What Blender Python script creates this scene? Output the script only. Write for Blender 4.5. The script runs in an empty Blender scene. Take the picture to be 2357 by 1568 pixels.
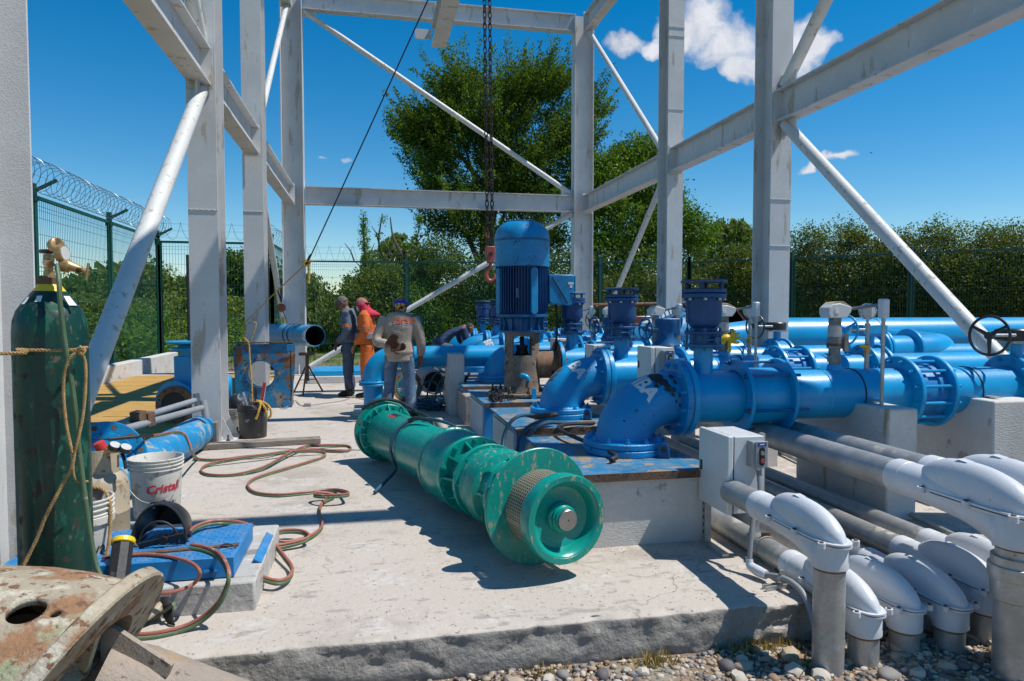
import bpy, math, random
import numpy as np
from mathutils import Vector, Matrix, Quaternion
rnd = random.Random(7)
S = bpy.context.scene
COL = S.collection
rad = math.radians
# ---------------------------------------------------------------- camera
cd = bpy.data.cameras.new('camera'); cam = bpy.data.objects.new('camera', cd); COL.objects.link(cam)
cd.sensor_width = 36; cd.lens = 36 * 1600 / 2357; cd.clip_start = .05; cd.clip_end = 3000
cam.location = (0, 0, 1.45); cam.rotation_euler = (rad(90 - 2.4), 0, rad(-11.5)); S.camera = cam
# ---------------------------------------------------------------- light
LD = Vector((-.543, .16, -1)).normalized()            # the way the sunlight travels
sl = bpy.data.lights.new('sun', 'SUN'); sl.energy = 4.8; sl.angle = rad(.5); sl.color = (1, .965, .9)
sun = bpy.data.objects.new('sun', sl); COL.objects.link(sun)
sun.rotation_euler = LD.to_track_quat('-Z', 'Y').to_euler(); sun.location = (20, -6, 40)
W = bpy.data.worlds.new('World'); S.world = W; W.use_nodes = True
S.view_settings.view_transform = 'Standard'; S.view_settings.look = 'None'
S.view_settings.exposure = .13; S.view_settings.gamma = 1; S.view_settings.use_curve_mapping = False
SKY_STRENGTH = .102
def world():
    n = W.node_tree.nodes; L = W.node_tree.links; n.clear()
    out = n.new('ShaderNodeOutputWorld'); bg = n.new('ShaderNodeBackground'); bg.inputs[1].default_value = SKY_STRENGTH
    sky = n.new('ShaderNodeTexSky'); sky.sky_type = 'NISHITA'; sky.sun_disc = False
    s = -LD; sky.sun_elevation = math.asin(s.z); sky.sun_rotation = math.atan2(s.x, s.y)
    sky.air_density = 1.0; sky.dust_density = .0; sky.ozone_density = 3.0; sky.altitude = 30
    hs = n.new('ShaderNodeHueSaturation'); hs.inputs['Saturation'].default_value = 1.47; hs.inputs['Hue'].default_value = .495; hs.inputs['Value'].default_value = 1.10
    L.new(sky.outputs[0], hs.inputs['Color'])
    tc = n.new('ShaderNodeTexCoord')
    def vm(op, a, b=None):
        x = n.new('ShaderNodeVectorMath'); x.operation = op
        for i, q in enumerate((a, b)):
            if q is None: continue
            if hasattr(q, 'links'): L.new(q, x.inputs[i])
            else: x.inputs[i].default_value = q
        return x.outputs[1] if op in ('DOT_PRODUCT', 'LENGTH') else x.outputs[0]
    def m(op, a, b=0., c=None, clamp=False):
        x = n.new('ShaderNodeMath'); x.operation = op; x.use_clamp = clamp
        for i, q in enumerate((a, b, c)):
            if q is None: continue
            if hasattr(q, 'links'): L.new(q, x.inputs[i])
            else: x.inputs[i].default_value = q
        return x.outputs[0]
    d0 = tc.outputs['Generated']; d = d0
    for sc_, am in ((9., .055), (30., .028), (85., .011)):
        w_ = n.new('ShaderNodeTexNoise'); w_.inputs['Scale'].default_value = sc_; w_.inputs['Detail'].default_value = 2; L.new(d0, w_.inputs['Vector'])
        d = vm('ADD', d, vm('MULTIPLY', vm('SUBTRACT', w_.outputs['Color'], (.5, .5, .5)), (am, am, am)))
    # clouds: soft lumps at compass bearing / height (degrees), half-width, half-height
    lumps = [(20.4, 20.6, 1.8, 1.0), (23.2, 20.3, 1.6, .9), (24.7, 20.9, 1.9, 1.5), (26.7, 21.3, 2.2, 2.1), (28.2, 20.0, 2.6, 2.0), (29.6, 18.6, 2.0, 1.6), (31.0, 18.6, 2.2, 1.7), (33.8, 19.0, 1.9, 1.9), (35.0, 19.2, 1.3, 1.2),
             (35.0, 10.7, 1.3, .55), (36.4, 10.9, 1.3, .5), (-3.8, 12.0, .45, .26), (-1.9, 12.05, .6, .26), (60, 14, 9, 2), (-60, 16, 8, 3), (120, 20, 14, 5), (200, 18, 12, 4)]
    tot = None
    for az, el, a, b in lumps:
        amp = .42 if a < .7 else 1.
        f = Vector((math.sin(rad(az)) * math.cos(rad(el)), math.cos(rad(az)) * math.cos(rad(el)), math.sin(rad(el))))
        r = Vector((math.cos(rad(az)), -math.sin(rad(az)), 0)); u = r.cross(f)
        x = m('MULTIPLY', vm('DOT_PRODUCT', d, tuple(r)), 1 / math.tan(rad(a)))
        y = m('MULTIPLY', vm('DOT_PRODUCT', d, tuple(u)), 1 / math.tan(rad(b)))
        front = m('GREATER_THAN', vm('DOT_PRODUCT', d, tuple(f)), .5)
        q = m('ADD', m('MULTIPLY', x, x), m('MULTIPLY', y, y))
        e = m('MULTIPLY', m('SUBTRACT', 1.15, q, clamp=True), m('MULTIPLY', front, amp))
        tot = e if tot is None else m('MAXIMUM', tot, e)
    nz = n.new('ShaderNodeTexNoise'); nz.inputs['Scale'].default_value = 18; nz.inputs['Detail'].default_value = 9; nz.inputs['Roughness'].default_value = .62
    L.new(d, nz.inputs['Vector'])
    dens = m('ADD', tot, m('MULTIPLY', m('SUBTRACT', nz.outputs[0], .5), 2.0))
    mr = n.new('ShaderNodeMapRange'); mr.interpolation_type = 'SMOOTHSTEP'; mr.inputs[1].default_value = .05; mr.inputs[2].default_value = 1.15
    L.new(m('MULTIPLY', dens, m('MULTIPLY', tot, 3.5, clamp=True)), mr.inputs[0]); mask = mr.outputs[0]
    mask = m('MINIMUM', mask, .97)
    nz2 = n.new('ShaderNodeTexNoise'); nz2.inputs['Scale'].default_value = 11; nz2.inputs['Detail'].default_value = 5
    L.new(vm('ADD', d, (3, 1, 2)), nz2.inputs['Vector'])
    cr = n.new('ShaderNodeMapRange'); L.new(m('ADD', m('MULTIPLY', nz2.outputs[0], .9), m('MULTIPLY', dens, .35)), cr.inputs[0]); cr.inputs[1].default_value = .3; cr.inputs[2].default_value = 1.0
    cr.inputs[3].default_value = 4.6; cr.inputs[4].default_value = 8.4
    cc = n.new('ShaderNodeCombineColor')
    L.new(m('MULTIPLY', cr.outputs[0], .965), cc.inputs[0]); L.new(m('MULTIPLY', cr.outputs[0], .985), cc.inputs[1]); L.new(m('MULTIPLY', cr.outputs[0], 1.06), cc.inputs[2])
    mx = n.new('ShaderNodeMix'); mx.data_type = 'RGBA'; L.new(mask, mx.inputs[0]); L.new(hs.outputs[0], mx.inputs[6]); L.new(cc.outputs[0], mx.inputs[7])
    L.new(mx.outputs[2], bg.inputs[0]); L.new(bg.outputs[0], out.inputs[0])
world()

# ---------------------------------------------------------------- materials
def _n(nt, t, **k):
    x = nt.nodes.new(t)
    for a, b in k.items(): setattr(x, a, b)
    return x
def ramp(nt, fac, lo, hi):
    r = _n(nt, 'ShaderNodeMapRange'); r.interpolation_type = 'SMOOTHSTEP'
    r.inputs[1].default_value = lo; r.inputs[2].default_value = hi; nt.links.new(fac, r.inputs[0]); return r.outputs[0]
def mix(nt, f, a, b, mode='MIX'):
    m = _n(nt, 'ShaderNodeMix', data_type='RGBA', blend_type=mode)
    if hasattr(f, 'links'): nt.links.new(f, m.inputs[0])
    else: m.inputs[0].default_value = f
    for i, q in ((6, a), (7, b)):
        if hasattr(q, 'links'): nt.links.new(q, m.inputs[i])
        else: m.inputs[i].default_value = (*q, 1)
    return m.outputs[2]
def fmix(nt, f, a, b):
    m = _n(nt, 'ShaderNodeMix', data_type='FLOAT')
    for i, q in ((0, f), (2, a), (3, b)):
        if hasattr(q, 'links'): nt.links.new(q, m.inputs[i])
        else: m.inputs[i].default_value = q
    return m.outputs[0]
def mat(name, base, rough=.5, metal=0., var=.18, vscale=3., wear=(), bump=.15, bscale=40., bdetail=4, world=False, spec=.5, dust=0., leafy=False, streak=None, coat=0.):
    """procedural material: tonal variation, layers of wear (colour, scale, cover 0..1, (sx,sy,sz), rough), bump, dust on upward faces"""
    M = bpy.data.materials.new(name); M.use_nodes = True; nt = M.node_tree; L = nt.links
    p = nt.nodes['Principled BSDF']; p.inputs['Metallic'].default_value = metal; p.inputs['Specular IOR Level'].default_value = spec
    if coat: p.inputs['Coat Weight'].default_value = coat; p.inputs['Coat Roughness'].default_value = .25
    tc = _n(nt, 'ShaderNodeTexCoord')
    if world: g = _n(nt, 'ShaderNodeNewGeometry'); co = g.outputs['Position']
    else:
        oi = _n(nt, 'ShaderNodeObjectInfo'); va = _n(nt, 'ShaderNodeVectorMath', operation='MULTIPLY_ADD')
        L.new(oi.outputs['Random'], va.inputs[0]); va.inputs[1].default_value = (7.3, 11.1, 5.7); L.new(tc.outputs['Object'], va.inputs[2]); co = va.outputs[0]
    def noise(scale, detail=4., r=.55, st=None, off=0.):
        mp = _n(nt, 'ShaderNodeMapping'); L.new(co, mp.inputs[0])
        if st: mp.inputs['Scale'].default_value = st
        mp.inputs['Location'].default_value = (off, off * 1.7, off * .6)
        x = _n(nt, 'ShaderNodeTexNoise'); x.inputs['Scale'].default_value = scale; x.inputs['Detail'].default_value = detail; x.inputs['Roughness'].default_value = r
        L.new(mp.outputs[0], x.inputs['Vector']); return x.outputs[0]
    v = noise(vscale, 5, .6)
    lo = tuple(c * (1 - var) for c in base); hi = tuple(min(1, c * (1 + var)) for c in base)
    c = mix(nt, ramp(nt, v, .3, .7), lo, hi)
    v2 = noise(vscale * 9, 4, .6, off=3)
    c = mix(nt, ramp(nt, v2, .35, .65), c, mix(nt, .5, c, tuple(q * (1 - var * .8) for q in base)))
    R = rough; H = None
    rr = fmix(nt, v2, max(.05, rough - .08), min(1, rough + .1))
    for i, w in enumerate(wear):
        col, sc, cover = w[0], w[1], w[2]; st = w[3] if len(w) > 3 else None; wr = w[4] if len(w) > 4 else .8
        a = noise(sc, 8, .62, st, off=11 + 5 * i)
        t = .72 - cover * .38
        k = ramp(nt, a, t - .01, t + .06)
        c = mix(nt, k, c, mix(nt, noise(sc * 6, 3, .5, off=31 + i), tuple(q * .65 for q in col), tuple(min(1, q * 1.25) for q in col)))
        rr = fmix(nt, k, rr, wr)
    if dust:
        g2 = _n(nt, 'ShaderNodeNewGeometry'); sp = _n(nt, 'ShaderNodeSeparateXYZ'); L.new(g2.outputs['Normal'], sp.inputs[0])
        dd = _n(nt, 'ShaderNodeMath', operation='MULTIPLY'); L.new(ramp(nt, sp.outputs[2], .55, 1.0), dd.inputs[0]); L.new(ramp(nt, noise(vscale * 3, 6, .65, off=50), .35, .75), dd.inputs[1])
        d2 = _n(nt, 'ShaderNodeMath', operation='MULTIPLY'); L.new(dd.outputs[0], d2.inputs[0]); d2.inputs[1].default_value = dust
        c = mix(nt, d2.outputs[0], c, (.36, .31, .25))
    L.new(c, p.inputs['Base Color']); L.new(rr, p.inputs['Roughness'])
    if bump:
        b = _n(nt, 'ShaderNodeBump'); b.inputs['Strength'].default_value = bump; b.inputs['Distance'].default_value = .01
        L.new(noise(bscale, bdetail, .6, streak, off=70), b.inputs['Height']); L.new(b.outputs[0], p.inputs['Normal'])
    return M
def leafmat(name, dark, light, trans=.35, rough=.45, yellow=None):
    M = bpy.data.materials.new(name); M.use_nodes = True; nt = M.node_tree; L = nt.links
    p = nt.nodes['Principled BSDF']; out = nt.nodes['Material Output']; g = _n(nt, 'ShaderNodeNewGeometry')
    c = mix(nt, g.outputs['Random Per Island'], dark, light)
    x = _n(nt, 'ShaderNodeTexNoise'); x.inputs['Scale'].default_value = .8; x.inputs['Detail'].default_value = 3; L.new(g.outputs['Position'], x.inputs['Vector'])
    c = mix(nt, ramp(nt, x.outputs[0], .4, .62), c, mix(nt, 1., c, (1.25, 1.12, .7), 'MULTIPLY'))
    if yellow: c = mix(nt, ramp(nt, g.outputs['Random Per Island'], .955, .965), c, yellow)
    p.inputs['Roughness'].default_value = rough + .12; p.inputs['Specular IOR Level'].default_value = .22; L.new(c, p.inputs['Base Color'])
    t = _n(nt, 'ShaderNodeBsdfTranslucent'); L.new(mix(nt, 1., c, (1.4, 1.5, .5), 'MULTIPLY'), t.inputs[0])
    ms = _n(nt, 'ShaderNodeMixShader'); ms.inputs[0].default_value = trans; L.new(p.outputs[0], ms.inputs[1]); L.new(t.outputs[0], ms.inputs[2]); L.new(ms.outputs[0], out.inputs[0])
    return M
RUST = (.16, .07, .03); RUSTY = (.30, .14, .06); DIRT = (.30, .25, .19)
MT = dict(
 steel=mat('white_steel_paint', (.57, .57, .565), .5, var=.08, vscale=2.5, wear=[((.44, .39, .32), 7, .34, (1, 1, .2)), ((.34, .22, .14), 22, .06), ((.50, .48, .45), 60, .25)], bump=.25, bscale=120),
 brace=mat('white_pipe_brace', (.58, .58, .56), .5, var=.08, vscale=3, wear=[((.42, .38, .32), 14, .34, (1, 1, 1)), ((.34, .2, .1), 9, .1)], bump=.25, bscale=90),
 blue=mat('blue_enamel', (.0015, .295, .60), .33, var=.14, vscale=2.2, wear=[((.02, .10, .18), 22, .12), ((.10, .08, .07), 10, .05)], bump=.12, bscale=60, dust=.22, spec=.5),
 blue_pump=mat('blue_cast_enamel', (.0015, .26, .56), .36, var=.12, vscale=2.5, wear=[((.03, .09, .14), 25, .12), ((.06, .045, .04), 7, .10)], bump=.5, bscale=75, dust=.12),
 blue_chip=mat('blue_chipped_enamel', (.0015, .24, .54), .36, var=.12, vscale=2.5, wear=[((.025, .02, .022), 14, .20), ((.35, .38, .42), 12, .05)], bump=.5, bscale=75, dust=.12),
 blue_dk=mat('dark_blue_enamel', (.002, .055, .185), .45, var=.2, vscale=4, wear=[((.13, .07, .05), 14, .14), ((.02, .12, .25), 9, .2)], bump=.3, bscale=70),
 blue_mid=mat('mid_blue_enamel', (.003, .095, .25), .4, var=.25, vscale=4, wear=[((.09, .05, .035), 10, .2), ((.01, .02, .04), 16, .2)], bump=.2, bscale=60),
 blue_mot=mat('motor_blue_enamel', (.002, .20, .43), .38, var=.25, vscale=4, wear=[((.09, .055, .04), 9, .2), ((.01, .03, .06), 16, .22)], bump=.25, bscale=60),
 blue_pipe=mat('worn_light_blue_paint', (.008, .24, .50), .45, var=.15, vscale=3, wear=[((.30, .32, .30), 8, .42), ((.20, .16, .12), 14, .26)], bump=.1, bscale=60, dust=.3),
 blue_plate=mat('weathered_blue_plate', (.006, .16, .32), .5, var=.35, vscale=4, wear=[((.27, .22, .17), 4, .46), ((.20, .09, .045), 5, .50), ((.02, .04, .06), 14, .3)], bump=.25, bscale=50),
 blue_lid=mat('blue_lid_paint', (.005, .19, .47), .45, var=.14, vscale=5, wear=[((.20, .16, .12), 12, .16), ((.12, .06, .04), 25, .14)], bump=.1, bscale=60, dust=.35),
 blue_deck=mat('blue_deck_dirty', (.012, .17, .34), .5, var=.2, vscale=5, wear=[((.25, .20, .14), 7, .52), ((.14, .08, .05), 16, .34)], bump=.1, bscale=60, dust=.3),
 teal=mat('green_enamel', (.0015, .27, .215), .26, var=.12, vscale=2.5, wear=[((.30, .29, .22), 34, .20, (1, 1, .5)), ((.26, .10, .035), 12, .06), ((.30, .27, .2), 60, .12)], bump=.06, bscale=60, spec=.55),
 teal_w=mat('green_enamel_scuffed', (.0015, .25, .195), .32, var=.14, vscale=4, wear=[((.33, .27, .19), 38, .36, (1, 1, .35)), ((.28, .10, .035), 15, .14)], bump=.1, bscale=60),
 strainer=mat('strainer_metal', (.42, .37, .28), .45, metal=.4, var=.15, bump=.05),
 bare=mat('bare_steel', (.45, .44, .42), .32, metal=.9, var=.12, vscale=20, bump=.03),
 galv=mat('galvanised_steel', (.42, .42, .41), .42, metal=.55, var=.2, vscale=9, wear=[((.50, .48, .43), 5, .36), ((.27, .2, .13), 12, .10)], bump=.06, bscale=60, dust=.2),
 cond=mat('grey_cast_enamel', (.58, .60, .63), .38, var=.06, vscale=4, wear=[((.34, .29, .23), 24, .10), ((.4, .42, .44), 8, .14)], bump=.12, bscale=90, dust=.12),
 grey=mat('light_grey_box_paint', (.56, .58, .58), .42, var=.05, vscale=4, wear=[((.42, .32, .2), 9, .10, (1, 1, .2))], bump=.05, bscale=80, dust=.3),
 grey_d=mat('grey_plastic', (.20, .21, .22), .5, var=.1, bump=.1),
 pvc=mat('grey_pvc', (.255, .265, .28), .45, var=.12, wear=[((.4, .37, .33), 12, .2)], bump=.05),
 green_f=mat('dark_green_fence_paint', (.006, .075, .055), .42, var=.15, vscale=6, bump=.08, bscale=60),
 wire=mat('green_fence_wire', (.008, .07, .05), .5, var=.1, bump=0),
 barb=mat('galvanised_wire', (.20, .21, .22), .4, metal=.7, var=.1, bump=0),
 conc=None,
 conc_w=mat('whitewashed_concrete', (.56, .54, .51), .8, var=.1, vscale=3, wear=[((.34, .31, .27), 5, .28), ((.42, .30, .18), 5, .14, (1, 1, .12)), ((.22, .2, .18), 22, .12)], bump=.5, bscale=35, bdetail=8, streak=(1, 1, 3)),
 conc_k=mat('weathered_kerb', (.42, .40, .37), .85, var=.12, vscale=4, wear=[((.24, .22, .20), 7, .40, (.3, 1, 3)), ((.55, .53, .49), 9, .35)], bump=.6, bscale=30, bdetail=8),
 conc_g=mat('raw_concrete', (.33, .30, .27), .85, var=.16, vscale=4, wear=[((.17, .15, .13), 6, .32), ((.45, .41, .36), 9, .25)], bump=.8, bscale=45, bdetail=8),
 rope=mat('hemp_rope', (.40, .25, .10), .85, var=.3, vscale=30, bump=.5, bscale=200),
 yrope=mat('yellow_rope', (.52, .32, .06), .8, var=.3, vscale=30, wear=[((.25, .15, .05), 30, .3)], bump=.5, bscale=200),
 hose_r=mat('red_hose', (.33, .115, .08), .5, var=.18, vscale=8, wear=[((.36, .27, .2), 14, .25)], bump=.05),
 hose_g=mat('green_hose', (.075, .125, .06), .5, var=.2, vscale=8, wear=[((.28, .27, .2), 14, .28)], bump=.05),
 hose_b=mat('blue_grey_cable', (.025, .09, .14), .5, var=.2, vscale=8, wear=[((.2, .2, .19), 14, .15)], bump=.05),
 black=mat('black_plastic', (.022, .022, .024), .35, var=.3, vscale=9, wear=[((.16, .15, .14), 20, .14)], bump=.06, spec=.5),
 blackr=mat('black_rubber', (.018, .018, .02), .6, var=.3, vscale=9, wear=[((.12, .11, .10), 14, .2)], bump=.1),
 bucket_b=mat('scuffed_black_bucket', (.03, .03, .032), .42, var=.2, vscale=6, wear=[((.42, .41, .40), 13, .26), ((.10, .10, .10), 7, .4)], bump=.1),
 bucket_w=mat('dirty_white_plastic', (.60, .57, .51), .45, var=.07, vscale=5, wear=[((.42, .34, .24), 7, .40), ((.3, .24, .18), 25, .26)], bump=.05),
 tan=mat('tan_tank_paint', (.40, .33, .23), .55, var=.1, vscale=5, wear=[((.24, .15, .09), 8, .34), ((.17, .12, .08), 24, .3), ((.30, .24, .2), 5, .4)], bump=.12),
 o2=mat('dark_green_cylinder_paint', (.002, .040, .026), .36, var=.3, vscale=4, wear=[((.006, .085, .052), 20, .42, (1, 1, .5)), ((.09, .09, .06), 30, .30, (1, 1, .6)), ((.04, .028, .018), 9, .34)], bump=.06, spec=.5),
 brass=mat('worn_brass', (.50, .32, .14), .38, metal=.7, var=.2, vscale=9, wear=[((.12, .08, .05), 12, .3)], bump=.15),
 rust=mat('brown_rusty_iron', (.13, .075, .045), .8, var=.35, vscale=9, wear=[((.25, .20, .14), 9, .3), ((.03, .022, .018), 14, .35)], bump=.5, bscale=60),
 rust_o=mat('orange_rusty_pipe', (.20, .10, .05), .7, var=.35, vscale=6, wear=[((.02, .20, .36), 5, .22), ((.28, .24, .2), 8, .26), ((.05, .035, .03), 9, .3)], bump=.4, bscale=50),
 mud=mat('muddy_cast_iron', (.20, .155, .12), .85, var=.3, vscale=8, wear=[((.05, .04, .035), 10, .42), ((.23, .19, .15), 16, .3), ((.16, .07, .03), 8, .2)], bump=.7, bscale=60),
 castr=mat('corroded_casting', (.38, .32, .23), .75, var=.18, vscale=5, wear=[((.30, .16, .08), 4.5, .46), ((.50, .45, .35), 11, .44), ((.30, .31, .19), 8, .36), ((.18, .09, .05), 22, .42)], bump=.7, bscale=70, bdetail=8),
 castp=mat('pitted_iron_shaft', (.33, .27, .22), .7, var=.15, vscale=5, wear=[((.14, .09, .07), 26, .25), ((.36, .26, .16), 6, .35)], bump=.8, bscale=90, bdetail=8),
 wood=mat('old_grey_timber', (.24, .20, .165), .85, var=.25, vscale=8, wear=[((.12, .1, .085), 9, .35)], bump=.7, bscale=40, streak=(.15, 2, 3)),
 yellow=mat('yellow_painted_floor', (.46, .265, .065), .75, var=.14, vscale=5, wear=[((.42, .30, .16), 6, .3), ((.30, .18, .06), 14, .2)], bump=.5, bscale=14, streak=(.3, 6, 1)),
 red=mat('red_plastic', (.50, .035, .03), .4, var=.15, bump=.03),
 redpaint=mat('weathered_red_paint', (.30, .07, .055), .5, var=.15, wear=[((.12, .07, .05), 14, .2)], bump=.1),
 yel=mat('yellow_plastic', (.75, .50, .015), .4, var=.1, bump=.03),
 org=mat('orange_red_iron', (.36, .085, .03), .6, var=.25, wear=[((.05, .03, .025), 12, .4)], bump=.2),
 chain=mat('brown_chain_steel', (.055, .035, .03), .5, metal=.5, var=.2, bump=.1),
 glass_d=mat('dark_glass', (.01, .012, .014), .08, var=.1, bump=0, spec=.8),
 gauge=mat('gauge_face', (.50, .50, .48), .25, var=.1, bump=0),
 maroon=mat('maroon_car_paint', (.13, .008, .018), .25, var=.12, vscale=3, wear=[((.2, .12, .1), 9, .1)], bump=0, coat=.6),
 silver=mat('polished_metal', (.62, .62, .63), .25, metal=.8, var=.1, bump=0),
 foil=mat('insulation_sleeve', (.22, .22, .21), .6, metal=.2, var=.3, vscale=20, wear=[((.10, .07, .05), 14, .35)], bump=.3),
 bark=mat('bark', (.13, .095, .07), .9, var=.3, bump=.8, bscale=30, streak=(2, 2, .4)),
 white=mat('white_lettering', (.62, .62, .62), .6, var=.08, wear=[((.01, .14, .34), 30, .18), ((.12, .10, .09), 20, .10)], bump=.2),
 lab_w=mat('white_label', (.66, .66, .64), .5, var=.05, bump=0),
 lab_b=mat('blue_label', (.01, .03, .35), .4, var=.05, bump=0),
 ink=mat('dark_print', (.05, .05, .055), .5, var=.2, bump=0),
 redink=mat('red_print', (.48, .02, .04), .5, var=.15, bump=0),
 orgink=mat('orange_print', (.55, .09, .03), .6, var=.1, bump=0),
)
def concrete_slab():
    M = mat('worn_concrete', (.47, .415, .36), .85, var=.06, vscale=.9, world=True,
            wear=[((.40, .35, .30), .9, .45), ((.50, .455, .41), 3.5, .44), ((.36, .32, .28), 11, .34, (.5, 1.2, 1)), ((.25, .22, .19), 38, .30), ((.12, .10, .09), 26, .04)], bump=.6, bscale=28, bdetail=10)
    nt = M.node_tree; p = nt.nodes['Principled BSDF']; L = nt.links
    src = p.inputs['Base Color'].links[0].from_socket
    g = _n(nt, 'ShaderNodeNewGeometry'); wn = _n(nt, 'ShaderNodeTexNoise'); wn.inputs['Scale'].default_value = 1.7; wn.inputs['Detail'].default_value = 6; L.new(g.outputs['Position'], wn.inputs['Vector'])
    ad = _n(nt, 'ShaderNodeVectorMath', operation='MULTIPLY_ADD'); L.new(wn.outputs['Color'], ad.inputs[0]); ad.inputs[1].default_value = (.8, .8, .8); L.new(g.outputs['Position'], ad.inputs[2])
    mp = _n(nt, 'ShaderNodeMapping'); mp.inputs['Scale'].default_value = (.5, 1.1, 1); L.new(ad.outputs[0], mp.inputs[0])
    vo = _n(nt, 'ShaderNodeTexVoronoi'); vo.feature = 'DISTANCE_TO_EDGE'; vo.inputs['Scale'].default_value = .9; L.new(mp.outputs[0], vo.inputs['Vector'])
    cr = ramp(nt, vo.outputs[0], .0, .006)
    br = _n(nt, 'ShaderNodeTexNoise'); br.inputs['Scale'].default_value = .9; L.new(g.outputs['Position'], br.inputs['Vector'])
    inv = _n(nt, 'ShaderNodeMath', operation='SUBTRACT'); inv.inputs[0].default_value = 1; L.new(cr, inv.inputs[1])
    mu = _n(nt, 'ShaderNodeMath', operation='MULTIPLY'); L.new(inv.outputs[0], mu.inputs[0]); L.new(ramp(nt, br.outputs[0], .46, .56), mu.inputs[1])
    m2 = _n(nt, 'ShaderNodeMath', operation='MULTIPLY'); L.new(mu.outputs[0], m2.inputs[0]); m2.inputs[1].default_value = .55
    L.new(mix(nt, m2.outputs[0], src, (.16, .14, .12)), p.inputs['Base Color'])
    return M
MT['conc'] = concrete_slab()

# ---------------------------------------------------------------- mesh builder
def frame(axis, up=(0, 0, 1)):
    a = Vector(axis).normalized(); u = Vector(up)
    if abs(a.dot(u.normalized())) > .98: u = Vector((0, 1, 0)) if abs(a.y) < .9 else Vector((1, 0, 0))
    x = u.cross(a).normalized(); y = a.cross(x)
    return x, y, a
class MB:
    def __init__(s): s.v = []; s.f = []
    def add(s, v, f):
        o = len(s.v); s.v += [tuple(q) for q in v]; s.f += [tuple(i + o for i in q) for q in f]; return s
    def box(s, x0, x1, y0, y1, z0, z1):
        return s.add([(x0, y0, z0), (x1, y0, z0), (x1, y1, z0), (x0, y1, z0), (x0, y0, z1), (x1, y0, z1), (x1, y1, z1), (x0, y1, z1)],
                     [(0, 3, 2, 1), (4, 5, 6, 7), (0, 1, 5, 4), (1, 2, 6, 5), (2, 3, 7, 6), (3, 0, 4, 7)])
    def obox(s, c, ax, up, l, w, h):       # oriented box, length l along ax, w sideways, h along up
        x, y, a = frame(ax, up); c = Vector(c)
        P = [c + a * (i * l / 2) + x * (j * w / 2) + y * (k * h / 2) for i, j, k in ((-1, -1, -1), (1, -1, -1), (1, 1, -1), (-1, 1, -1), (-1, -1, 1), (1, -1, 1), (1, 1, 1), (-1, 1, 1))]
        return s.add(P, [(0, 1, 2, 3), (7, 6, 5, 4), (4, 5, 1, 0), (5, 6, 2, 1), (6, 7, 3, 2), (7, 4, 0, 3)])
    def lathe(s, o, axis, prof, n=32, up=(0, 0, 1), cap=True, arc=None):
        x, y, a = frame(axis, up); o = Vector(o); v = []; f = []
        for t, r in prof:
            for i in range(n):
                th = 2 * math.pi * i / n; v.append(o + a * t + (x * math.cos(th) + y * math.sin(th)) * r)
        for j in range(len(prof) - 1):
            for i in range(n):
                k = (i + 1) % n; f.append((j * n + i, j * n + k, (j + 1) * n + k, (j + 1) * n + i))
        if cap:
            if prof[0][1] > 1e-5: f.append(tuple(reversed(range(n))))
            if prof[-1][1] > 1e-5: f.append(tuple((len(prof) - 1) * n + i for i in range(n)))
        return s.add(v, f)
    def cyl(s, a, b, r, r2=None, n=20, cap=True):
        a = Vector(a); b = Vector(b); return s.lathe(a, b - a, [(0, r), ((b - a).length, r if r2 is None else r2)], n, cap=cap)
    def ring(s, o, axis, r0, r1, t, n=32):  # flat ring of thickness t with a hole r0
        return s.lathe(o, axis, [(0, r0), (0, r1), (t, r1), (t, r0), (0, r0)], n, cap=False)
    def tube(s, pts, r, n=8, closed=False, cap=True):
        P = [Vector(p) for p in pts]; m = len(P); R = r if hasattr(r, '__len__') else [r] * m
        T = []
        for i in range(m):
            a = P[i - 1] if (i or closed) else P[0]; b = P[(i + 1) % m] if (i < m - 1 or closed) else P[-1]
            d = (b - a); T.append(d.normalized() if d.length > 1e-9 else Vector((0, 0, 1)))
        x, y, _ = frame(T[0]); v = []; f = []
        for i in range(m):
            if i:
                q = T[i - 1].rotation_difference(T[i]); x = q @ x; y = q @ y
            for k in range(n):
                th = 2 * math.pi * k / n; v.append(P[i] + (x * math.cos(th) + y * math.sin(th)) * R[i])
        for i in range(m if closed else m - 1):
            j = (i + 1) % m
            for k in range(n):
                l = (k + 1) % n; f.append((i * n + k, i * n + l, j * n + l, j * n + k))
        if cap and not closed: f.append(tuple(reversed(range(n)))); f.append(tuple((m - 1) * n + k for k in range(n)))
        return s.add(v, f)
    def bolt(s, c, ax, r=.014, h=.018, stud=.02):
        s.lathe(c, ax, [(0, r), (h, r)], 6)
        if stud: s.lathe(Vector(c) + Vector(ax).normalized() * h, ax, [(0, r * .5), (stud, r * .5)], 6)
        return s
    def prism(s, poly, o, x, y, z, d):      # polygon in the x,y plane pushed d along z
        o, x, y, z = map(Vector, (o, x, y, z)); n = len(poly)
        v = [o + x * p[0] + y * p[1] for p in poly] + [o + x * p[0] + y * p[1] + z * d for p in poly]
        return s.add(v, [tuple(reversed(range(n))), tuple(range(n, 2 * n))] + [(i, (i + 1) % n, (i + 1) % n + n, i + n) for i in range(n)])
    def grid(s, P):                          # rows of points
        m = len(P); n = len(P[0]); v = [q for r in P for q in r]
        return s.add(v, [(i * n + j, i * n + j + 1, (i + 1) * n + j + 1, (i + 1) * n + j) for i in range(m - 1) for j in range(n - 1)])
    def mesh(s, name, off=(0, 0, 0), ang=35):
        m = bpy.data.meshes.new(name); o = Vector(off)
        m.from_pydata([(p[0] - o.x, p[1] - o.y, p[2] - o.z) for p in s.v], [], s.f); m.shade_smooth(); m.set_sharp_from_angle(angle=rad(ang)); m.update()
        return m
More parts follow.
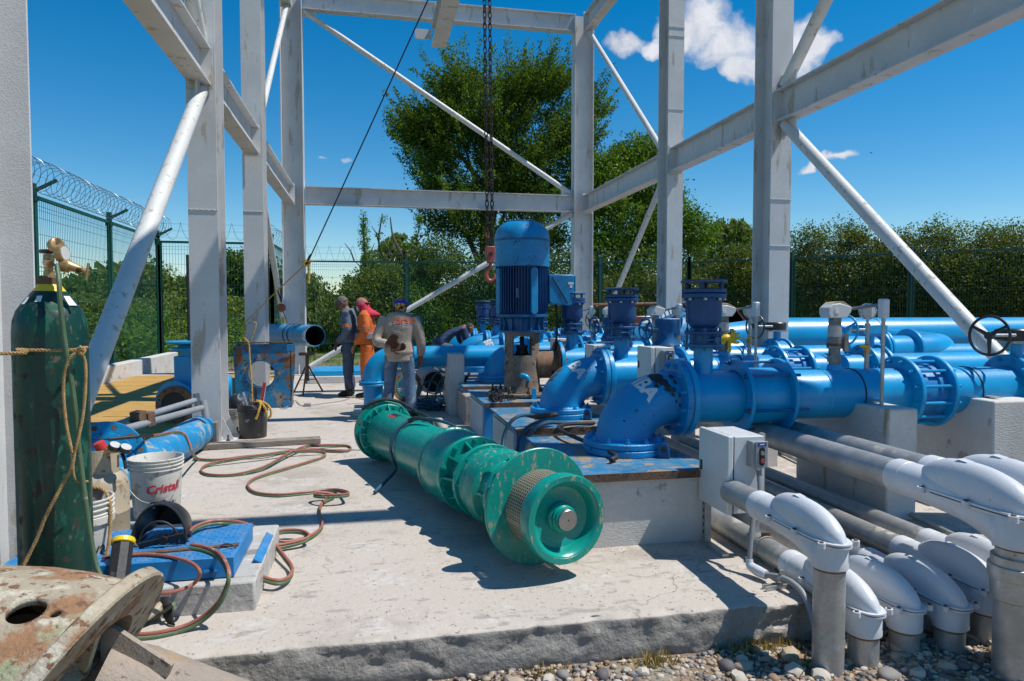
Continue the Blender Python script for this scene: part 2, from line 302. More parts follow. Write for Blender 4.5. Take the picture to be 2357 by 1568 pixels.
def smooth_path(pts, k=6, closed=False):
    P = [Vector(p) for p in pts]; n = len(P); out = []
    for i in range(n if closed else n - 1):
        p0 = P[(i - 1) % n] if (i or closed) else P[0] * 2 - P[1]; p1 = P[i]; p2 = P[(i + 1) % n]
        p3 = P[(i + 2) % n] if (i < n - 2 or closed) else P[-1] * 2 - P[-2]
        for j in range(k):
            t = j / k; out.append(.5 * ((2 * p1) + (p2 - p0) * t + (2 * p0 - 5 * p1 + 4 * p2 - p3) * t * t + (3 * p1 - p0 - 3 * p2 + p3) * t ** 3))
    if not closed: out.append(P[-1])
    return out
# ---------------------------------------------------------------- objects
def wloc(o):
    v = Vector(o.location)
    while o.parent: o = o.parent; v += Vector(o.location)
    return v
def thing(name, label, cat, loc, group=None, rotz=0):
    o = bpy.data.objects.new(name, None); o.empty_display_size = .1; COL.objects.link(o); o.location = loc; o.rotation_euler = (0, 0, rotz)
    o['label'] = label; o['category'] = cat
    if group: o['group'] = group
    return o
def part(name, parent, mb, m, label=None, ang=35, bevel=0, kind=None):
    """mesh part; geometry is given in world coordinates and stored relative to its thing"""
    off = wloc(parent) if parent else Vector((0, 0, 0))
    me = mb.mesh(name, off, ang) if isinstance(mb, MB) else mb
    o = bpy.data.objects.new(name, me); COL.objects.link(o); o.parent = parent
    if m is not None:
        me.materials.clear()
        for q in (m if isinstance(m, (list, tuple)) else [m]): me.materials.append(MT[q] if isinstance(q, str) else q)
    if label: o['label'] = label
    if kind: o['kind'] = kind
    if bevel:
        b = o.modifiers.new('bevel', 'BEVEL'); b.width = bevel; b.segments = 2; b.limit_method = 'ANGLE'; b.angle_limit = rad(40)
    return o
def solo(name, mb, m, label, cat, loc=(0, 0, 0), group=None, kind=None, ang=35, bevel=0):
    me = mb.mesh(name, loc, ang) if isinstance(mb, MB) else mb
    o = bpy.data.objects.new(name, me); COL.objects.link(o); o.location = loc
    me.materials.append(MT[m] if isinstance(m, str) else m)
    if label: o['label'] = label
    if cat: o['category'] = cat
    if group: o['group'] = group
    if kind: o['kind'] = kind
    if bevel:
        b = o.modifiers.new('bevel', 'BEVEL'); b.width = bevel; b.segments = 2; b.limit_method = 'ANGLE'; b.angle_limit = rad(40)
    return o
def struct(name, mb, m, parent=None, ang=35):
    o = solo(name, mb, m, None, None, ang=ang); o['kind'] = 'structure'
    return o
KIDS = {}
def copy_tree(o, loc, label=None, parent=None):
    c = o.copy(); COL.objects.link(c)
    if parent: c.parent = parent
    else: c.location = loc
    if label: c['label'] = label
    for ch in list(o.children): copy_tree(ch, None, None, c)
    return c
_bolt = {}
def bolts(parent, o, axis, R, n, r=.013, h=.016, stud=.018, m='blue', ph=0., up=(0, 0, 1), name='bolt'):
    """n hex bolts in a circle, each an object sharing one mesh"""
    x, y, a = frame(axis, up); o = Vector(o); off = wloc(parent); key = (round(r, 4), round(h, 4), round(stud, 4), m)
    if key not in _bolt:
        me = MB().bolt((0, 0, 0), (0, 0, 1), r, h, stud).mesh('bolt'); me.materials.append(MT[m]); _bolt[key] = me
    q = Vector((0, 0, 1)).rotation_difference(a)
    for i in range(n):
        th = 2 * math.pi * (i + .5) / n + ph
        b = bpy.data.objects.new(name, _bolt[key]); COL.objects.link(b); b.parent = parent
        b.location = o + (x * math.cos(th) + y * math.sin(th)) * R - off; b.rotation_mode = 'QUATERNION'; b.rotation_quaternion = q
def text_mb(txt, size, depth=.0, bold=0., shear=0., res=2, sub=False):
    """outline letters as a mesh in the xy plane, centred"""
    cu = bpy.data.curves.new('t', 'FONT'); cu.body = txt; cu.size = size; cu.extrude = depth; cu.offset = bold; cu.shear = shear; cu.resolution_u = res; cu.align_x = 'CENTER'; cu.align_y = 'CENTER'
    ob = bpy.data.objects.new('t', cu); COL.objects.link(ob); dg = bpy.context.evaluated_depsgraph_get(); dg.update()
    me = bpy.data.meshes.new_from_object(ob.evaluated_get(dg)); bpy.data.objects.remove(ob)
    mb = MB(); mb.add([tuple(v.co) for v in me.vertices], [tuple(p.vertices) for p in me.polygons]); bpy.data.meshes.remove(me)
    return mb

# ================================================================ ground
GZ = -.20
def nz2(x, y, s=1.):
    from mathutils import noise
    return noise.noise(Vector((x * s, y * s, .3)))
def ground():
    # one sheet out to the horizon, finer near the slab, falling to the river bank at the left
    xs = sorted(set([-1500, -600, -250, -120, -80, -60] + [x * 2. for x in range(-22, 0)] + [x * .5 for x in range(0, 16)] + [8 + x * 2. for x in range(0, 22)] + [60, 80, 120, 250, 600, 1500]))
    ys = sorted(set([-300, -100, -40, -15, -6, -2, 0] + [.5 + .25 * i for i in range(0, 14)] + [4 + 2. * i for i in range(0, 38)] + [85, 95, 110, 150, 250, 600, 2400]))
    def h(x, y):
        z = GZ
        if x < -6.2 or y > 29: z -= min(3.2, .10 * max(0, -6.2 - x) + .0 ) 
        if x < -6.2: z -= .55 * min(1, (-6.2 - x) / 2.5)
        if -40 < x < 60 and y < 90 and not (-7 < x < 21 and -1 < y < 27): z += .12 * nz2(x, y, .35)
        if 0 < x < 6 and y < 3.0: z += .03 * nz2(x, y, 1.3) + .01
        return z
    mb = MB(); mb.grid([[(x, y, h(x, y)) for x in xs] for y in ys])
    return mb
GM = mat('earth_and_grass', (.21, .155, .105), .95, var=.2, vscale=1.5, world=True, wear=[((.26, .22, .16), 2.2, .45), ((.33, .29, .23), 20, .22), ((.09, .07, .05), 30, .2)], bump=1., bscale=14, bdetail=10)
def green_far(M):
    nt = M.node_tree; p = nt.nodes['Principled BSDF']; src = p.inputs['Base Color'].links[0].from_socket; g = _n(nt, 'ShaderNodeNewGeometry'); sp = _n(nt, 'ShaderNodeSeparateXYZ'); nt.links.new(g.outputs['Position'], sp.inputs[0])
    a = ramp(nt, sp.outputs[1], 20, 24); b = _n(nt, 'ShaderNodeMath', operation='MULTIPLY'); b.inputs[1].default_value = -1; nt.links.new(sp.outputs[0], b.inputs[0]); c = ramp(nt, b.outputs[0], 5.4, 6.2)
    m = _n(nt, 'ShaderNodeMath', operation='MAXIMUM'); nt.links.new(a, m.inputs[0]); nt.links.new(c, m.inputs[1]); x = _n(nt, 'ShaderNodeTexNoise'); x.inputs['Scale'].default_value = .9; x.inputs['Detail'].default_value = 8; nt.links.new(g.outputs['Position'], x.inputs['Vector'])
    nt.links.new(mix(nt, m.outputs[0], src, mix(nt, ramp(nt, x.outputs[0], .4, .6), (.045, .075, .018), (.12, .14, .04))), p.inputs['Base Color'])
green_far(GM); gnd = struct('ground', ground(), GM)

# slab: worn concrete with a chipped front edge
def slab():
    mb = MB(); x0, x1 = -5.15, 7.2; yf, yb = 3.06, 17.6
    # profile rows from the bottom of the front face over the edge and back
    xs = []; x = x0
    while x < x1:
        xs.append(x); x += .02 if -1.2 < x < 2.6 else .12
    xs.append(x1)
    from mathutils import noise
    rows = []
    prof = [(0, -.42), (0, -.30), (0, -.24)] + [(0, -.225 + .0125 * i) for i in range(14)] + [(0, -.04), (.0, -.018), (.004, -.008), (.012, -.002), (.03, 0), (.055, 0), (.09, 0)]
    for dy, z in prof:
        r = []
        for x in xs:
            n1 = noise.noise(Vector((x * 7, z * 9, 1))); n2 = noise.noise(Vector((x * 31, z * 40, 5))); n3 = noise.noise(Vector((x * 1.7, 0, 9)))
            chip = max(0, noise.noise(Vector((x * 5.3, 2, 7))) - .05) * .055 + max(0, noise.noise(Vector((x * 17, 4, 7)))) * .02
            k = 1 if z < -.001 else .25
            rough = .45 + 1.7 * max(0, min(1, (x - 1.2) / .8))
            n4 = noise.noise(Vector((x * 16, z * 22, 3))); pit = max(0, noise.noise(Vector((x * 9, z * 14, 21))) - .22) * .035
            Y = yf + dy + k * (n1 * .012 + n2 * .007 + n4 * .006) * rough + n3 * .008 + k * pit
            Z = z
            if -.05 < z <= 0 and dy < .05: Y += chip * (1 if z > -.03 else .5) * 1.0; Z -= chip * .35
            if z < -.03: Y -= .006 * math.sin(z * 30)
            r.append((x, Y, Z))
        rows.append(r)
    mb.grid(rows)
    xs2 = [x0 + (x1 - x0) * i / 12 for i in range(13)]
    last = rows[-1]
    n = len(mb.v) - len(xs)
    b0 = len(mb.v); mb.v += [(x0, yb, 0), (x1, yb, 0), (x0, yb, -.4), (x1, yb, -.4), (x1, 3.06, -.4), (x0, 3.06, -.4)]
    mb.f.append(tuple(range(n, n + len(xs))) + (b0 + 1, b0))
    mb.f.append((b0, b0 + 1, b0 + 3, b0 + 2))
    mb.f.append((len(xs) - 1 - 0 + 0, b0 + 4, b0 + 3, b0 + 1, n + len(xs) - 1))
    return mb
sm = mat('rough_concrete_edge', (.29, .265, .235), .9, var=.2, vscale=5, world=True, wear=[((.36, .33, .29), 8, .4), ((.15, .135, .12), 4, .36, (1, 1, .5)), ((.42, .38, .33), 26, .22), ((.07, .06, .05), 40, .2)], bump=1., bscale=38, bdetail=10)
def slab_obj():
    mb = slab(); o = struct('concrete_slab', mb, 'conc', ang=60); me = o.data; me.materials.append(sm)
    nor = np.empty(len(me.polygons) * 3); me.polygons.foreach_get('normal', nor); cen = np.empty(len(me.polygons) * 3); me.polygons.foreach_get('center', cen)
    nor = nor.reshape(-1, 3); cen = cen.reshape(-1, 3)
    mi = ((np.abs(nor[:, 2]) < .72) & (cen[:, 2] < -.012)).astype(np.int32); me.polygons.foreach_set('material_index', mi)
    return o
slab_o = slab_obj()
# yellow painted timber deck at the left, its boards parts of the floor
ydk = bpy.data.objects.new('yellow_deck', None); COL.objects.link(ydk); ydk['kind'] = 'structure'
r = random.Random(3)
yb = 5.2
while yb < 16.6:
    w = .28
    part('board', ydk, MB().box(-5.12, -2.05 - r.uniform(0, .03), yb, yb + w - .008, .003, .022 + r.uniform(0, .004)), 'yellow')
    yb += w
# low white kerb wall below the left fence, stepped
kb = MB(); kb.box(-5.42, -5.16, 3.2, 12.55, -.4, .16)
solo('kerb_wall', kb, 'conc_w', 'low whitewashed kerb with a step, at the near end of the yellow deck', 'wall', (-5.3, 8, 0), group='low white kerbs below the left fence', bevel=.01)
kb = MB(); kb.box(-5.42, -5.16, 12.56, 20.4, -.4, .34)
solo('kerb_wall', kb, 'conc_w', 'higher whitewashed kerb behind the yellow deck, running to the fence corner', 'wall', (-5.3, 16, 0), group='low white kerbs below the left fence', bevel=.01)

# ---------------------------------------------------------------- pebbles
PM = [mat('pebble_' + a, c, .7, var=.16, vscale=20, wear=[((.12, .1, .09), 40, .2)], bump=.2, bscale=90) for a, c in
      (('grey', (.22, .205, .19)), ('tan', (.36, .27, .18)), ('pale', (.48, .43, .36)), ('dark', (.11, .10, .10)), ('brown', (.27, .17, .105)), ('sand', (.42, .33, .235)))]
def pebble_mesh(seed, ang=False):
    r = random.Random(seed); import bmesh
    bm = bmesh.new(); bmesh.ops.create_icosphere(bm, subdivisions=2, radius=1)
    from mathutils import noise
    for v in bm.verts:
        k = 1 + .22 * noise.noise(v.co * (1.6 if ang else 1.0) + Vector((seed, 0, 0))) + (.16 * noise.noise(v.co * 3.2 + Vector((0, seed, 0))) if ang else 0)
        v.co = v.co * k
    me = bpy.data.meshes.new('pebble'); bm.to_mesh(me); bm.free()
    me.shade_smooth()
    if ang: me.set_sharp_from_angle(angle=rad(28))
    return me
pm = []
for i in range(12):
    me = pebble_mesh(i, i % 3 == 2); me.materials.append(PM[i % 6]); pm.append(me)
r = random.Random(11)
def gpos():
    # gravel bed in front of the slab, right of the shaft
    while True:
        x = r.uniform(.1, 4.3); y = 3.02 - abs(r.gauss(0, .55)) - .02
        if y > 1.2 and not (x < .55 and y > 2.95): return x, y
spots = []
for i in range(285):
    for _ in range(40):
        x, y = gpos(); s = r.choice((.018, .022, .026, .03, .036, .045))
        if all((x - a) ** 2 + (y - b) ** 2 > (.75 * (s + c)) ** 2 for a, b, c in spots): break
    spots.append((x, y, s))
    o = bpy.data.objects.new('pebble', r.choice(pm)); COL.objects.link(o); o.parent = gnd
    o.location = (x, y, GZ + .03 * nz2(x, y, 1.3) + .01 + s * .25); sx = s * r.uniform(.9, 1.35)
    o.scale = (sx, s * r.uniform(.8, 1.0), s * r.uniform(.5, .75)); o.rotation_euler = (r.uniform(-.3, .3), r.uniform(-.3, .3), r.uniform(0, 6.3))
def gravel():
    rr = random.Random(5); V = []; Fc = []; MI = []
    t = (1 + 5 ** .5) / 2
    bv = [(-1, t, 0), (1, t, 0), (-1, -t, 0), (1, -t, 0), (0, -1, t), (0, 1, t), (0, -1, -t), (0, 1, -t), (t, 0, -1), (t, 0, 1), (-t, 0, -1), (-t, 0, 1)]
    bv = np.array(bv) / 1.9
    bf = [(0, 11, 5), (0, 5, 1), (0, 1, 7), (0, 7, 10), (0, 10, 11), (1, 5, 9), (5, 11, 4), (11, 10, 2), (10, 7, 6), (7, 1, 8), (3, 9, 4), (3, 4, 2), (3, 2, 6), (3, 6, 8), (3, 8, 9), (4, 9, 5), (2, 4, 11), (6, 2, 10), (8, 6, 7), (9, 8, 1)]
    g = np.random.default_rng(4); n = 9000
    for i in range(n):
        x = g.uniform(-.4, 4.8); y = 3.04 - abs(g.normal(0, .6))
        if y < .6: continue
        s = g.choice((.006, .008, .010, .013, .017)); a = g.uniform(0, 6.3); c, q = math.cos(a), math.sin(a)
        w = bv * np.array([s * g.uniform(.9, 1.5), s, s * .7]) * g.uniform(.8, 1.2, (12, 1))
        w = np.stack([w[:, 0] * c - w[:, 1] * q + x, w[:, 0] * q + w[:, 1] * c + y, w[:, 2] + GZ + .03 * nz2(x, y, 1.3) + .01 + s * .2], 1)
        o = len(V) * 12; V.append(w); Fc.append(np.array(bf) + o); MI.append(np.full(20, g.integers(0, 6)))
    V = np.concatenate(V); Fc = np.concatenate(Fc); MI = np.concatenate(MI)
    me = bpy.data.meshes.new('gravel'); me.from_pydata(V.tolist(), [], Fc.tolist()); me.shade_smooth()
    for m in PM: me.materials.append(m)
    me.polygons.foreach_set('material_index', MI.astype(np.int32)); me.update()
    o = bpy.data.objects.new('gravel', me); COL.objects.link(o); o['kind'] = 'stuff'; o['label'] = 'small loose gravel and stone chips in front of the slab'
gravel()

# ================================================================ steel frame
LX, RX = -1.77, 5.22
def hsec(mb, a, b, dv, wv, d, w, tf=.016, tw=.012):
    """rolled H section from a to b: depth d along dv (flanges at its ends), flange width w along wv"""
    a = Vector(a); b = Vector(b); ax = (b - a); L = ax.length; ax.normalize(); dv = Vector(dv); wv = Vector(wv)
    P = [(-w / 2, -d / 2), (w / 2, -d / 2), (w / 2, -d / 2 + tf), (tw / 2, -d / 2 + tf), (tw / 2, d / 2 - tf), (w / 2, d / 2 - tf), (w / 2, d / 2), (-w / 2, d / 2), (-w / 2, d / 2 - tf), (-tw / 2, d / 2 - tf), (-tw / 2, -d / 2 + tf), (-w / 2, -d / 2 + tf)]
    v = [a + wv * x + dv * y for x, y in P] + [b + wv * x + dv * y for x, y in P]; n = 12
    o = len(mb.v); mb.add(v, [(i, (i + 1) % n, (i + 1) % n + n, i + n) for i in range(n)])
    for q in (0, n):
        mb.f.append(tuple(o + q + i for i in (0, 1, 2, 11))); mb.f.append(tuple(o + q + i for i in (11, 2, 3, 4, 9, 10)) if 0 else tuple(o + q + i for i in (10, 3, 4, 9))); mb.f.append(tuple(o + q + i for i in (8, 5, 6, 7)))
X3, Y3, Z3 = (1, 0, 0), (0, 1, 0), (0, 0, 1)
frm = thing('steel_frame', 'tall white painted steel frame of columns, beams and pipe braces over the pumps', 'steel frame', (LX, 3.6, 0))
TOPZ = 8.62
def column(x, y0, y1, w, rot=False, zb=0.):
    m = MB(); yc = (y0 + y1) / 2
    if rot: hsec(m, (x, yc, zb + .02), (x, yc, TOPZ), X3, Y3, w, y1 - y0)
    else: hsec(m, (x, yc, zb + .02), (x, yc, TOPZ), Y3, X3, y1 - y0, w)
    c = part('column', frm, m, 'steel')
    hw = (w / 2 if not rot else w / 2)
    b = MB().box(x - hw - .14, x + hw + .14, y0 - .12, y1 + .12, zb - .005, zb + .022); part('base_plate', c, b, 'steel')
    def gus(*a): part('gusset', c, MB().prism(*a), 'steel')
    for s in (-1, 1):
        gus([(0, 0), (.12, 0), (0, .26)], (x + s * hw, y0 + .05, zb + .022), (s, 0, 0), Z3, Y3, .012)
        gus([(0, 0), (.12, 0), (0, .26)], (x + s * hw, y1 - .06, zb + .022), (s, 0, 0), Z3, Y3, .012)
        gus([(0, 0), (.11, 0), (0, .22)], (x - .006 + s * .1, y0, zb + .022), (0, -1, 0), Z3, X3, .012)
    for sx in (-1, 1):
        for sy in (y0 - .06, y1 + .06): bolts(c, (x + sx * (hw + .08), sy, zb + .022), Z3, 0, 1, .022, .025, .05, 'rust', name='anchor_bolt')
    return c
for (x, y0, y1, w, rot) in ((LX, 3.42, 3.84, .30, 0), (LX, 8.1, 8.52, .30, 0), (LX, 11.45, 11.87, .30, 0), (-1.69, 16.4, 16.7, .48, 1),
                            (RX, 3.42, 3.84, .29, 0), (RX, 8.2, 8.62, .29, 0), (RX, 11.4, 11.82, .29, 0), (5.13, 16.4, 16.7, .48, 1)):
    column(x, y0, y1, w, rot)
ZB = 4.08; ZT = 8.42; BH = .40
def beam(a, b, wv, h=BH, w=.22): m = MB(); hsec(m, a, b, Z3, wv, h, w); part('beam', frm, m, 'steel')
for x in (LX, RX):
    for z in (ZB, ZT):
        for y0, y1 in ((3.86, 8.08 if x < 0 else 8.18), (8.54 if x < 0 else 8.64, 11.38), (11.9, 16.38)):
            beam((x, y0, z), (x, y1, z), X3)
for y in (3.63, 8.32, 11.65): beam((LX + .17, y, ZT), (RX - .17, y, ZT), Y3)
beam((LX + .34, 16.55, ZT), (RX - .36, 16.55, ZT), Y3); beam((LX + .34, 16.55, ZB), (RX - .36, 16.55, ZB), Y3)
def brace(a, b, r=.055):
    a = Vector(a); b = Vector(b); part('brace', frm, MB().cyl(a, b, r, n=18), 'brace')
    d = (b - a).normalized()
for x in (LX, RX):
    for y0_ in (8.08 if x < 0 else 8.18, 8.53 if x < 0 else 8.63, 11.37, 11.89, 16.37):
        for z in (ZB, ZT): part('end_plate', frm, MB().box(x - .13, x + .13, y0_ - .008, y0_ + .008, z - .24, z + .24), 'steel')
    brace((x, 8.12, ZB - .24), (x, 3.9, .15), .074 if x < 0 else .072)
    brace((x, 8.14, ZB + .26), (x, 3.9, ZT - .22), .075)
    brace((x, 11.9, ZB + .24), (x, 16.35, ZT - .22)); brace((x, 11.9, ZB - .24), (x, 16.35, .2))
brace((-1.42, 16.55, ZT - .22), (4.86, 16.55, ZB + .24), .062); brace((4.86, 16.55, ZB - .24), (-1.42, 16.55, .15), .062)
for x, y0, zz in ((RX, 8.2, (2.9, 2.3)), (RX, 11.4, (4.95, 6.2, 6.35, 7.4)), (LX, 8.1, (2.55, 5.4)), (LX, 11.45, (3.0,)), (LX, 3.42, (2.3,))):
    for z in zz: part('weld_bead', frm, MB().tube([(x - .15 + .30 * i / 14, y0 - .004, z + .006 * math.sin(i * 2.3)) for i in range(15)], .006, 5), 'steel')
for a, b in (((-1.40, 16.55, ZT - .22), 1), ((4.84, 16.55, ZB + .22), -1), ((4.84, 16.55, ZB - .22), -1)):
    part('gusset_plate', frm, MB().obox((a[0] + .1 * b, 16.55, a[2]), X3, Y3, .30, .26, .022), 'steel')
for x in (LX, RX):
    for y, z in ((8.05, ZB - .27), (8.05, ZB + .28), (11.95, ZB + .27), (11.95, ZB - .27)): part('gusset_plate', frm, MB().box(x - .010, x + .010, y - .16, y + .16, z - .12, z + .12), 'steel')
mo = MB(); hsec(mo, (1.56, 3.3, 7.62), (1.56, 16.0, 7.62), Z3, X3, .42, .34, .02, .016)
for y in (3.63, 8.32, 11.65, 15.6): mo.box(1.45, 1.67, y - .06, y + .06, 7.83, 8.21)
part('monorail', frm, mo, 'steel', 'monorail beam hanging under the roof beams')
part('bracket', frm, MB().box(1.02, 1.38, 15.85, 15.87, 7.52, 7.74), 'steel')
# ---- hoist: two chains and a red hook block
hst = thing('chain_hoist', 'pair of dark chains holding a red hook block beside the blue motor', 'hoist', (1.2, 7.0, 2.0))
def chain_link(r=.026, w=.006):
    P = []
    for i in range(14):
        t = 2 * math.pi * i / 14; P.append((math.cos(t) * r * .62, 0, math.sin(t) * r + (r * .45 if math.sin(t) > 0 else -r * .45)))
    return MB().tube(P, w, 6, closed=True)
lk = chain_link(); lkm = lk.mesh('chain_link'); lkm.materials.append(MT['chain'])
def chain(a, b, par):
    a = Vector(a); b = Vector(b); d = b - a; L = d.length; n = int(L / .058); q = Vector((0, 0, 1)).rotation_difference(d.normalized())
    allv = []; allf = []; k = len(lk.v)
    for i in range(n):
        p = a + d * (i + .5) / n; rz = Quaternion((0, 0, 1), math.pi / 2 * (i % 2) + .35)
        if i < 120:
            o = bpy.data.objects.new('chain_link', lkm); COL.objects.link(o); o.parent = par; o.location = p - wloc(par); o.rotation_mode = 'QUATERNION'; o.rotation_quaternion = q @ rz
        else:
            allf += [tuple(j + len(allv) for j in f) for f in lk.f]; allv += [tuple(p + (q @ rz) @ Vector(v)) for v in lk.v]
    if allv:
        m = MB(); m.v = allv; m.f = allf; part('upper_chain', par, m, 'chain', kind='stuff')
chain((1.170, 7.0, 2.16), (1.113, 7.0, 7.2), hst); chain((1.222, 7.0, 2.16), (1.168, 7.0, 7.2), hst)
m = MB(); m.box(1.05, 1.25, 6.92, 7.08, 7.18, 7.41); part('trolley', hst, m, 'redpaint', bevel=.01)
m = MB()
m.prism([(-.045, .06), (.045, .06), (.05, -.02), (.03, -.11), (-.03, -.11), (-.05, -.02)], (1.197, 6.965, 2.05), X3, Z3, Y3, .07); part('hook_block', hst, m, 'redpaint', bevel=.008)
part('sheave_pin', hst, MB().cyl((1.197, 6.95, 2.03), (1.197, 6.965, 2.03), .02), 'chain')
m = MB()
for x in (1.170, 1.222):
    m.cyl((x, 7, 2.11), (x, 7, 2.2), .016, n=10)
    for i in range(5): m.ring((x, 7, 2.11 + i * .018), Z3, .014, .021, .007, 12)
part('chain_guard', hst, m, 'black'); part('stop_block', hst, MB().box(1.152, 1.188, 6.985, 7.015, 2.2, 2.25), 'org')
hk = smooth_path([(1.197, 7, 1.95), (1.20, 7, 1.90), (1.17, 7, 1.86), (1.155, 7, 1.815), (1.175, 7, 1.77), (1.21, 7, 1.762), (1.24, 7, 1.79), (1.238, 7, 1.83)], 4)
part('hook', hst, MB().tube(hk, [.014 + .010 * math.sin(math.pi * i / (len(hk) - 1)) for i in range(len(hk))], 10), 'redpaint')

# ================================================================ fence
def coil(mb, a, b, R, pitch=.44, r=.0055, zoff=0.):
    a = Vector(a); b = Vector(b); d = b - a; L = d.length; x, y, _ = frame(d); n = int(L / pitch * 16)
    mb.tube([a + d * (i / n) + (x * math.cos(i * 2 * math.pi / 16) * (1 + .08 * math.sin(i * .37)) + y * math.sin(i * 2 * math.pi / 16)) * R for i in range(n + 1)], r, 3, cap=False)
    for k in (-.8, .8, 0): mb.tube([a + Vector((0, 0, k * R)), b + Vector((0, 0, k * R))], r * .6, 3, cap=False)
def fence(name_label, pts, H, z0, group=None, R=.30, flip=1, endpost=True, arm=True, czo=.3, pitch=.44):
    f = thing('mesh_fence', name_label, 'fence', (*pts[0], z0))
    n = len(pts)
    for i, (x, y) in enumerate(pts):
        if i == n - 1 and not endpost: break
        j = min(i, n - 2); d = (Vector(pts[j + 1]) - Vector(pts[j])).normalized(); nx = Vector((-d.y, d.x)) * flip
        m = MB().box(x - .045, x + .045, y - .045, y + .045, z0 - .3, z0 + H + .22)
        m.box(x - .06, x + .06, y - .06, y + .06, z0 + H - .08, z0 + H - .0)
        p = part('post', f, m, 'green_f')
        if arm: part('arm', p, MB().obox((x + nx.x * .18, y + nx.y * .18, z0 + H + .18), (nx.x, nx.y, .55), Z3, .45, .05, .05), 'green_f')
    for i in range(n - 1):
        a = Vector((*pts[i], 0)); b = Vector((*pts[i + 1], 0)); d = (b - a).normalized(); nx = Vector((-d.y, d.x, 0)) * flip
        m = MB()
        for z in (z0 + .22, z0 + H): m.obox((a + b) / 2 + Vector((0, 0, z)), d, Z3, (b - a).length - .09, .05, .06)
        for s in (a + d * .085, b - d * .085): m.obox(s + Vector((0, 0, z0 + .22 + (H - .22) / 2)), Z3, d, H - .22, .03, .05)
        part('rail', f, m, 'green_f')
        m = MB(); L = (b - a).length; k = int(L / .075); zs = [z0 + .30, z0 + .36, z0 + .36 + (H - .7) / 3, z0 + .43 + (H - .7) / 3, z0 + .36 + (H - .7) * .66, z0 + .43 + (H - .7) * .66, z0 + H - .13, z0 + H - .2]
        zs += [z0 + .25 + (H - .3) * q / 11 for q in range(1, 11)]
        off = nx * -.03
        for q in range(1, k):
            p = a + d * (L * q / k) + off; m.tube([p + Vector((0, 0, z0 + .24)), p + Vector((0, 0, z0 + H - .03))], .0042, 3, cap=False)
        for z in zs: m.tube([a + off + Vector((0, 0, z)), b + off + Vector((0, 0, z))], .0042, 3, cap=False)
        part('wire_panel', f, m, 'wire')
        m = MB(); c = nx * .16 + Vector((0, 0, z0 + H + czo + .02)); coil(m, a + c, b + c, R, pitch); part('concertina_coil', f, m, 'barb')
    return f
fence('dark green mesh fence with coiled razor wire along the yellow deck', [(-5.65, 6.3), (-5.65, 9.85), (-5.65, 13.4), (-5.65, 16.95), (-5.65, 20.5)], 3.42, .0, R=.27, flip=-1, pitch=.23)
fence('short dark green mesh fence behind the upright blue valve and second white column', [(-5.65, 20.5), (-2.7, 20.5)], 3.34, .0, flip=1, R=.24)
fence('dark green mesh fence running away behind the third and last left columns', [(-2.7, 20.5), (-2.55, 27.9)], 3.34, .0, flip=1, R=.27)
fence('long dark green mesh fence behind the three workers and the motor, under the big tree', [(-2.55, 27.9), (1.4, 27.7), (5.1, 27.1), (8.9, 26.3), (12.35, 25.6)], 3.38, .0, flip=1, R=.30)
fence('dark green mesh fence before the bushes, above the thick blue header pipe', [(12.35, 25.6), (15.1, 22.9), (17.65, 20.1), (19.9, 17.8), (22.4, 15.4), (25, 12.8)], 3.38, .0, flip=1, R=.30)

# ================================================================ helpers for pipework
def dense(mb, L):
    import bmesh
    m = bpy.data.meshes.new('d'); m.from_pydata(mb.v, [], mb.f); bm = bmesh.new(); bm.from_mesh(m); bmesh.ops.triangulate(bm, faces=bm.faces)
    for _ in range(6):
        e = [q for q in bm.edges if q.calc_length() > L]
        if not e: break
        bmesh.ops.subdivide_edges(bm, edges=e, cuts=1); bmesh.ops.triangulate(bm, faces=[f for f in bm.faces if len(f.verts) > 3])
    r = MB(); bm.verts.index_update(); r.v = [tuple(v.co) for v in bm.verts]; r.f = [tuple(v.index for v in f.verts) for f in bm.faces]; bm.free(); bpy.data.meshes.remove(m)
    return r
def elbow_pts(o, w=.37, h=.27, n=20, r0=.20, r1=.185):
    o = Vector(o); P = []; R = []
    for i in range(n + 1):
        t = math.pi / 2 * i / n; P.append(o + Vector((w * (1 - math.cos(t)), 0, h * math.sin(t)))); R.append(r0 + (r1 - r0) * i / n)
    return P, R
def flange(par, o, ax, R, t, n=0, m='blue', r0=None, name='flange', br=.014, back=False, front=True, ph=0., rb=None, bm=None):
    a = Vector(ax).normalized(); o = Vector(o); b = .006
    if r0 is None: mb = MB().lathe(o, a, [(0, R - b), (b, R), (t - b, R), (t, R - b)], 40)
    else: mb = MB().lathe(o, a, [(0, r0), (0, R - b), (b, R), (t - b, R), (t, R - b), (t, r0), (0, r0)], 40, cap=False)
    f = part(name, par, mb, m)
    if n:
        rb = rb or R - .038
        if front: bolts(f, o + a * t, a, rb, n, br, m=bm or m, ph=ph)
        if back: bolts(f, o, -a, rb, n, br, m=bm or m, ph=ph)
    return f
def wheel(par, c, ax, R, m, spokes=3, w=.011, ph=0., hub=.03, name='handwheel'):
    x, y, a = frame(ax); c = Vector(c); mb = MB()
    mb.tube([c + (x * math.cos(t) + y * math.sin(t)) * R for t in [2 * math.pi * i / 36 for i in range(36)]], w, 8, closed=True)
    for k in range(spokes):
        t = 2 * math.pi * k / spokes + ph; d = x * math.cos(t) + y * math.sin(t)
        mb.tube([c, c + d * R], [w * 1.7, w * 1.0], 6)
    mb.cyl(c - a * .02, c + a * .03, hub, n=14)
    return part(name, par, mb, m)
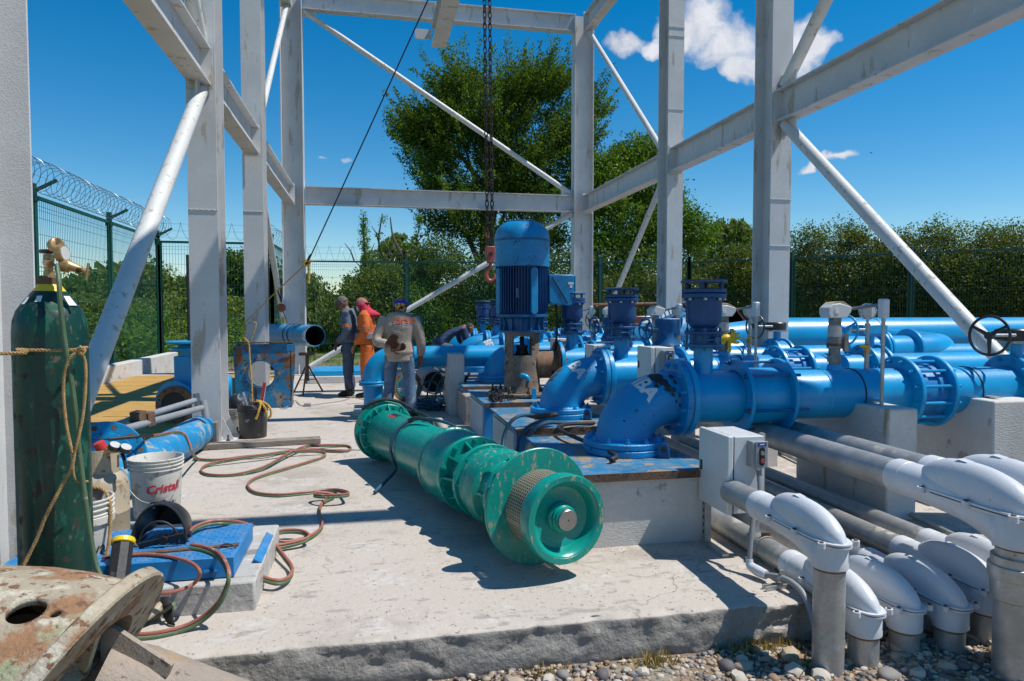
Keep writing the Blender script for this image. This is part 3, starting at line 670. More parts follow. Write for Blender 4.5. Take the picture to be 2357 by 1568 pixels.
# ================================================================ green borehole pump lying on the slab
A0 = Vector((.118, 6.86, .29)); B0 = Vector((.933, 3.842, .335)); AX = (B0 - A0).normalized()
gp = thing('submersible_pump', 'long green pump lying on the slab, flanged, with a mesh strainer at its near end', 'pump', A0)
def lat(name, prof, m='teal', n=48, par=None, cap=True, label=None): return part(name, par or gp, MB().lathe(A0, AX, prof, n, cap=cap), m, label)
f = lat('end_flange', [(-.012, .10), (-.012, .285), (-.006, .29), (.03, .29), (.036, .285), (.036, .2)], 'teal_w', cap=False)
bolts(f, A0 + AX * -.012, -AX, .255, 8, .022, .004, 0, 'rust', name='bolt_hole')
bolts(f, A0 + AX * .036, AX, .262, 8, .018, .004, 0, 'rust', name='bolt_hole')
f = lat('flange', [(.10, .2), (.10, .262), (.106, .268), (.128, .268), (.134, .262), (.134, .2)], cap=False); bolts(f, A0 + AX * .134, AX, .245, 12, .016, .018, .012, 'teal')
lat('suction_neck', [(.0, .235), (.13, .235)])
x_, y_, _ = frame(AX)
for i in range(12):
    th = 2 * math.pi * i / 12; d = x_ * math.cos(th) + y_ * math.sin(th)
    part('rib', gp, MB().prism([(0, 0), (.07, 0), (0, .085)], A0 + AX * .135 + d * .2, d, AX, d.cross(AX), .008), 'teal')
lat('barrel', [(.13, .205), (.16, .216), (1.04, .216), (1.05, .220), (1.06, .216), (1.80, .216)])
f = lat('flange', [(1.79, .21), (1.79, .268), (1.796, .275), (1.83, .275), (1.836, .268), (1.836, .2)], 'teal_w', cap=False); bolts(f, A0 + AX * 1.79, -AX, .248, 12, .017, .016, .01, 'teal')
bolts(f, A0 + AX * 1.836, AX, .262, 12, .016, .008, .0, 'teal')
lat('bell', [(1.83, .268), (1.87, .270), (1.95, .272), (2.03, .268), (2.12, .255), (2.19, .24)])
f = lat('flange', [(2.18, .2), (2.18, .262), (2.186, .268), (2.22, .268), (2.226, .262), (2.226, .18)], cap=False); bolts(f, A0 + AX * 2.226, AX, .243, 10, .018, .018, .014, 'teal')
lat('bowl', [(2.2, .185), (2.3, .19), (2.46, .205)])
f = lat('flange', [(2.43, .2), (2.43, .247), (2.436, .252), (2.462, .252), (2.468, .247), (2.468, .18)], cap=False); bolts(f, A0 + AX * 2.43, -AX, .232, 10, .016, .018, .014, 'teal'); 
lat('bowl', [(2.45, .225), (2.50, .228), (2.56, .215), (2.60, .19), (2.66, .18)], 'teal_w')
f = lat('flange', [(2.60, .18), (2.60, .243), (2.606, .248), (2.64, .250), (2.68, .247), (2.72, .236), (2.74, .18)], 'teal_w', cap=False)
lat('bowl', [(2.7, .20), (2.76, .185), (2.9, .175), (2.98, .19), (3.04, .2), (3.12, .2)])
f = lat('flange', [(2.86, .15), (2.86, .222), (2.866, .228), (2.89, .228), (2.896, .222), (2.896, .15)], cap=False); bolts(f, A0 + AX * 2.86, -AX, .207, 8, .016, .022, .016, 'teal'); bolts(f, A0 + AX * 2.896, AX, .207, 8, .016, .022, .016, 'teal')
for t0, t1, ra, rb_, k in ((2.226, 2.43, .19, .245, 10), (2.47, 2.60, .19, .235, 8), (2.74, 2.86, .18, .215, 8), (2.9, 3.11, .18, .23, 8)):
    for i in range(k):
        th = 2 * math.pi * (i + .0) / k; d = x_ * math.cos(th) + y_ * math.sin(th)
        part('rib', gp, MB().prism([(ra - .02, t0), (rb_, t0), (ra + .014, (t0 + t1) / 2), (rb_, t1), (ra - .02, t1)], A0, d, AX, d.cross(AX), .012), 'teal')
f = lat('plate_disc', [(3.12, .19), (3.12, .331), (3.124, .335), (3.138, .335), (3.142, .331), (3.142, .19), ], 'teal_w', 64, cap=False)
# perforated strainer: a lattice with real holes
def strainer():
    mb = MB(); n = 76; rows = 10; t0, t1 = 3.142, 3.36; R = .212
    bars = []
    for i in range(n):
        th = 2 * math.pi * i / n; w = 2 * math.pi / n * .17
        q = []
        for t in (t0, t1):
            for a, rr in ((th - w, R), (th + w, R), (th + w, R - .004), (th - w, R - .004)):
                d = x_ * math.cos(a) + y_ * math.sin(a); q.append(A0 + AX * t + d * rr)
        mb.add(q, [(0, 1, 5, 4), (1, 2, 6, 5), (2, 3, 7, 6), (3, 0, 4, 7)])
    for j in range(rows + 1):
        t = t0 + (t1 - t0) * j / rows; h = (t1 - t0) / rows * .17
        mb.lathe(A0, AX, [(t - h, R - .004), (t - h, R + .0008), (t + h, R + .0008), (t + h, R - .004), (t - h, R - .004)], n, cap=False)
    return mb
part('strainer', gp, strainer(), 'strainer', kind='stuff')
lat('inner_tube', [(3.1, .16), (3.36, .16)], 'black')
lat('end_ring', [(3.36, .16), (3.36, .230), (3.366, .238), (3.44, .242), (3.45, .238), (3.45, .2), (3.44, .188), (3.41, .178), (3.385, .165), (3.375, .14), (3.372, .08), (3.372, .0)], 'teal', 64)
lat('rim_lip', [(3.4505, .205), (3.453, .207), (3.4535, .234), (3.4505, .236)], 'teal_w', 64, cap=False)
lat('hub', [(3.36, .085), (3.395, .082), (3.405, .072), (3.425, .072), (3.43, .066), (3.445, .064), (3.445, .0)], 'teal')
lat('shaft_end', [(3.44, .056), (3.462, .056), (3.465, .053), (3.465, .005), (3.455, .003), (3.455, 0)], 'bare')
def decal(par, name, mb, m): return part(name, par, mb, m)
def cyl_patch(t0, t1, a0, a1, R):
    P = []
    for i in range(5):
        P.append([A0 + AX * (t0 + (t1 - t0) * i / 4) + (x_ * math.cos(a0 + (a1 - a0) * j / 6) + y_ * math.sin(a0 + (a1 - a0) * j / 6)) * R for j in range(7)])
    return MB().grid(P)
part('name_label', gp, cyl_patch(.42, .60, 1.62, 1.86, .2172), 'black'); part('label_stripe', gp, cyl_patch(.42, .60, 1.86, 1.98, .2176), 'red')
part('yellow_tag', gp, cyl_patch(.045, .115, 1.95, 2.06, .2368), 'yel')
# welding cable looped over the pump
cb = thing('welding_cable', 'blue grey welding cable looped over the green pump with its black rod holder', 'cable', (.5, 5.5, 0))
def over(t, a, R): return A0 + AX * t + (x_ * math.cos(a) + y_ * math.sin(a)) * R
pts = [over(1.02, a, .238) for a in (3.5, 3.1, 2.7, 2.3, 1.9, 1.55)] + [over(1.15, 1.2, .26), over(1.35, .9, .28), over(1.5, .5, .30), over(1.6, .1, .36)] + [Vector((.98, 5.1, .03)), Vector((1.05, 4.9, .02))]
pts = [Vector((.02, 5.55, .02)), over(1.0, 3.9, .27)] + pts
part('cable', cb, MB().tube(smooth_path(pts, 8), .014, 8), 'hose_b')
cpts = [over(1.06, 1.95, .25), over(1.12, 1.72, .262), over(1.34, 1.5, .262)]
part('rod_holder', cb, MB().tube(smooth_path(cpts, 5), [.019] * 6 + [.016] * 3 + [.008] * 2, 8), 'black')
cb2 = thing('rubber_cable', 'thick dark cable lying over the far flange of the green pump', 'cable', (.1, 6.9, 0))
part('cable', cb2, MB().tube(smooth_path([over(.02, 2.35, .315), over(.04, 2.0, .31), over(.05, 1.6, .309), over(.1, 1.15, .307), over(.3, .8, .30), over(.7, .5, .29), Vector((.55, 6.0, .12)), Vector((.7, 5.9, .02))], 8), .016, 8), 'blackr')

# ================================================================ pump rows
ROWY = [4.65, 6.33, 8.01, 9.69, 11.37, 13.05, 14.73]
RN = ['nearest', 'second', 'third', 'fourth', 'fifth', 'sixth', 'last']
EX = 1.76; PZ = .83
def plinth(k, Y):
    t = thing('pump_plinth', f'whitewashed concrete plinth with a blue chequered lid under the {RN[k]} pump from the slab edge', 'plinth', (EX, Y, 0), 'concrete plinths under the pump heads')
    y0, y1 = Y - .63, Y + .63
    xl = 1.22
    m = MB().box(xl, 2.10, y0, y1, -.01, .44); part('block', t, m, 'conc_w' , bevel=.012)
    part('lid', t, MB().box(xl - .03, 2.13, y0 - .035, y1 + .02, .442, .462), 'blue_deck', bevel=.002)
    part('lid_edge', t, MB().box(xl - .031, 2.131, y0 - .042, y0 - .036, .415, .464), 'rust')
    m = MB(); m.box(xl - .028, xl + .07, y0 - .03, y0 + .09, .05, .438); part('corner_plate', t, m, 'blue_lid')
    if k: part('side_board', t, MB().box(xl - .02, xl - .003, y0 + .12, y1 - .1, .02, .40), 'grey')
    return t
def letters(par, txt, o, t0, f0, size, r, m='white', skew=0.):
    tm = dense(text_mb(txt, size, 0, bold=size * .045), .02); o = Vector(o); out = MB(); w, h = .37, .27
    for x, y, _ in tm.v:
        t = t0 + y / .46; fi = f0 + x / r
        c = o + Vector((w * (1 - math.cos(t)), 0, h * math.sin(t))); no = Vector((-h * math.cos(t), 0, w * math.sin(t))).normalized()
        out.v.append(tuple(c + (no * math.cos(fi) + Vector((0, -1, 0)) * math.sin(fi)) * (r + .0022 + .0)))
    out.f = tm.f; return part('lettering', par, out, m, ang=80)
def elbow(k, Y, mt, txt):
    o = Vector((EX, Y, .565)); P, R = elbow_pts(o)
    t = thing('pump_head_elbow', f'blue cast elbow on a bolted round flange, {RN[k]} in the row from the slab edge', 'pipe elbow', (EX, Y, .46), 'blue pump head elbows')
    f = flange(t, (EX, Y, .463), Z3, .292, .045, 0, mt); 
    f = flange(t, (EX, Y, .511), Z3, .29, .042, 12 if k < 4 else 0, mt, br=.02)
    part('seam', t, MB().lathe((EX, Y, .507), Z3, [(0, .282), (.005, .282)], 40), 'black')
    e = part('elbow', t, MB().tube([Vector((EX, Y, .55))] + P + [Vector((EX + .42, Y, PZ + .005))], [.215] + R + [.185], 40), mt)
    for q in letter_jobs.get(k, ()): letters(t, q[0], o, q[1], q[2], q[3], .1935 - .001, 'white')
    flange(t, (EX + .36, Y, PZ + .002), X3, .275, .045, 12 if k < 4 else 0, mt, front=False, back=True, br=.018)
    m = MB().prism([(-.04, 0), (.04, 0), (.036, .06), (.02, .1), (-.02, .1), (-.036, .06)], (EX + .16, Y - .31, .462), (.75, -.66, 0), Z3, (.66, .75, 0), .022)
    part('lifting_lug', t, m, 'blue_mid'); part('lug_hole', t, MB().cyl((EX + .155, Y - .32, .52), (EX + .182, Y - .285, .52), .018), 'black')
    return t
letter_jobs = {0: [('IBA', rad(57), rad(38), .150)], 1: [('BA', rad(58), rad(45), .155)], 3: [('BA', rad(60), rad(38), .17)], 4: [('BE', rad(60), rad(38), .17)], 6: [('BA', rad(60), rad(38), .17)]}
def outlet(k, Y, mt='blue'):
    """straight discharge line running to the right, with couplings, valve and straps"""
    L = thing('discharge_pipe', f'blue discharge pipe running right from the {RN[k]} pump, with bolted flanges and couplings', 'pipe', (2.2, Y, 0), 'blue discharge pipes')
    d = k < 4
    flange(L, (2.17, Y, PZ), X3, .275, .045, 0, mt)
    part('seam', L, MB().lathe((2.166, Y, PZ), X3, [(0, .268), (.006, .268)], 40), 'black')
    m = MB().cyl((2.2, Y, PZ), (3.99, Y, PZ), .183, n=40); part('pipe', L, m, mt)
    part('weld_seam', L, MB().lathe((3.30, Y, PZ), X3, [(-.008, .183), (0, .187), (.008, .183)], 40), mt)
    part('pipe', L, MB().cyl((4.3, Y, PZ), (5.0, Y, PZ), .183, n=40), mt)
    part('stem', L, MB().cyl((2.36, Y, PZ), (2.36, Y, 1.2), .068, n=24), mt)
    # restrained sleeve coupling
    c = part('coupling', L, MB().lathe((2.62, Y, PZ), X3, [(0, .19), (.02, .205), (.32, .205), (.34, .19)], 40), mt)
    for x in (2.60, 2.94):
        g = part('clamp_ring', c, MB().lathe((x, Y, PZ), X3, [(0, .19), (0, .27), (.022, .275), (.03, .27), (.03, .19)], 40, cap=False), mt)
    for i in range(6):
        th = math.pi * (2 * i + .62) / 6; q = Vector((0, math.cos(th), math.sin(th))) * .248
        part('tie_rod', c, MB().cyl(Vector((2.56, Y, PZ)) + q, Vector((3.06 if i % 2 else 3.02, Y, PZ)) + q, .011, n=8), 'blue_mid')
        if d: bolts(c, Vector((2.60, Y, PZ)) + q, (-1, 0, 0), 0, 1, .02, .016, 0, 'blue_mid')
    # dismantling joint
    flange(L, (3.97, Y, PZ), X3, .277, .035, 12 if d else 0, mt, front=False, back=True, br=.016)
    flange(L, (4.26, Y, PZ), X3, .277, .035, 0, mt)
    part('joint_body', L, MB().lathe((4.0, Y, PZ), X3, [(0, .215), (.09, .215), (.1, .2), (.18, .2), (.19, .215), (.27, .215)], 40), 'blue_lid')
    for i in range(12):
        th = math.pi * (i + .5) / 6; q = Vector((0, math.cos(th), math.sin(th))) * .243
        part('tie_rod', L, MB().cyl(Vector((4.0, Y, PZ)) + q, Vector((4.33, Y, PZ)) + q, .012, n=8), mt)
    if d:
        for i in range(6):
            th = math.pi * (i * 2 + .5) / 6; q = Vector((0, math.cos(th), math.sin(th))) * .243
            bolts(L, Vector((4.295, Y, PZ)) + q, X3, 0, 1, .02, .02, .02, mt)
    # strap bands on the piers
    for x in (3.60, 4.62):
        part('strap', L, MB().lathe((x - .03, Y, PZ), X3, [(0, .183), (0, .188), (.06, .188), (.06, .183)], 40, cap=False), mt)
        part('gasket', L, MB().lathe((x - .036, Y, PZ), X3, [(0, .183), (0, .1895), (.007, .1895), (.007, .183)], 40, cap=False), 'blackr')
        if d: part('strap_foot', L, MB().box(x - .03, x + .03, Y - .28, Y - .17, .80, .808), 'galv'); 
    flange(L, (4.98, Y, PZ), X3, .277, .035, 12 if d else 0, mt, front=False, back=True, br=.018)
    part('valve_body', L, MB().lathe((5.015, Y, PZ), X3, [(0, .2), (0, .25), (.14, .25), (.14, .2)], 40), mt)
    flange(L, (5.157, Y, PZ), X3, .277, .035, 12 if d else 0, mt, br=.018)
    part('pipe', L, MB().cyl((5.19, Y, PZ), (8.2 if k < 3 else 5.5, Y, PZ), .183, n=40), mt)
    return L
def valve_gear(k, Y, m, bm):
    t = thing('valve_gearbox', f'{"black" if m == "black" else "blue"} gearbox with a spoked handwheel on the {RN[k]} discharge pipe', 'valve', (5.08, Y, 1.08), 'valve gearboxes with handwheels')
    part('stem', t, MB().cyl((5.08, Y, 1.06), (5.08, Y, 1.20), .045, n=18), bm); part('mount_plate', t, MB().box(4.97, 5.19, Y - .07, Y + .07, 1.195, 1.215), 'galv' if m == 'black' else bm)
    if m == 'black': part('gearbox', t, MB().lathe((5.05, Y, 1.216), Z3, [(0, .125), (.01, .135), (.085, .135), (.095, .125)], 32), m)
    else: part('gearbox', t, MB().box(4.93, 5.22, Y - .09, Y + .09, 1.216, 1.31), m, bevel=.008)
    part('shaft', t, MB().cyl((4.72, Y - .10, 1.262), (4.95, Y - .10, 1.262), .014, n=10), 'bare')
    wheel(t, (4.71, Y - .10, 1.262), (1, .25, 0), .15, m, 3, .011, ph=.5)
    return t
def air_valve(k, Y):
    t = thing('air_valve', f'dark blue upright air valve with a raised round cap on the {RN[k]} discharge pipe', 'air valve', (2.36, Y, 1.19), 'dark blue air valves')
    o = (2.36, Y, 0)
    def l(n, p, m='blue_dk', nn=36): return part(n, t, MB().lathe(o, Z3, p, nn), m)
    f = l('flange', [(1.192, .136), (1.196, .140), (1.214, .140), (1.218, .136)], 'blue_mid'); bolts(f, (2.36, Y, 1.192), (0, 0, -1), .118, 8, .012, .016, .01, 'blue_mid')
    l('wafer_valve', [(1.218, .095), (1.282, .095)], 'blue_mid')
    for i in range(8):
        th = math.pi * (i + .5) / 4; part('stud', t, MB().cyl((2.36 + .118 * math.cos(th), Y + .118 * math.sin(th), 1.2), (2.36 + .118 * math.cos(th), Y + .118 * math.sin(th), 1.33), .008, n=8), 'blue_mid')
    part('lever', t, MB().cyl((2.30, Y - .14, 1.25), (2.42, Y - .14, 1.25), .007, n=8), 'blue_mid'); part('lever_boss', t, MB().cyl((2.39, Y - .155, 1.25), (2.39, Y - .10, 1.25), .022, n=12), 'blue_mid')
    f = l('flange', [(1.284, .13), (1.288, .135), (1.304, .135), (1.308, .13)]); bolts(f, (2.36, Y, 1.308), Z3, .115, 8, .013, .016, .01, 'blue_mid')
    l('body', [(1.305, .08), (1.33, .082), (1.345, .10), (1.37, .117), (1.41, .126), (1.55, .128)])
    for s in (-1, 1): part('side_rib', t, MB().box(2.36 + s * .118 - .012, 2.36 + s * .118 + .012, Y - .02, Y + .02, 1.37, 1.53), 'blue_dk')
    f = l('flange', [(1.545, .15), (1.55, .157), (1.575, .157), (1.578, .15)]); bolts(f, (2.36, Y, 1.545), (0, 0, -1), .142, 8, .013, .016, 0, 'galv')
    l('flange', [(1.581, .15), (1.585, .157), (1.608, .157), (1.612, .15)])
    for i in range(4):
        th = math.pi * (i + .5) / 2 + .2; part('cap_post', t, MB().cyl((2.36 + .12 * math.cos(th), Y + .12 * math.sin(th), 1.61), (2.36 + .12 * math.cos(th), Y + .12 * math.sin(th), 1.655), .014, n=10), 'blue_dk')
    l('cap', [(1.652, .155), (1.655, .163), (1.668, .165), (1.676, .155), (1.678, .0)], 'blue_mid')
    part('cap_edge', t, MB().lathe(o, Z3, [(1.653, .1635), (1.658, .1655), (1.663, .1645)], 36, cap=False), 'rust')
    return t
def pier(name_lab, x0, x1, y0, y1, top, zb=-.02):
    return solo('pipe_pier', MB().box(x0, x1, y0, y1, zb, top), 'conc_w', name_lab, 'pier', ((x0 + x1) / 2, (y0 + y1) / 2, 0), 'whitewashed concrete pipe piers', bevel=.015)
def sensor(k, Y):
    t = thing('flow_sensor', f'grey flow sensor head on a banded steel riser above the {RN[k]} discharge pipe', 'flow sensor', (3.43, Y, 1.0), 'flow sensor heads on the discharge pipes')
    x = 3.43
    part('boss', t, MB().lathe((x, Y, 1.0), Z3, [(0, .055), (.03, .05), (.05, .045)], 20), 'blue')
    part('riser', t, MB().lathe((x, Y, 1.04), Z3, [(0, .038), (.03, .038), (.03, .05), (.075, .05), (.075, .042), (.13, .042), (.13, .055), (.20, .055), (.20, .048), (.24, .048), (.24, .045), (.36, .045)], 24), 'foil')
    part('sleeve', t, MB().lathe((x, Y, 1.26), Z3, [(0, .049), (.085, .049)], 24), 'galv'); part('strap', t, MB().lathe((x, Y, 1.19), Z3, [(0, .058), (.02, .058)], 24), 'rust')
    part('cork_handle', t, MB().box(x + .045, x + .075, Y - .06, Y - .03, 1.15, 1.28), 'tan')
    part('head', t, MB().prism([(-.08, 0), (.06, 0), (.095, .05), (.095, .085), (.0, .11), (-.06, .105), (-.095, .075), (-.095, .035)], (x, Y - .06, 1.40), X3, Z3, Y3, .12), 'grey', bevel=.006)
    part('head_cap', t, MB().prism([(-.06, .105), (.09, .09), (.03, .125), (-.04, .12)], (x, Y - .055, 1.40), X3, Z3, Y3, .11), 'tan')
    part('flex_conduit', t, MB().tube(smooth_path([(x + .09, Y, 1.47), (x + .15, Y - .05, 1.475), (x + .22, Y - .2, 1.50), (x + .20, Y - .31, 1.515)], 6), .011, 8), 'grey_d')
    part('label', t, MB().box(x - .045, x - .012, Y - .064, Y - .061, 1.435, 1.47), 'lab_w')
    return t
def jpost(k, Y):
    t = thing('junction_post', f'slim grey conduit post with a junction box beside the {RN[k]} discharge pipe', 'conduit post', (3.6, Y - .30, .8), 'slim grey junction posts')
    part('tube', t, MB().cyl((3.6, Y - .30, .78), (3.6, Y - .30, 1.42), .014, n=12), 'galv'); part('junction_box', t, MB().box(3.57, 3.625, Y - .335, Y - .27, 1.40, 1.54), 'cond', bevel=.012)
    return t
def gauge(k, Y):
    t = thing('pressure_gauge', f'round pressure gauge with a yellow lever tap on the {RN[k]} discharge pipe', 'gauge', (3.71, Y, 1.0), 'pressure gauges on the discharge pipes')
    x = 3.71; part('nipple', t, MB().lathe((x, Y, .99), Z3, [(0, .02), (.12, .018), (.12, .022), (.17, .022), (.17, .014), (.34, .014), (.34, .02), (.37, .02), (.37, .01), (.40, .01)], 14), 'galv')
    part('tap', t, MB().lathe((x, Y, 1.12), Z3, [(0, .02), (.02, .026), (.06, .026), (.08, .018)], 14), 'brass'); part('tap_lever', t, MB().obox((x - .045, Y - .03, 1.185), (-1, 0, .05), Z3, .085, .014, .014), 'yel')
    c = Vector((x - .01, Y - .01, 1.45)); part('case', t, MB().lathe(c, (-.25, -1, 0), [(-.02, .055), (-.015, .062), (.02, .062), (.026, .055), (.02, .052)], 28), 'silver'); part('dial', t, MB().cyl(c + Vector((-.0045, -.018, 0)), c + Vector((-.005, -.022, 0)), .053, n=28), 'gauge')
    return t
def chips(par, o, spots, seed, m='blackr'):
    g = random.Random(seed); o = Vector(o); w, h, r = .37, .27, .1925
    for t0, f0, R_ in spots:
        n = 14; poly = [(0, 0)] + [(R_ * (.55 + .75 * g.random()) * math.cos(2 * math.pi * i / n) * 1.3, R_ * (.45 + .7 * g.random()) * math.sin(2 * math.pi * i / n)) for i in range(n)]; q = MB(); q.v = [(x, y, 0) for x, y in poly]; q.f = [(0, 1 + i, 1 + (i + 1) % n) for i in range(n)]; q = dense(q, .015)
        out = MB(); out.f = q.f
        for x, y, _ in q.v:
            t = rad(t0) + y / .46; fi = rad(f0) + x / r; c = o + Vector((w * (1 - math.cos(t)), 0, h * math.sin(t))); no = Vector((-h * math.cos(t), 0, w * math.sin(t))).normalized(); out.v.append(tuple(c + (no * math.cos(fi) + Vector((0, -1, 0)) * math.sin(fi)) * (r + .0042)))
        part('bare_patch', par, out, m, ang=80)
for k, Y in enumerate(ROWY):
    plinth(k, Y)
    if k != 2: e_ = elbow(k, Y, 'blue_chip' if k == 0 else 'blue_pump', None)
    if k == 0: chips(e_, (EX, Y, .565), [(68, 18, .035), (70, 30, .045), (73, 42, .035), (66, 48, .018), (75, 58, .028), (80, 66, .016), (83, 50, .014), (78, 76, .018), (84, 80, .012), (82, 34, .02), (80, 90, .010), (60, 30, .012), (20, 60, .008), (84, 100, .012)], 5)
    if k == 1: chips(e_, (EX, Y, .565), [(30, 8, .03), (36, 12, .025), (44, 4, .03), (70, 55, .006), (66, 70, .008), (60, 80, .008), (52, 76, .006)], 6, 'rust')
    outlet(k, Y); air_valve(k, Y)
    valve_gear(k, Y, 'blue' if k in (1, 4) else 'black', 'blue')
    if k < 5:
        pier(f'narrow whitewashed pier under the {RN[k]} discharge pipe, left of its joint', 3.49, 3.73, Y - .50, Y + .55, .775)
        pier(f'wide whitewashed pier under the {RN[k]} discharge pipe, right of its flanged joint', 4.48, 4.90, Y - .38, Y + .5, .79)
        sensor(k, Y); jpost(k, Y); gauge(k, Y)
# ---- muddy motor pump standing in the third place
MY = 8.01; mp = thing('motor_pump', 'tall blue ribbed electric motor on a muddy iron stand, beside the red hook', 'motor pump', (1.75, MY, .46))
o = (1.75, MY, 0)
def ml(n, p, m, nn=48, cap=True, par=None): return part(n, par or mp, MB().lathe(o, Z3, p, nn, cap=cap), m)
f = ml('base_plate', [(.475, .39), (.48, .40), (.505, .40), (.51, .39)], 'mud'); bolts(f, (1.75, MY, .51), Z3, .35, 10, .024, .03, .05, 'rust')
def stand():
    mb = MB(); n = 48; zs = [.50, .53, .60, .75, .90, .94, 1.16, 1.19, 1.22]; R = [.235, .22, .212, .208, .204, .203, .203, .21, .235]; v = []; f = []
    for z, r_ in zip(zs, R):
        for i in range(n): th = 2 * math.pi * i / n; v.append((1.75 + r_ * math.cos(th), MY + r_ * math.sin(th), z))
    N = len(v)
    for z, r_ in zip(zs, R):
        for i in range(n): th = 2 * math.pi * i / n; v.append((1.75 + (r_ - .03) * math.cos(th), MY + (r_ - .03) * math.sin(th), z))
    def hole(i): a = (i + .5) / n * 360; return min(abs(a - 262), abs(a - 82)) < 34
    for j in range(len(zs) - 1):
        for i in range(n):
            q = (i + 1) % n; h = j == 5 and hole(i)
            if not h:
                f.append((j * n + i, j * n + q, (j + 1) * n + q, (j + 1) * n + i)); f.append((N + j * n + i, N + (j + 1) * n + i, N + (j + 1) * n + q, N + j * n + q))
                if j == 5 and hole(q): f.append((j * n + q, (j + 1) * n + q, N + (j + 1) * n + q, N + j * n + q))
                if j == 5 and hole(i - 1): f.append((j * n + i, N + j * n + i, N + (j + 1) * n + i, (j + 1) * n + i))
            else:
                f.append((j * n + i, j * n + q, N + j * n + q, N + j * n + i)); f.append(((j + 1) * n + i, N + (j + 1) * n + i, N + (j + 1) * n + q, (j + 1) * n + q))
    return mb.add(v, f)
part('stand', mp, stand(), 'mud'); part('drive_shaft', mp, MB().lathe((1.75, MY, .85), Z3, [(0, .03), (.1, .03), (.1, .075), (.13, .075), (.13, .05), (.17, .05), (.17, .07), (.2, .07), (.2, .025), (.4, .025)], 20), 'blackr')
for i in range(10):
    th = i * .628; part('gland_stud', mp, MB().cyl((1.75 + .065 * math.cos(th), MY + .065 * math.sin(th), .9), (1.75 + .055 * math.cos(th), MY + .055 * math.sin(th), 1.05), .007, n=6), 'blackr')
f = ml('adapter_flange', [(1.205, .24), (1.208, .272), (1.228, .275), (1.232, .24)], 'blue_mid')
ml('lantern', [(1.23, .22), (1.25, .215), (1.36, .235), (1.38, .27)], 'blue_mid')
for i in range(14):
    th = 2 * math.pi * i / 14; d = Vector((math.cos(th), math.sin(th), 0)); part('rib', mp, MB().prism([(.2, 1.232), (.27, 1.232), (.255, 1.30), (.262, 1.36), (.29, 1.385), (.2, 1.385)], (1.75, MY, 0), d, Z3, d.cross(Vector(Z3)), .016), 'blue_mid')
ml('end_shield', [(1.382, .28), (1.386, .305), (1.415, .305), (1.42, .28)], 'blue_mid')
ml('stator', [(1.40, .265), (1.98, .265)], 'blue_dk')  # darker blue puts the dark gaps between the fins into the colour
nf = 60
for i in range(nf):
    th = 2 * math.pi * i / nf; a = math.degrees(th)
    if any(abs((a - q + 180) % 360 - 180) < 13 for q in (285, 15, 195, 105)): continue
    d = Vector((math.cos(th), math.sin(th), 0)); part('fin', mp, MB().prism([(.255, 1.42), (.285, 1.42), (.312, 1.47), (.312, 1.965), (.255, 1.965)], (1.75, MY, 0), d, Z3, d.cross(Vector(Z3)), .008), 'blue_dk')
for q in (285, 15, 195, 105):
    th = rad(q); d = Vector((math.cos(th), math.sin(th), 0)); s = d.cross(Vector(Z3))
    part('fin_cover', mp, MB().prism([(-.045, 1.45), (-.02, 1.415), (.02, 1.415), (.045, 1.45), (.045, 1.93), (.02, 1.955), (-.02, 1.955), (-.045, 1.93)], Vector((1.75, MY, 0)) + d * .27, s, Z3, d, .05), 'blue_mot', bevel=.008)
part('nameplate', mp, MB().obox((1.75 + .313 * math.cos(rad(248)), MY + .313 * math.sin(rad(248)), 1.66), Z3, (math.cos(rad(248)), math.sin(rad(248)), 0), .11, .03, .01), 'blue_plate')
ml('fan_cowl', [(1.965, .31), (1.97, .322), (2.26, .325), (2.265, .331), (2.283, .331), (2.288, .323), (2.35, .318), (2.41, .29), (2.45, .255), (2.478, .215), (2.485, .19), (2.49, .19), (2.49, .0)], 'blue_mot', 64)
ml('top_cap', [(2.49, .175), (2.497, .18), (2.503, .17), (2.503, 0)], 'blue_mid')
part('cowl_band', mp, MB().lathe(o, Z3, [(2.262, .3315), (2.268, .3335), (2.280, .3335), (2.286, .3315)], 64, cap=False), 'blue_mid')
part('lift_eye', mp, MB().prism([(0, 0), (.05, 0), (.05, .05), (.035, .055)], (1.58, MY - .30, 2.02), (.8, -.6, 0), Z3, (.6, .8, 0), .02), 'blue_mot')
b = part('terminal_box', mp, MB().prism([(0, 0), (.03, -.03), (.25, -.055), (.31, -.03), (.31, .29), (.28, .31), (0, .31)], (2.04, MY - .15, 1.57), X3, Z3, Y3, .24), 'blue_mot', bevel=.01)
part('box_lid', b, MB().box(2.353, 2.362, MY - .15, MY + .09, 1.55, 1.87), 'blue_mot', bevel=.003)
part('warning_label', b, MB().box(2.27, 2.335, MY - .1535, MY - .151, 1.765, 1.79), 'lab_w'); part('warning_label', b, MB().box(2.29, 2.32, MY - .1535, MY - .151, 1.725, 1.757), 'lab_w')
part('box_strap', b, MB().obox((2.17, MY - .155, 1.70), (.5, 0, -.8), Y3, .36, .008, .012), 'black')
part('cable', mp, MB().tube(smooth_path([(2.16, MY, 1.55), (2.17, MY - .02, 1.35), (2.16, MY - .03, 1.1), (2.12, MY - .05, .9), (2.06, MY - .24, .6)], 6), .014, 8), 'blackr')
part('outlet', mp, MB().lathe((1.9, MY, PZ), X3, [(0, .165), (.26, .165), (.26, .24), (.29, .24)], 36), 'rust_o'); 
f = flange(mp, (2.20, MY, PZ), X3, .245, .03, 10, 'rust', back=True)
part('blue_valve', mp, MB().tube(smooth_path([(1.70, MY - .21, .70), (1.70, MY - .26, .715), (1.74, MY - .29, .70), (1.76, MY - .29, .66)], 4), .03, 12), 'blue'); part('nipple', mp, MB().cyl((1.75, MY - .29, .58), (1.75, MY - .29, .66), .02, n=10), 'rust')
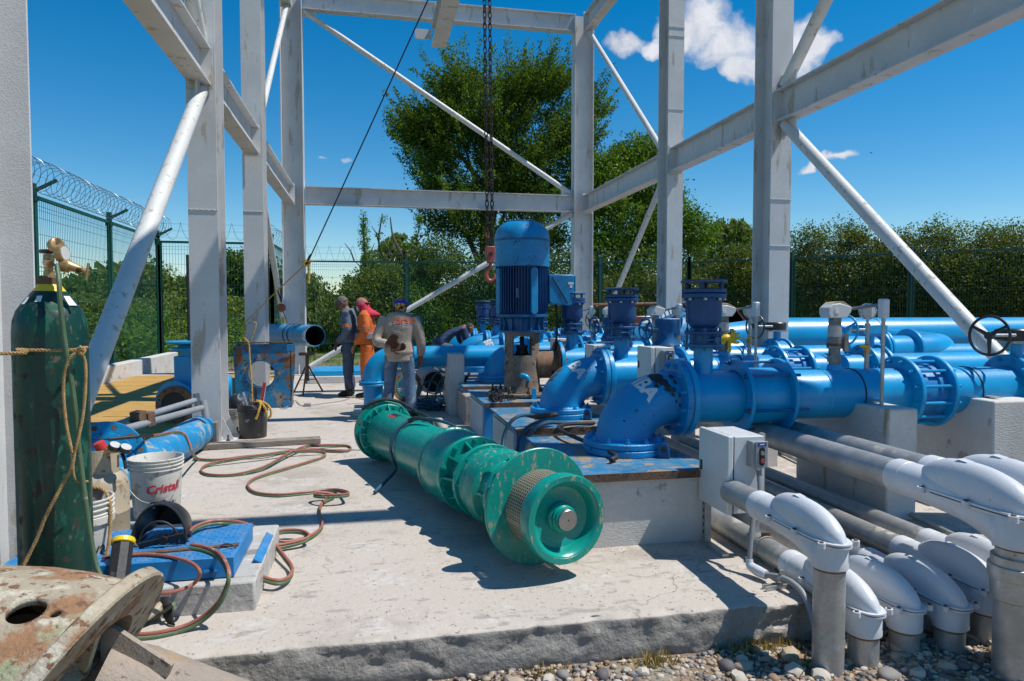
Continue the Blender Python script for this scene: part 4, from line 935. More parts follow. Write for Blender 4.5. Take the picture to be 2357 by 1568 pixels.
part('lug', mp, MB().prism([(-.03, 0), (.03, 0), (.02, .12), (-.02, .12)], (1.80, MY - .42, .462), X3, Z3, Y3, .03), 'blue')
# heap of rusty chain left on that plinth
hp = random.Random(2); mb = MB()
for i in range(60):
    c = Vector((1.30 + abs(hp.gauss(0, .09)), MY - .45 + hp.gauss(0, .10), .48 + max(0, hp.gauss(.02, .02)))); q = Quaternion((hp.uniform(-1, 1), hp.uniform(-1, 1), hp.uniform(-1, 1)), hp.uniform(0, 3)); k0 = len(mb.v)
    mb.v += [tuple(c + (q @ Vector(v)) * .9) for v in lk.v]; mb.f += [tuple(j + k0 for j in f_) for f_ in lk.f]
solo('chain_heap', mb, 'blackr', 'small heap of dark chain on the lid in front of the muddy motor stand', 'chain', (1.3, MY - .45, .48), kind='stuff')
# thick header at the back
hd = thing('header_pipe', 'very thick light blue header pipe running right behind the discharge pipes', 'pipe', (9, 10.4, 0))
part('pipe', hd, MB().lathe((5.3, 10.4, 1.02), X3, [(0, .2), (.1, .2), (1.1, .325), (16, .325)], 56), 'blue')
part('weld_ring', hd, MB().lathe((8.35, 10.4, 1.02), X3, [(0, .325), (.0, .329), (.02, .329), (.02, .325)], 56), 'blue_dk')
for x in (7.2, 11.5, 15.5): part('support', hd, MB().box(x, x + .3, 10.1, 10.7, -.2, .74), 'conc_w')
# rising branch with flanges between the second line and the header
br = thing('branch_pipe', 'short blue branch with two large flanges turning up behind the nearest black handwheel', 'pipe', (6.5, 7.6, 0))
part('pipe', br, MB().tube(smooth_path([(6.0, 8.0, .93), (6.9, 8.0, .93), (7.6, 8.15, .94), (7.95, 8.8, .95), (8.0, 9.6, .98), (8.0, 10.3, 1.0)], 8), .2, 32), 'blue')
flange(br, (6.5, 8.0, .93), X3, .29, .04, 12, 'blue', back=True, front=False, br=.018); flange(br, (6.55, 8.0, .93), X3, .29, .04, 0, 'blue'); flange(br, (7.0, 8.02, .93), X3, .29, .04, 12, 'blue', br=.018)
# pale tilted check valve beyond the third line
cv = thing('check_valve', 'pale blue check valve with a tilted bolted cover, seen between two air valves', 'valve', (4.6, 11.0, 0))
part('body', cv, MB().lathe((4.1, 10.4, .95), (1, 0, .25), [(0, .2), (.1, .24), (.45, .30), (.8, .24), (.9, .2)], 32), 'blue_pipe')
part('cover', cv, MB().obox((4.55, 10.35, 1.36), (1, 0, .42), Z3, .62, .42, .05), 'cond', bevel=.01); part('cover_flange', cv, MB().obox((4.58, 10.35, 1.29), (1, 0, .42), Z3, .66, .46, .04), 'blue', bevel=.005)
part('bonnet', cv, MB().obox((4.64, 10.38, 1.16), (1, 0, .42), Z3, .46, .30, .2), 'blue')
for i in range(9): bolts(cv, Vector((4.3 + .07 * i, 10.125, 1.27 + .028 * i)), (-.4, 0, 1), 0, 1, .013, .12, 0, 'blue')
# side valves with teal handwheels on the second and third lines
for k, Y in ((1, 6.33), (2, 8.01)):
    t = thing('gate_valve', f'grey blue gearbox valve with a sideways handwheel above the {RN[k]} discharge pipe', 'valve', (2.95, Y + .5, 1.0), 'sideways handwheel valves')
    part('body', t, MB().lathe((3.02, Y + .45, 1.05), Z3, [(0, .12), (.05, .14), (.12, .10), (.2, .10), (.26, .12), (.32, .12)], 20), 'blue_mid'); part('gearbox', t, MB().box(2.93, 3.14, Y + .36, Y + .54, 1.20, 1.38), 'blue_mid', bevel=.015)
    part('shaft', t, MB().cyl((2.80, Y + .42, 1.27), (2.93, Y + .42, 1.27), .013, n=10), 'bare'); wheel(t, (2.78, Y + .42, 1.27), (1, .3, 0), .105, 'blue_mid', 3, .012, ph=.2)
    part('stub', t, MB().cyl((3.02, Y + .45, .8), (3.02, Y + .45, 1.06), .08, n=20), 'blue')
# ---- pipe and elbow behind the workers
lp = thing('transfer_pipe', 'blue pipe on a flanged elbow and stub behind the worker in the grey jacket', 'pipe', (.03, 10, 0))
P, R = elbow_pts((.03, 10, .46), .3, .34, 16, .155, .155)
part('elbow', lp, MB().tube(P, R, 36), 'blue'); part('stub', lp, MB().cyl((.03, 10, .10), (.03, 10, .44), .135, n=36), 'blue')
f = flange(lp, (.03, 10, .44), Z3, .20, .03, 8, 'blue', br=.016); flange(lp, (.03, 10, .405), Z3, .20, .03, 0, 'blue')
part('pipe', lp, MB().cyl((.33, 10, .80), (2.6, 10, .80), .155, n=40), 'blue')
for x in (1.05, 1.35): part('weld_seam', lp, MB().lathe((x, 10, .80), X3, [(-.006, .155), (0, .158), (.006, .155)], 40), 'blue')
solo('footing', MB().box(-.24, .34, 9.75, 10.3, 0, .10), 'conc_w', 'low whitewashed footing under the flanged blue stub, left of the worker in the jacket', 'footing', (.03, 10, 0), bevel=.01)
solo('pipe_pier', MB().box(1.06, 1.27, 9.55, 10.2, 0, .86), 'conc_w', 'tall slim whitewashed pier holding the blue pipe, left of the muddy motor stand', 'pier', (1.16, 9.8, 0), bevel=.01)

# ================================================================ conduits at the right
def LB(X, yv, zb, s, yend, lab, long_name='conduit'):
    """cast conduit body: horizontal pipe from the back turned down, with a domed cover on a gasket"""
    t = thing('conduit_fitting', lab, 'conduit', (X, yv, GZ), 'grey domed conduit fittings')
    zg = zb + .11 * s; r = .074 * s
    P = [(X, yv + .60 * s, zg), (X, yv + .40 * s, zg), (X, yv + .22 * s, zg - .012 * s), (X, yv + .10 * s, zg - .04 * s), (X, yv + .02 * s, zg - .075 * s), (X, yv, zg - .11 * s)]
    body = MB().tube(smooth_path(P, 6), [r * (1.0 + .07 * min(1, i / 8)) for i in range(31)], 28); part('body', t, body, 'cond')
    part('collar', t, MB().lathe((X, yv, zb - .01 * s), Z3, [(0, r * 1.05), (.004, r * 1.09), (.11 * s, r * 1.09), (.115 * s, r * 1.05)], 32), 'cond')
    part('neck', t, MB().lathe((X, yv + .52 * s, zg), Y3, [(0, r * 1.02), (.005, r * 1.06), (.07 * s, r * 1.06), (.075 * s, r)], 28), 'cond')
    y0, y1 = yv + .47 * s, yv - .095 * s; rows = []; n = 26
    for i in range(n + 1):
        u = i / n; y = y0 + (y1 - y0) * u; k = (1 - abs(2 * u - 1) ** 3.2) ** .55; w = r * .93 * k + .001
        uu = u ** .88; H = .138 * s * max(0, 1 - abs(2 * uu - 1) ** 2.3) ** .62
        row = []
        for j in range(15):
            a = math.pi * j / 14; c, q = math.cos(a), math.sin(a)
            row.append((X + w * math.copysign(abs(c) ** 1.05, c), y, zg + .008 * s + H * abs(q) ** .80))
        rows.append(row)
    part('cover', t, MB().grid(rows), 'cond', ang=50)
    def rim(z, th, k, m, nm):
        pts = []
        for i in range(40):
            a = 2 * math.pi * i / 40; c, q = math.cos(a), math.sin(a)
            pts.append(((r * 1.13 * k) * math.copysign(abs(c) ** .7, c), (y0 + y1) / 2 + (abs(y0 - y1) / 2 + .012 * s) * k * math.copysign(abs(q) ** .55, q)))
        part(nm, t, MB().prism(pts, (X, 0, z), X3, Y3, Z3, th), m, bevel=0)
    rim(zg - .002 * s, .004 * s, .97, 'blackr', 'gasket'); rim(zg + .0025 * s, .008 * s, 1.0, 'cond', 'cover_rim'); rim(zg - .010 * s, .0075 * s, 1.0, 'cond', 'body_rim')
    for sx in (-1, 1):
        for y in (yv + .36 * s, yv + .14 * s, yv - .06 * s):
            e = part('ear', t, MB().cyl((X + sx * r * 1.16, y, zg - .011 * s), (X + sx * r * 1.16, y, zg + .013 * s), .017 * s, n=16), 'cond')
            part('screw', e, MB().lathe((X + sx * r * 1.16, y, zg + .013 * s), Z3, [(0, .009 * s), (.005, .009 * s), (.007, .006 * s)], 10), 'rust')
    part('ear', t, MB().cyl((X, y0 + .016 * s, zg - .009 * s), (X, y0 + .016 * s, zg + .012 * s), .017 * s, n=16), 'cond')
    part('cast_mark', t, MB().grid([[(X - .02 * s + .04 * s * j, yv + .26 * s - .05 * s * i, zg + .008 * s + .1395 * s - .004 * s * i) for j in (0, 1)] for i in (0, 1)]), 'cond')
    part('riser', t, MB().cyl((X, yv, GZ - .1), (X, yv, zb), r * .93, n=30), 'galv')
    part('riser_rust', t, MB().lathe((X, yv, zb - .022), Z3, [(0, r * .934), (.012, r * .936)], 30, cap=False), 'rust_o')
    if yend: part('conduit', t, MB().cyl((X, yv + .55 * s, zg), (X, yend, zg), r * .93, n=28), 'galv')
    return t
LB(2.04, 2.77, .30, 1.0, 3.66, 'grey domed conduit fitting leaving the near control box, on the leftmost riser')
LB(2.24, 2.79, -.035, .98, 6.9, 'low grey domed conduit fitting just right of the leftmost riser')
LB(2.52, 2.86, -.07, .98, 7.0, 'low grey domed conduit fitting with a rust ring under its collar')
LB(2.75, 2.83, -.07, .98, 7.0, 'low shaded grey conduit fitting between the rust ringed one and the big riser')
LB(3.00, 2.87, -.03, .98, 7.0, 'low grey domed conduit fitting half hidden behind the big riser')
LB(3.25, 2.95, -.03, .98, 7.0, 'low grey domed conduit fitting behind the big riser, farthest right')
LB(2.82, 2.55, .417, 1.22, 7.2, 'large raised grey conduit fitting on the thick threaded riser at the right edge')
LB(3.07, 2.60, .417, 1.22, 7.2, 'large raised grey conduit fitting cut by the right edge of the photo')
for x, y in ((2.82, 2.55),):
    t = thing('union_collar', 'knurled steel union collar on the thick riser at the right edge', 'collar', (x, y, .2))
    part('ring', t, MB().lathe((x, y, .26), Z3, [(-.1, .084), (-.09, .10), (0, .10), (.005, .11), (.03, .112), (.06, .11), (.065, .1), (.10, .1)], 40), 'galv')
for x, y in ((2.24, 3.6), (2.52, 4.25), (2.75, 3.95), (3.0, 4.1)):
    t = thing('pipe_clamp', {2.24: 'strap clamp round the conduit behind the near control box', 2.52: 'clamp with wing bolt on the conduit second from the control box', 2.75: 'clamp with wing bolt on the conduit third from the control box', 3.0: 'clamp with wing bolt on the conduit fourth from the control box'}[x], 'pipe clamp', (x, y, 0), 'conduit clamps')
    part('band', t, MB().lathe((x, y, .075 if x < 2.5 else .04), Y3, [(0, .069), (0, .0725), (.03, .0725), (.03, .069)], 30, cap=False), 'galv'); part('wing_bolt', t, MB().box(x - .025, x + .025, y + .008, y + .022, .142 if x < 2.5 else .107, .165 if x < 2.5 else .13), 'rust')
    part('channel', t, MB().box(x - .12, x + .12, y - .01, y + .03, .0, .025), 'grey_d')
# thin conduit on the slab between the piers
solo('thin_conduit', MB().cyl((4.1, 6.6, .03), (3.55, 3.3, .03), .018, n=12), 'galv', 'thin steel conduit on the floor between the two near piers', 'conduit', (3.8, 5, .03))
# ---- control boxes
def cbox(x0, x1, y0, y1, z0, z1, lab, legs=True):
    t = thing('control_box', lab, 'control box', ((x0 + x1) / 2, y0, 0), 'light grey control boxes')
    part('case', t, MB().box(x0 + .045, x1, y0, y1, z0, z1), 'grey', bevel=.004)
    part('door_gap', t, MB().box(x0 + .036, x0 + .046, y0 + .004, y1 - .004, z0 + .004, z1 - .004), 'blackr')
    d = part('door', t, MB().box(x0, x0 + .036, y0 - .006, y1 + .006, z0 - .004, z1 + .004), 'grey', bevel=.006)
    part('latch', d, MB().box(x0 - .006, x0 + .002, y1 - .045, y1 - .02, (z0 + z1) / 2 - .03, (z0 + z1) / 2 + .03), 'black', bevel=.003)
    part('back_rail', t, MB().box(x1 + .001, x1 + .018, y0 + .02, y0 + .06, z0 - .02, z1 + .01), 'galv')
    s = part('push_button_station', t, MB().box(x1 - .115, x1 - .02, y0 - .06, y0 - .001, z1 - .17, z1 - .02), 'pvc', bevel=.006)
    part('cover_plate', s, MB().box(x1 - .095, x1 - .018, y0 - .068, y0 - .0605, z1 - .172, z1 - .018), 'pvc', bevel=.004)
    xc = x1 - .057; part('brand_label', s, MB().box(xc - .026, xc + .026, y0 - .0700, y0 - .0685, z1 - .045, z1 - .025), 'lab_b'); part('button_well', s, MB().prism([(.017 * math.cos(a) , (.036 if math.sin(a) > 0 else -.036) + .017 * math.sin(a)) for a in [i * math.pi / 10 for i in range(20)]], (xc, y0 - .0685, z1 - .105), X3, Z3, (0, -1, 0), .004), 'black')
    part('start_button', s, MB().cyl((xc, y0 - .072, z1 - .085), (xc, y0 - .080, z1 - .085), .012, n=16), 'grey_d'); part('stop_button', s, MB().cyl((xc, y0 - .072, z1 - .128), (xc, y0 - .082, z1 - .128), .013, n=16), 'redpaint')
    for a, b in (((.046), (.052)),): pass
    part('label_print', s, [None] and MB().box(xc - .015, xc + .015, y0 - .0705, y0 - .07, z1 - .038, z1 - .032), 'lab_w')
    if legs:
        for x, y in ((x0 + .03, y1 - .05), (x1 - .02, y0 + .06)):
            l = part('leg', t, MB().box(x - .02, x - .014, y - .02, y + .02, .022, z1 - .05).box(x - .014, x + .02, y - .02, y - .016, .022, z1 - .05).box(x - .014, x + .02, y + .016, y + .02, .022, z1 - .05), 'galv')
            for k in range(5): part('slot', l, MB().box(x - .022, x - .0195, y - .006, y + .006, .07 + k * .045, .095 + k * .045), 'black')
            part('foot_rail', t, MB().box(x - .02, x + .02, y - .24, y + .04, -.002, .02), 'galv')
        for x, y in ((x0 + .03, y0 - .1),): pass
    return t
c1 = cbox(2.01, 2.245, 3.65, 4.00, .275, .725, 'light grey control box on slotted legs, nearest, its conduit going to the ground')
# flexible conduit from the push-button station to the gravel
t = thing('flex_conduit', 'grey flexible conduit hanging from the near control box down into the gravel', 'conduit', (2.1, 3.5, 0))
p1 = smooth_path([(2.188, 3.615, .56), (2.188, 3.61, .52), (2.16, 3.55, .40), (2.09, 3.50, .28), (2.05, 3.46, .14), (2.035, 3.44, .07)], 8)
part('upper_hose', t, MB().tube(p1, [.0135 + (.0018 if (i % 2) else 0) for i in range(len(p1))], 10), 'grey_d'); part('fitting', t, MB().cyl((2.188, 3.615, .535), (2.188, 3.616, .56), .019, n=14), 'galv')
part('elbow_box', t, MB().tube(smooth_path([(2.035, 3.44, .085), (2.035, 3.43, .055), (2.05, 3.38, .042), (2.065, 3.32, .04)], 5), [.019, .019, .02, .021, .022, .024, .025, .026, .027, .028, .029, .029, .028, .027, .026, .024][:16], 14), 'cond')
p2 = smooth_path([(2.065, 3.32, .04), (2.09, 3.25, .055), (2.11, 3.16, .058), (2.115, 3.06, .03), (2.105, 2.97, -.06), (2.09, 2.90, -.19), (2.09, 2.89, -.25)], 8)
part('lower_pipe', t, MB().tube(p2, .0155, 12), 'pvc'); part('clip', t, MB().cyl((2.095, 3.24, .055), (2.1, 3.22, .056), .022, n=14), 'galv'); part('clip_bolt', t, MB().box(2.09, 2.105, 3.22, 3.24, .07, .098), 'galv')
for dy in (0, .03): part('channel', t, MB().obox((2.12, 3.225 + dy, .012), (1, .12, 0), Z3, .25, .012, .024), 'galv')
cbox(2.225, 2.425, 5.3, 5.58, .85, 1.155, 'grey control box standing between the first and second blue pipes', False)
cbox(2.3, 2.48, 7.0, 7.3, .8, 1.09, 'smaller grey control box seen left of the second air valve stem', False)
cbox(2.3, 2.48, 8.5, 8.8, .8, 1.10, 'small grey control box farthest back, left of a blue handwheel', False)
# dark cables draped over the near lids
for k, (lab, P, m) in enumerate((('two thick black cables running from the first lid to the second elbow', [(1.52, 4.25, .485), (1.58, 4.4, .50), (1.45, 5.2, .52), (1.60, 5.6, .50), (1.9, 5.75, .48)], 'blackr'),
        ('thin blue grey cable sagging over the corner of the second plinth', [(1.55, 5.75, .50), (1.35, 5.62, .52), (1.2, 5.56, .42), (1.16, 5.5, .18), (1.17, 5.45, .02)], 'hose_b'),
        ('blue grey cable looping from the second lid down beside the green pump', [(1.5, 5.85, .53), (1.22, 5.74, .56), (1.08, 5.66, .40), (1.05, 5.45, .12), (1.1, 5.3, .02)], 'hose_b'),
        ('blue cable bent over the blue corner plate of the second plinth', [(1.62, 5.68, .50), (1.38, 5.5, .53), (1.24, 5.44, .42), (1.15, 5.36, .1), (1.14, 5.3, .02)], 'hose_b'))):
    c = solo('cable', MB().tube(smooth_path(P, 8), .016, 8), m, lab, 'cable', P[0])
solo('electrode_holder', MB().tube([(1.36, 5.72, .55), (1.46, 5.73, .56), (1.56, 5.74, .565)], [.022, .024, .018], 10), 'rust', 'rusty dark electrode handle lying on the cables before the second elbow', 'tool', (1.46, 5.73, .55))
# yellow rag glove tied on the second sensor riser
mb = MB(); gx, gy, gz = 3.43, 6.33, 1.16
mb.tube(smooth_path([(gx - .06, gy - .05, gz - .03), (gx - .02, gy - .07, gz + .03), (gx + .05, gy - .06, gz + .02)], 4), .035, 10)
for a, l in ((.3, .12), (.7, .13), (1.1, .12), (-.2, .1), (-1.6, .13)): mb.tube([(gx + .02, gy - .07, gz), (gx + .02 + l * math.cos(a) * .6, gy - .09, gz + l * math.sin(a) * .7 + .0), (gx + .02 + l * math.cos(a), gy - .08, gz + l * math.sin(a) * .9)], [.02, .017, .012], 8)
solo('rubber_glove', mb, 'yel', 'yellow rubber glove tied round the second sensor riser', 'glove', (gx, gy, gz))

# ================================================================ left foreground
# oxygen cylinder tied to the first column
ox = thing('gas_cylinder', 'tall scratched dark green gas cylinder with a brass regulator, roped to the left column', 'gas cylinder', (-1.335, 3.29, 0))
part('shell', ox, MB().lathe((-1.335, 3.29, 0), Z3, [(0, .125), (.01, .137), (.02, .1385), (1.36, .1385), (1.41, .134), (1.45, .122), (1.485, .10), (1.52, .074), (1.545, .052), (1.56, .042)], 64), 'o2')
part('neck_paint', ox, MB().lathe((-1.335, 3.29, 0), Z3, [(1.535, .062), (1.552, .050), (1.568, .041)], 40, cap=False), 'yel'); part('neck_ring', ox, MB().lathe((-1.335, 3.29, 0), Z3, [(1.56, .04), (1.565, .044), (1.592, .044), (1.597, .038)], 32), 'rust')
part('valve', ox, MB().lathe((-1.335, 3.29, 0), Z3, [(1.595, .022), (1.62, .02), (1.622, .017), (1.66, .017), (1.662, .022), (1.69, .02), (1.692, .012)], 20), 'brass')
part('valve_wheel', ox, MB().lathe((-1.335, 3.29, 1.695), Z3, [(0, .03), (.004, .036), (.012, .036), (.016, .03)], 24), 'black')
part('outlet_nut', ox, MB().cyl((-1.335, 3.27, 1.655), (-1.30, 3.22, 1.645), .017, n=6), 'brass')
rg = part('regulator', ox, MB().tube([(-1.253, 3.200, 1.642), (-1.224, 3.200, 1.637), (-1.218, 3.200, 1.637), (-1.176, 3.200, 1.621), (-1.172, 3.200, 1.621), (-1.158, 3.200, 1.616)], [.027, .028, .020, .015, .009, .009], 20), 'brass')
part('gauge', rg, MB().lathe((-1.247, 3.200, 1.689), (.96, -.2, .1), [(-.018, .030), (-.015, .035), (.008, .036), (.013, .034), (.013, .030)], 32), 'brass'); part('gauge_face', rg, MB().lathe((-1.247, 3.200, 1.689), (.96, -.2, .1), [(.008, .029), (.0145, .029)], 28), 'gauge')
part('gauge', rg, MB().lathe((-1.293, 3.260, 1.727), (.8, -.55, .1), [(-.016, .026), (-.012, .031), (.012, .031), (.014, .028)], 28), 'brass'); part('handle', rg, MB().cyl((-1.149, 3.200, 1.651), (-1.160, 3.200, 1.580), .006, n=8), 'brass')
for i, (a0, a1, z0, z1) in enumerate(((-.55, -.15, 1.475, 1.515), (-1.75, -1.5, 1.49, 1.515), (-2.35, -2.15, 1.48, 1.51))):
    rr = lambda z: .1385 - .1 * max(0, (z - 1.41)) ** 1. * 6.2 * .9
    g = [[(-1.335 + rad_ * math.cos(a0 + (a1 - a0) * j / 6), 3.29 + rad_ * math.sin(a0 + (a1 - a0) * j / 6), z) for j in range(7)] for z, rad_ in ((z0, {1.475: .113, 1.49: .0985, 1.48: .107}[z0]), ((z0 + z1) / 2, {1.475: .0975, 1.49: .0885, 1.48: .094}[z0]), (z1, {1.475: .0825, 1.49: .0805, 1.48: .085}[z0]))]
    part('sticker', ox, MB().grid(g), 'lab_w', 'white paper sticker' if i == 0 else None)
# hose hanging in front of the cylinder
hs = thing('gas_hose', 'olive green hose hanging down the front of the green cylinder', 'hose', (-1.3, 3.14, 0))
part('hose', hs, MB().tube(smooth_path([(-1.260, 3.180, 1.641), (-1.238, 3.140, 1.568), (-1.230, 3.125, 1.480), (-1.214, 3.120, 1.321), (-1.198, 3.120, 1.197), (-1.185, 3.120, 1.073), (-1.174, 3.120, 0.912), (-1.159, 3.110, 0.770), (-1.136, 3.100, 0.574), (-1.102, 3.070, 0.420), (-1.053, 3.030, 0.342), (-1.010, 2.980, 0.279), (-1.107, 3.467, 0.020), (-1.018, 3.449, 0.020), (-0.955, 3.448, 0.050), (-0.902, 3.406, 0.100)], 8), .0095, 10), 'hose_g')
rp = thing('rope', 'frayed hemp rope tied round the green cylinder, its loose end trailing down', 'rope', (-1.3, 3.14, 1.2))
def ropemesh(P, r, k=8, twist=True):
    c = smooth_path(P, k); mb = MB(); n = len(c)
    if not twist: return mb.tube(c, r, 6)
    # three strands twisted round the path
    tot = 0; S_ = [0.]
    for i in range(1, n): tot += (c[i] - c[i - 1]).length; S_.append(tot)
    m = max(8, int(tot / (r * 1.1)))
    def at(s):
        for i in range(1, n):
            if S_[i] >= s: break
        f = (s - S_[i - 1]) / max(1e-9, S_[i] - S_[i - 1]); return c[i - 1].lerp(c[i], f), (c[i] - c[i - 1]).normalized()
    for q in range(3):
        pts = []
        for i in range(m + 1):
            p, d = at(tot * i / m); x, y, _ = frame(d, (.3, .5, .8)); a = tot * i / m / (r * 5.5) * 2 * math.pi + q * 2.094
            pts.append(p + (x * math.cos(a) + y * math.sin(a)) * r * .52)
        mb.tube(pts, r * .58, 5)
    return mb
part('lashing', rp, ropemesh([(-1.541, 3.120, 1.281), (-1.357, 3.120, 1.284), (-1.40, 3.135, 1.296), (-1.33, 3.138, 1.293), (-1.193, 3.125, 1.293), (-1.171, 3.140, 1.297), (-1.164, 3.200, 1.299)], .0075), 'rope')
part('knot', rp, ropemesh([(-1.170, 3.120, 1.282), (-1.156, 3.110, 1.304), (-1.141, 3.110, 1.296), (-1.147, 3.110, 1.277), (-1.159, 3.100, 1.290), (-1.146, 3.100, 1.306)], .0085), 'rope')
part('loop', rp, ropemesh([(-1.157, 3.120, 1.289), (-1.188, 3.110, 1.269), (-1.209, 3.110, 1.225), (-1.221, 3.110, 1.146), (-1.217, 3.110, 1.022), (-1.204, 3.110, 0.924), (-1.189, 3.110, 0.873), (-1.172, 3.110, 0.932), (-1.154, 3.120, 1.036), (-1.146, 3.130, 1.160), (-1.147, 3.130, 1.249), (-1.159, 3.120, 1.282)], .0065), 'rope')
part('tail', rp, ropemesh([(-1.186, 3.110, 0.879), (-1.200, 3.110, 0.808), (-1.228, 3.120, 0.762), (-1.265, 3.110, 0.686), (-1.307, 3.110, 0.599), (-1.333, 3.110, 0.530), (-1.370, 3.100, 0.446), (-1.402, 3.090, 0.373)], .0075), 'rope')
part('tail', rp, ropemesh([(-1.186, 3.110, 0.879), (-1.193, 3.110, 0.825), (-1.188, 3.110, 0.771), (-1.172, 3.120, 0.750), (-1.150, 3.140, 0.748)], .005), 'rope')
# hatch: kerb and blue chequered lid
ht = thing('hatch', 'low square hatch with a white kerb and a blue chequered lid under the welding mask', 'hatch', (-1.15, 3.9, 0))
part('kerb', ht, MB().box(-1.80, -.56, 3.50, 4.42, -.01, .145), 'conc_k', bevel=.012)
part('lid', ht, MB().box(-1.72, -.665, 3.56, 4.12, .15, .250), 'blue_lid', bevel=.004)
part('hinge_plate', ht, MB().obox((-.585, 3.97, .155), Y3, (.55, 0, 1), .45, .045, .008), 'blue_lid'); part('hinge_pin', ht, MB().cyl((-.80, 3.548, .185), (-.74, 3.548, .185), .014, n=12), 'blue_mid')
part('flat_bar', ht, MB().obox((-.98, 3.70, .2545), (1, .10, 0), Z3, .62, .035, .008), 'rust'); part('flat_bar', ht, MB().obox((-1.215, 3.82, .2545), (.06, 1, 0), Z3, .34, .05, .008), 'rust')
tread = MB()
for i in range(34):
    for j in range(18):
        x, y = -1.70 + i * .0305, 3.575 + j * .0305; a = .785 if (i + j) % 2 else -.785
        tread.obox((x, y, .2505), (math.cos(a), math.sin(a), 0), Z3, .022, .006, .0024)
part('tread_studs', ht, tread, 'blue_lid', kind='stuff')
# welding mask
wm = thing('welding_mask', 'black welding mask lying open side forward on the blue lid', 'welding mask', (-1.07, 3.86, .25))
rows = []
for i in range(17):
    u = i / 16
    row = []
    for j in range(25):
        a = math.pi * (-.06 + 1.12 * j / 24); bulge = math.sin(math.pi * (.12 + .88 * u) * .5) ; rx = .128 * (.60 + .42 * bulge) ; rz = .195 * (.42 + .60 * bulge)
        row.append(Vector((-1.07 + .01 * (1 - u) + rx * math.cos(a), 4.06 - .26 * u + .015 * math.sin(a) * u, .252 + .02 * (1 - u) + max(-.0, rz * (math.sin(a)) ** 1.0 if math.sin(a) > 0 else rz * math.sin(a) * .35) * (1.0) + .012)))
    rows.append(row)
sh = MB().grid(rows); sh.f.append(tuple(range(25)))
mo_ = part('shell', wm, sh, 'black', ang=50); md = mo_.modifiers.new('s', 'SOLIDIFY'); md.thickness = .006; md.offset = -1
part('front_band', wm, MB().tube([r_ for r_ in rows[-1]], .006, 8), 'black')
hb = [(-1.07 + .095 * math.cos(a), 3.80 + .0 * a, .262 + .115 * max(0, math.sin(a))) for a in [math.pi * i / 14 for i in range(15)]]
part('head_band', wm, MB().tube(hb, .006, 6), 'blackr'); part('chin_strap', wm, MB().obox((-1.05, 3.775, .285), (1, .03, .18), (0, -.4, 1), .22, .008, .032), 'blackr'); part('ratchet_knob', wm, MB().cyl((-1.04, 3.77, .29), (-1.04, 3.755, .288), .022, n=12), 'black')
for s in (-1, 1): part('side_knob', wm, MB().cyl((-1.07 + s * .128, 3.84, .29), (-1.07 + s * .145, 3.84, .29), .016, n=12), 'black')
bpy.context.view_layer.update()
for x in (-1.13, -1.03):
    ok, lc_, nr_, _ = mo_.ray_cast(Vector((x, 3.93, 1.2)) - wloc(mo_), Vector((0, 0, -1)))
    if ok: z = (lc_ + wloc(mo_)).z; part('lens_screw', wm, MB().cyl((x, 3.93, z - .006), (x, 3.93, z + .014), .009, n=10), 'silver')
part('loose_lens', wm, MB().obox((-1.225, 4.10, .262), (1, -.5, 0), (0, 0, 1), .09, .04, .012), 'black')
# rod canister with yellow cap
rc = thing('rod_canister', 'black eight sided rod canister with a yellow cap leaning on the hatch kerb', 'canister', (-1.1, 3.3, 0))
ra, rb2 = Vector((-1.149, 3.363, 0.040)), Vector((-1.180, 3.620, 0.329))
part('tube', rc, MB().cyl(ra, rb2, .047, n=8), 'blackr'); d = (rb2 - ra).normalized(); part('cap', rc, MB().lathe(rb2 - d * .004, d, [(0, .05), (.004, .053), (.022, .053), (.026, .050), (.026, .044), (.01, .042), (.01, 0)], 32), 'yel'); x_b, y_b, _ = frame(d)
part('torn_label', rc, MB().obox(ra.lerp(rb2, .62) + x_b * .044, d, x_b, .14, .012, .002), 'tan')
# leather sheath with black strap
sp = thing('tool_sheath', 'tan leather sheath with a black strap lying before the hatch kerb', 'tool sheath', (-.97, 3.3, 0))
cpt = smooth_path([(-1.128, 3.350, 0.020), (-1.084, 3.394, 0.020), (-1.030, 3.429, 0.030), (-0.985, 3.469, 0.050), (-0.959, 3.514, 0.060)], 5)
mb = MB(); rows = []
for i, p in enumerate(cpt): rows.append([p + Vector((.012 * math.cos(a), -.03 * math.cos(a), .034 * math.sin(a))) for a in [math.pi * (j / 8) for j in range(9)]])
q = part('sheath', sp, MB().grid(rows), 'tan'); q.modifiers.new('s', 'SOLIDIFY').thickness = .004
part('edge_band', sp, MB().tube([p + Vector((0, .012, .036)) for p in cpt], .010, 8), 'blackr')
part('strap', sp, (lambda g: g)(MB().grid([[Vector((-0.997, 3.537, 0.100)) , Vector((-0.965, 3.541, 0.100))], [Vector((-0.971, 3.469, 0.090)), Vector((-0.919, 3.444, 0.090))], [Vector((-0.963, 3.465, 0.060)), Vector((-0.901, 3.414, 0.060))], [Vector((-0.955, 3.447, 0.030)), Vector((-0.899, 3.388, 0.030))], [Vector((-0.929, 3.419, 0.005)), Vector((-0.892, 3.388, 0.005))]])), 'blackr').modifiers.new('s', 'SOLIDIFY').thickness = .006
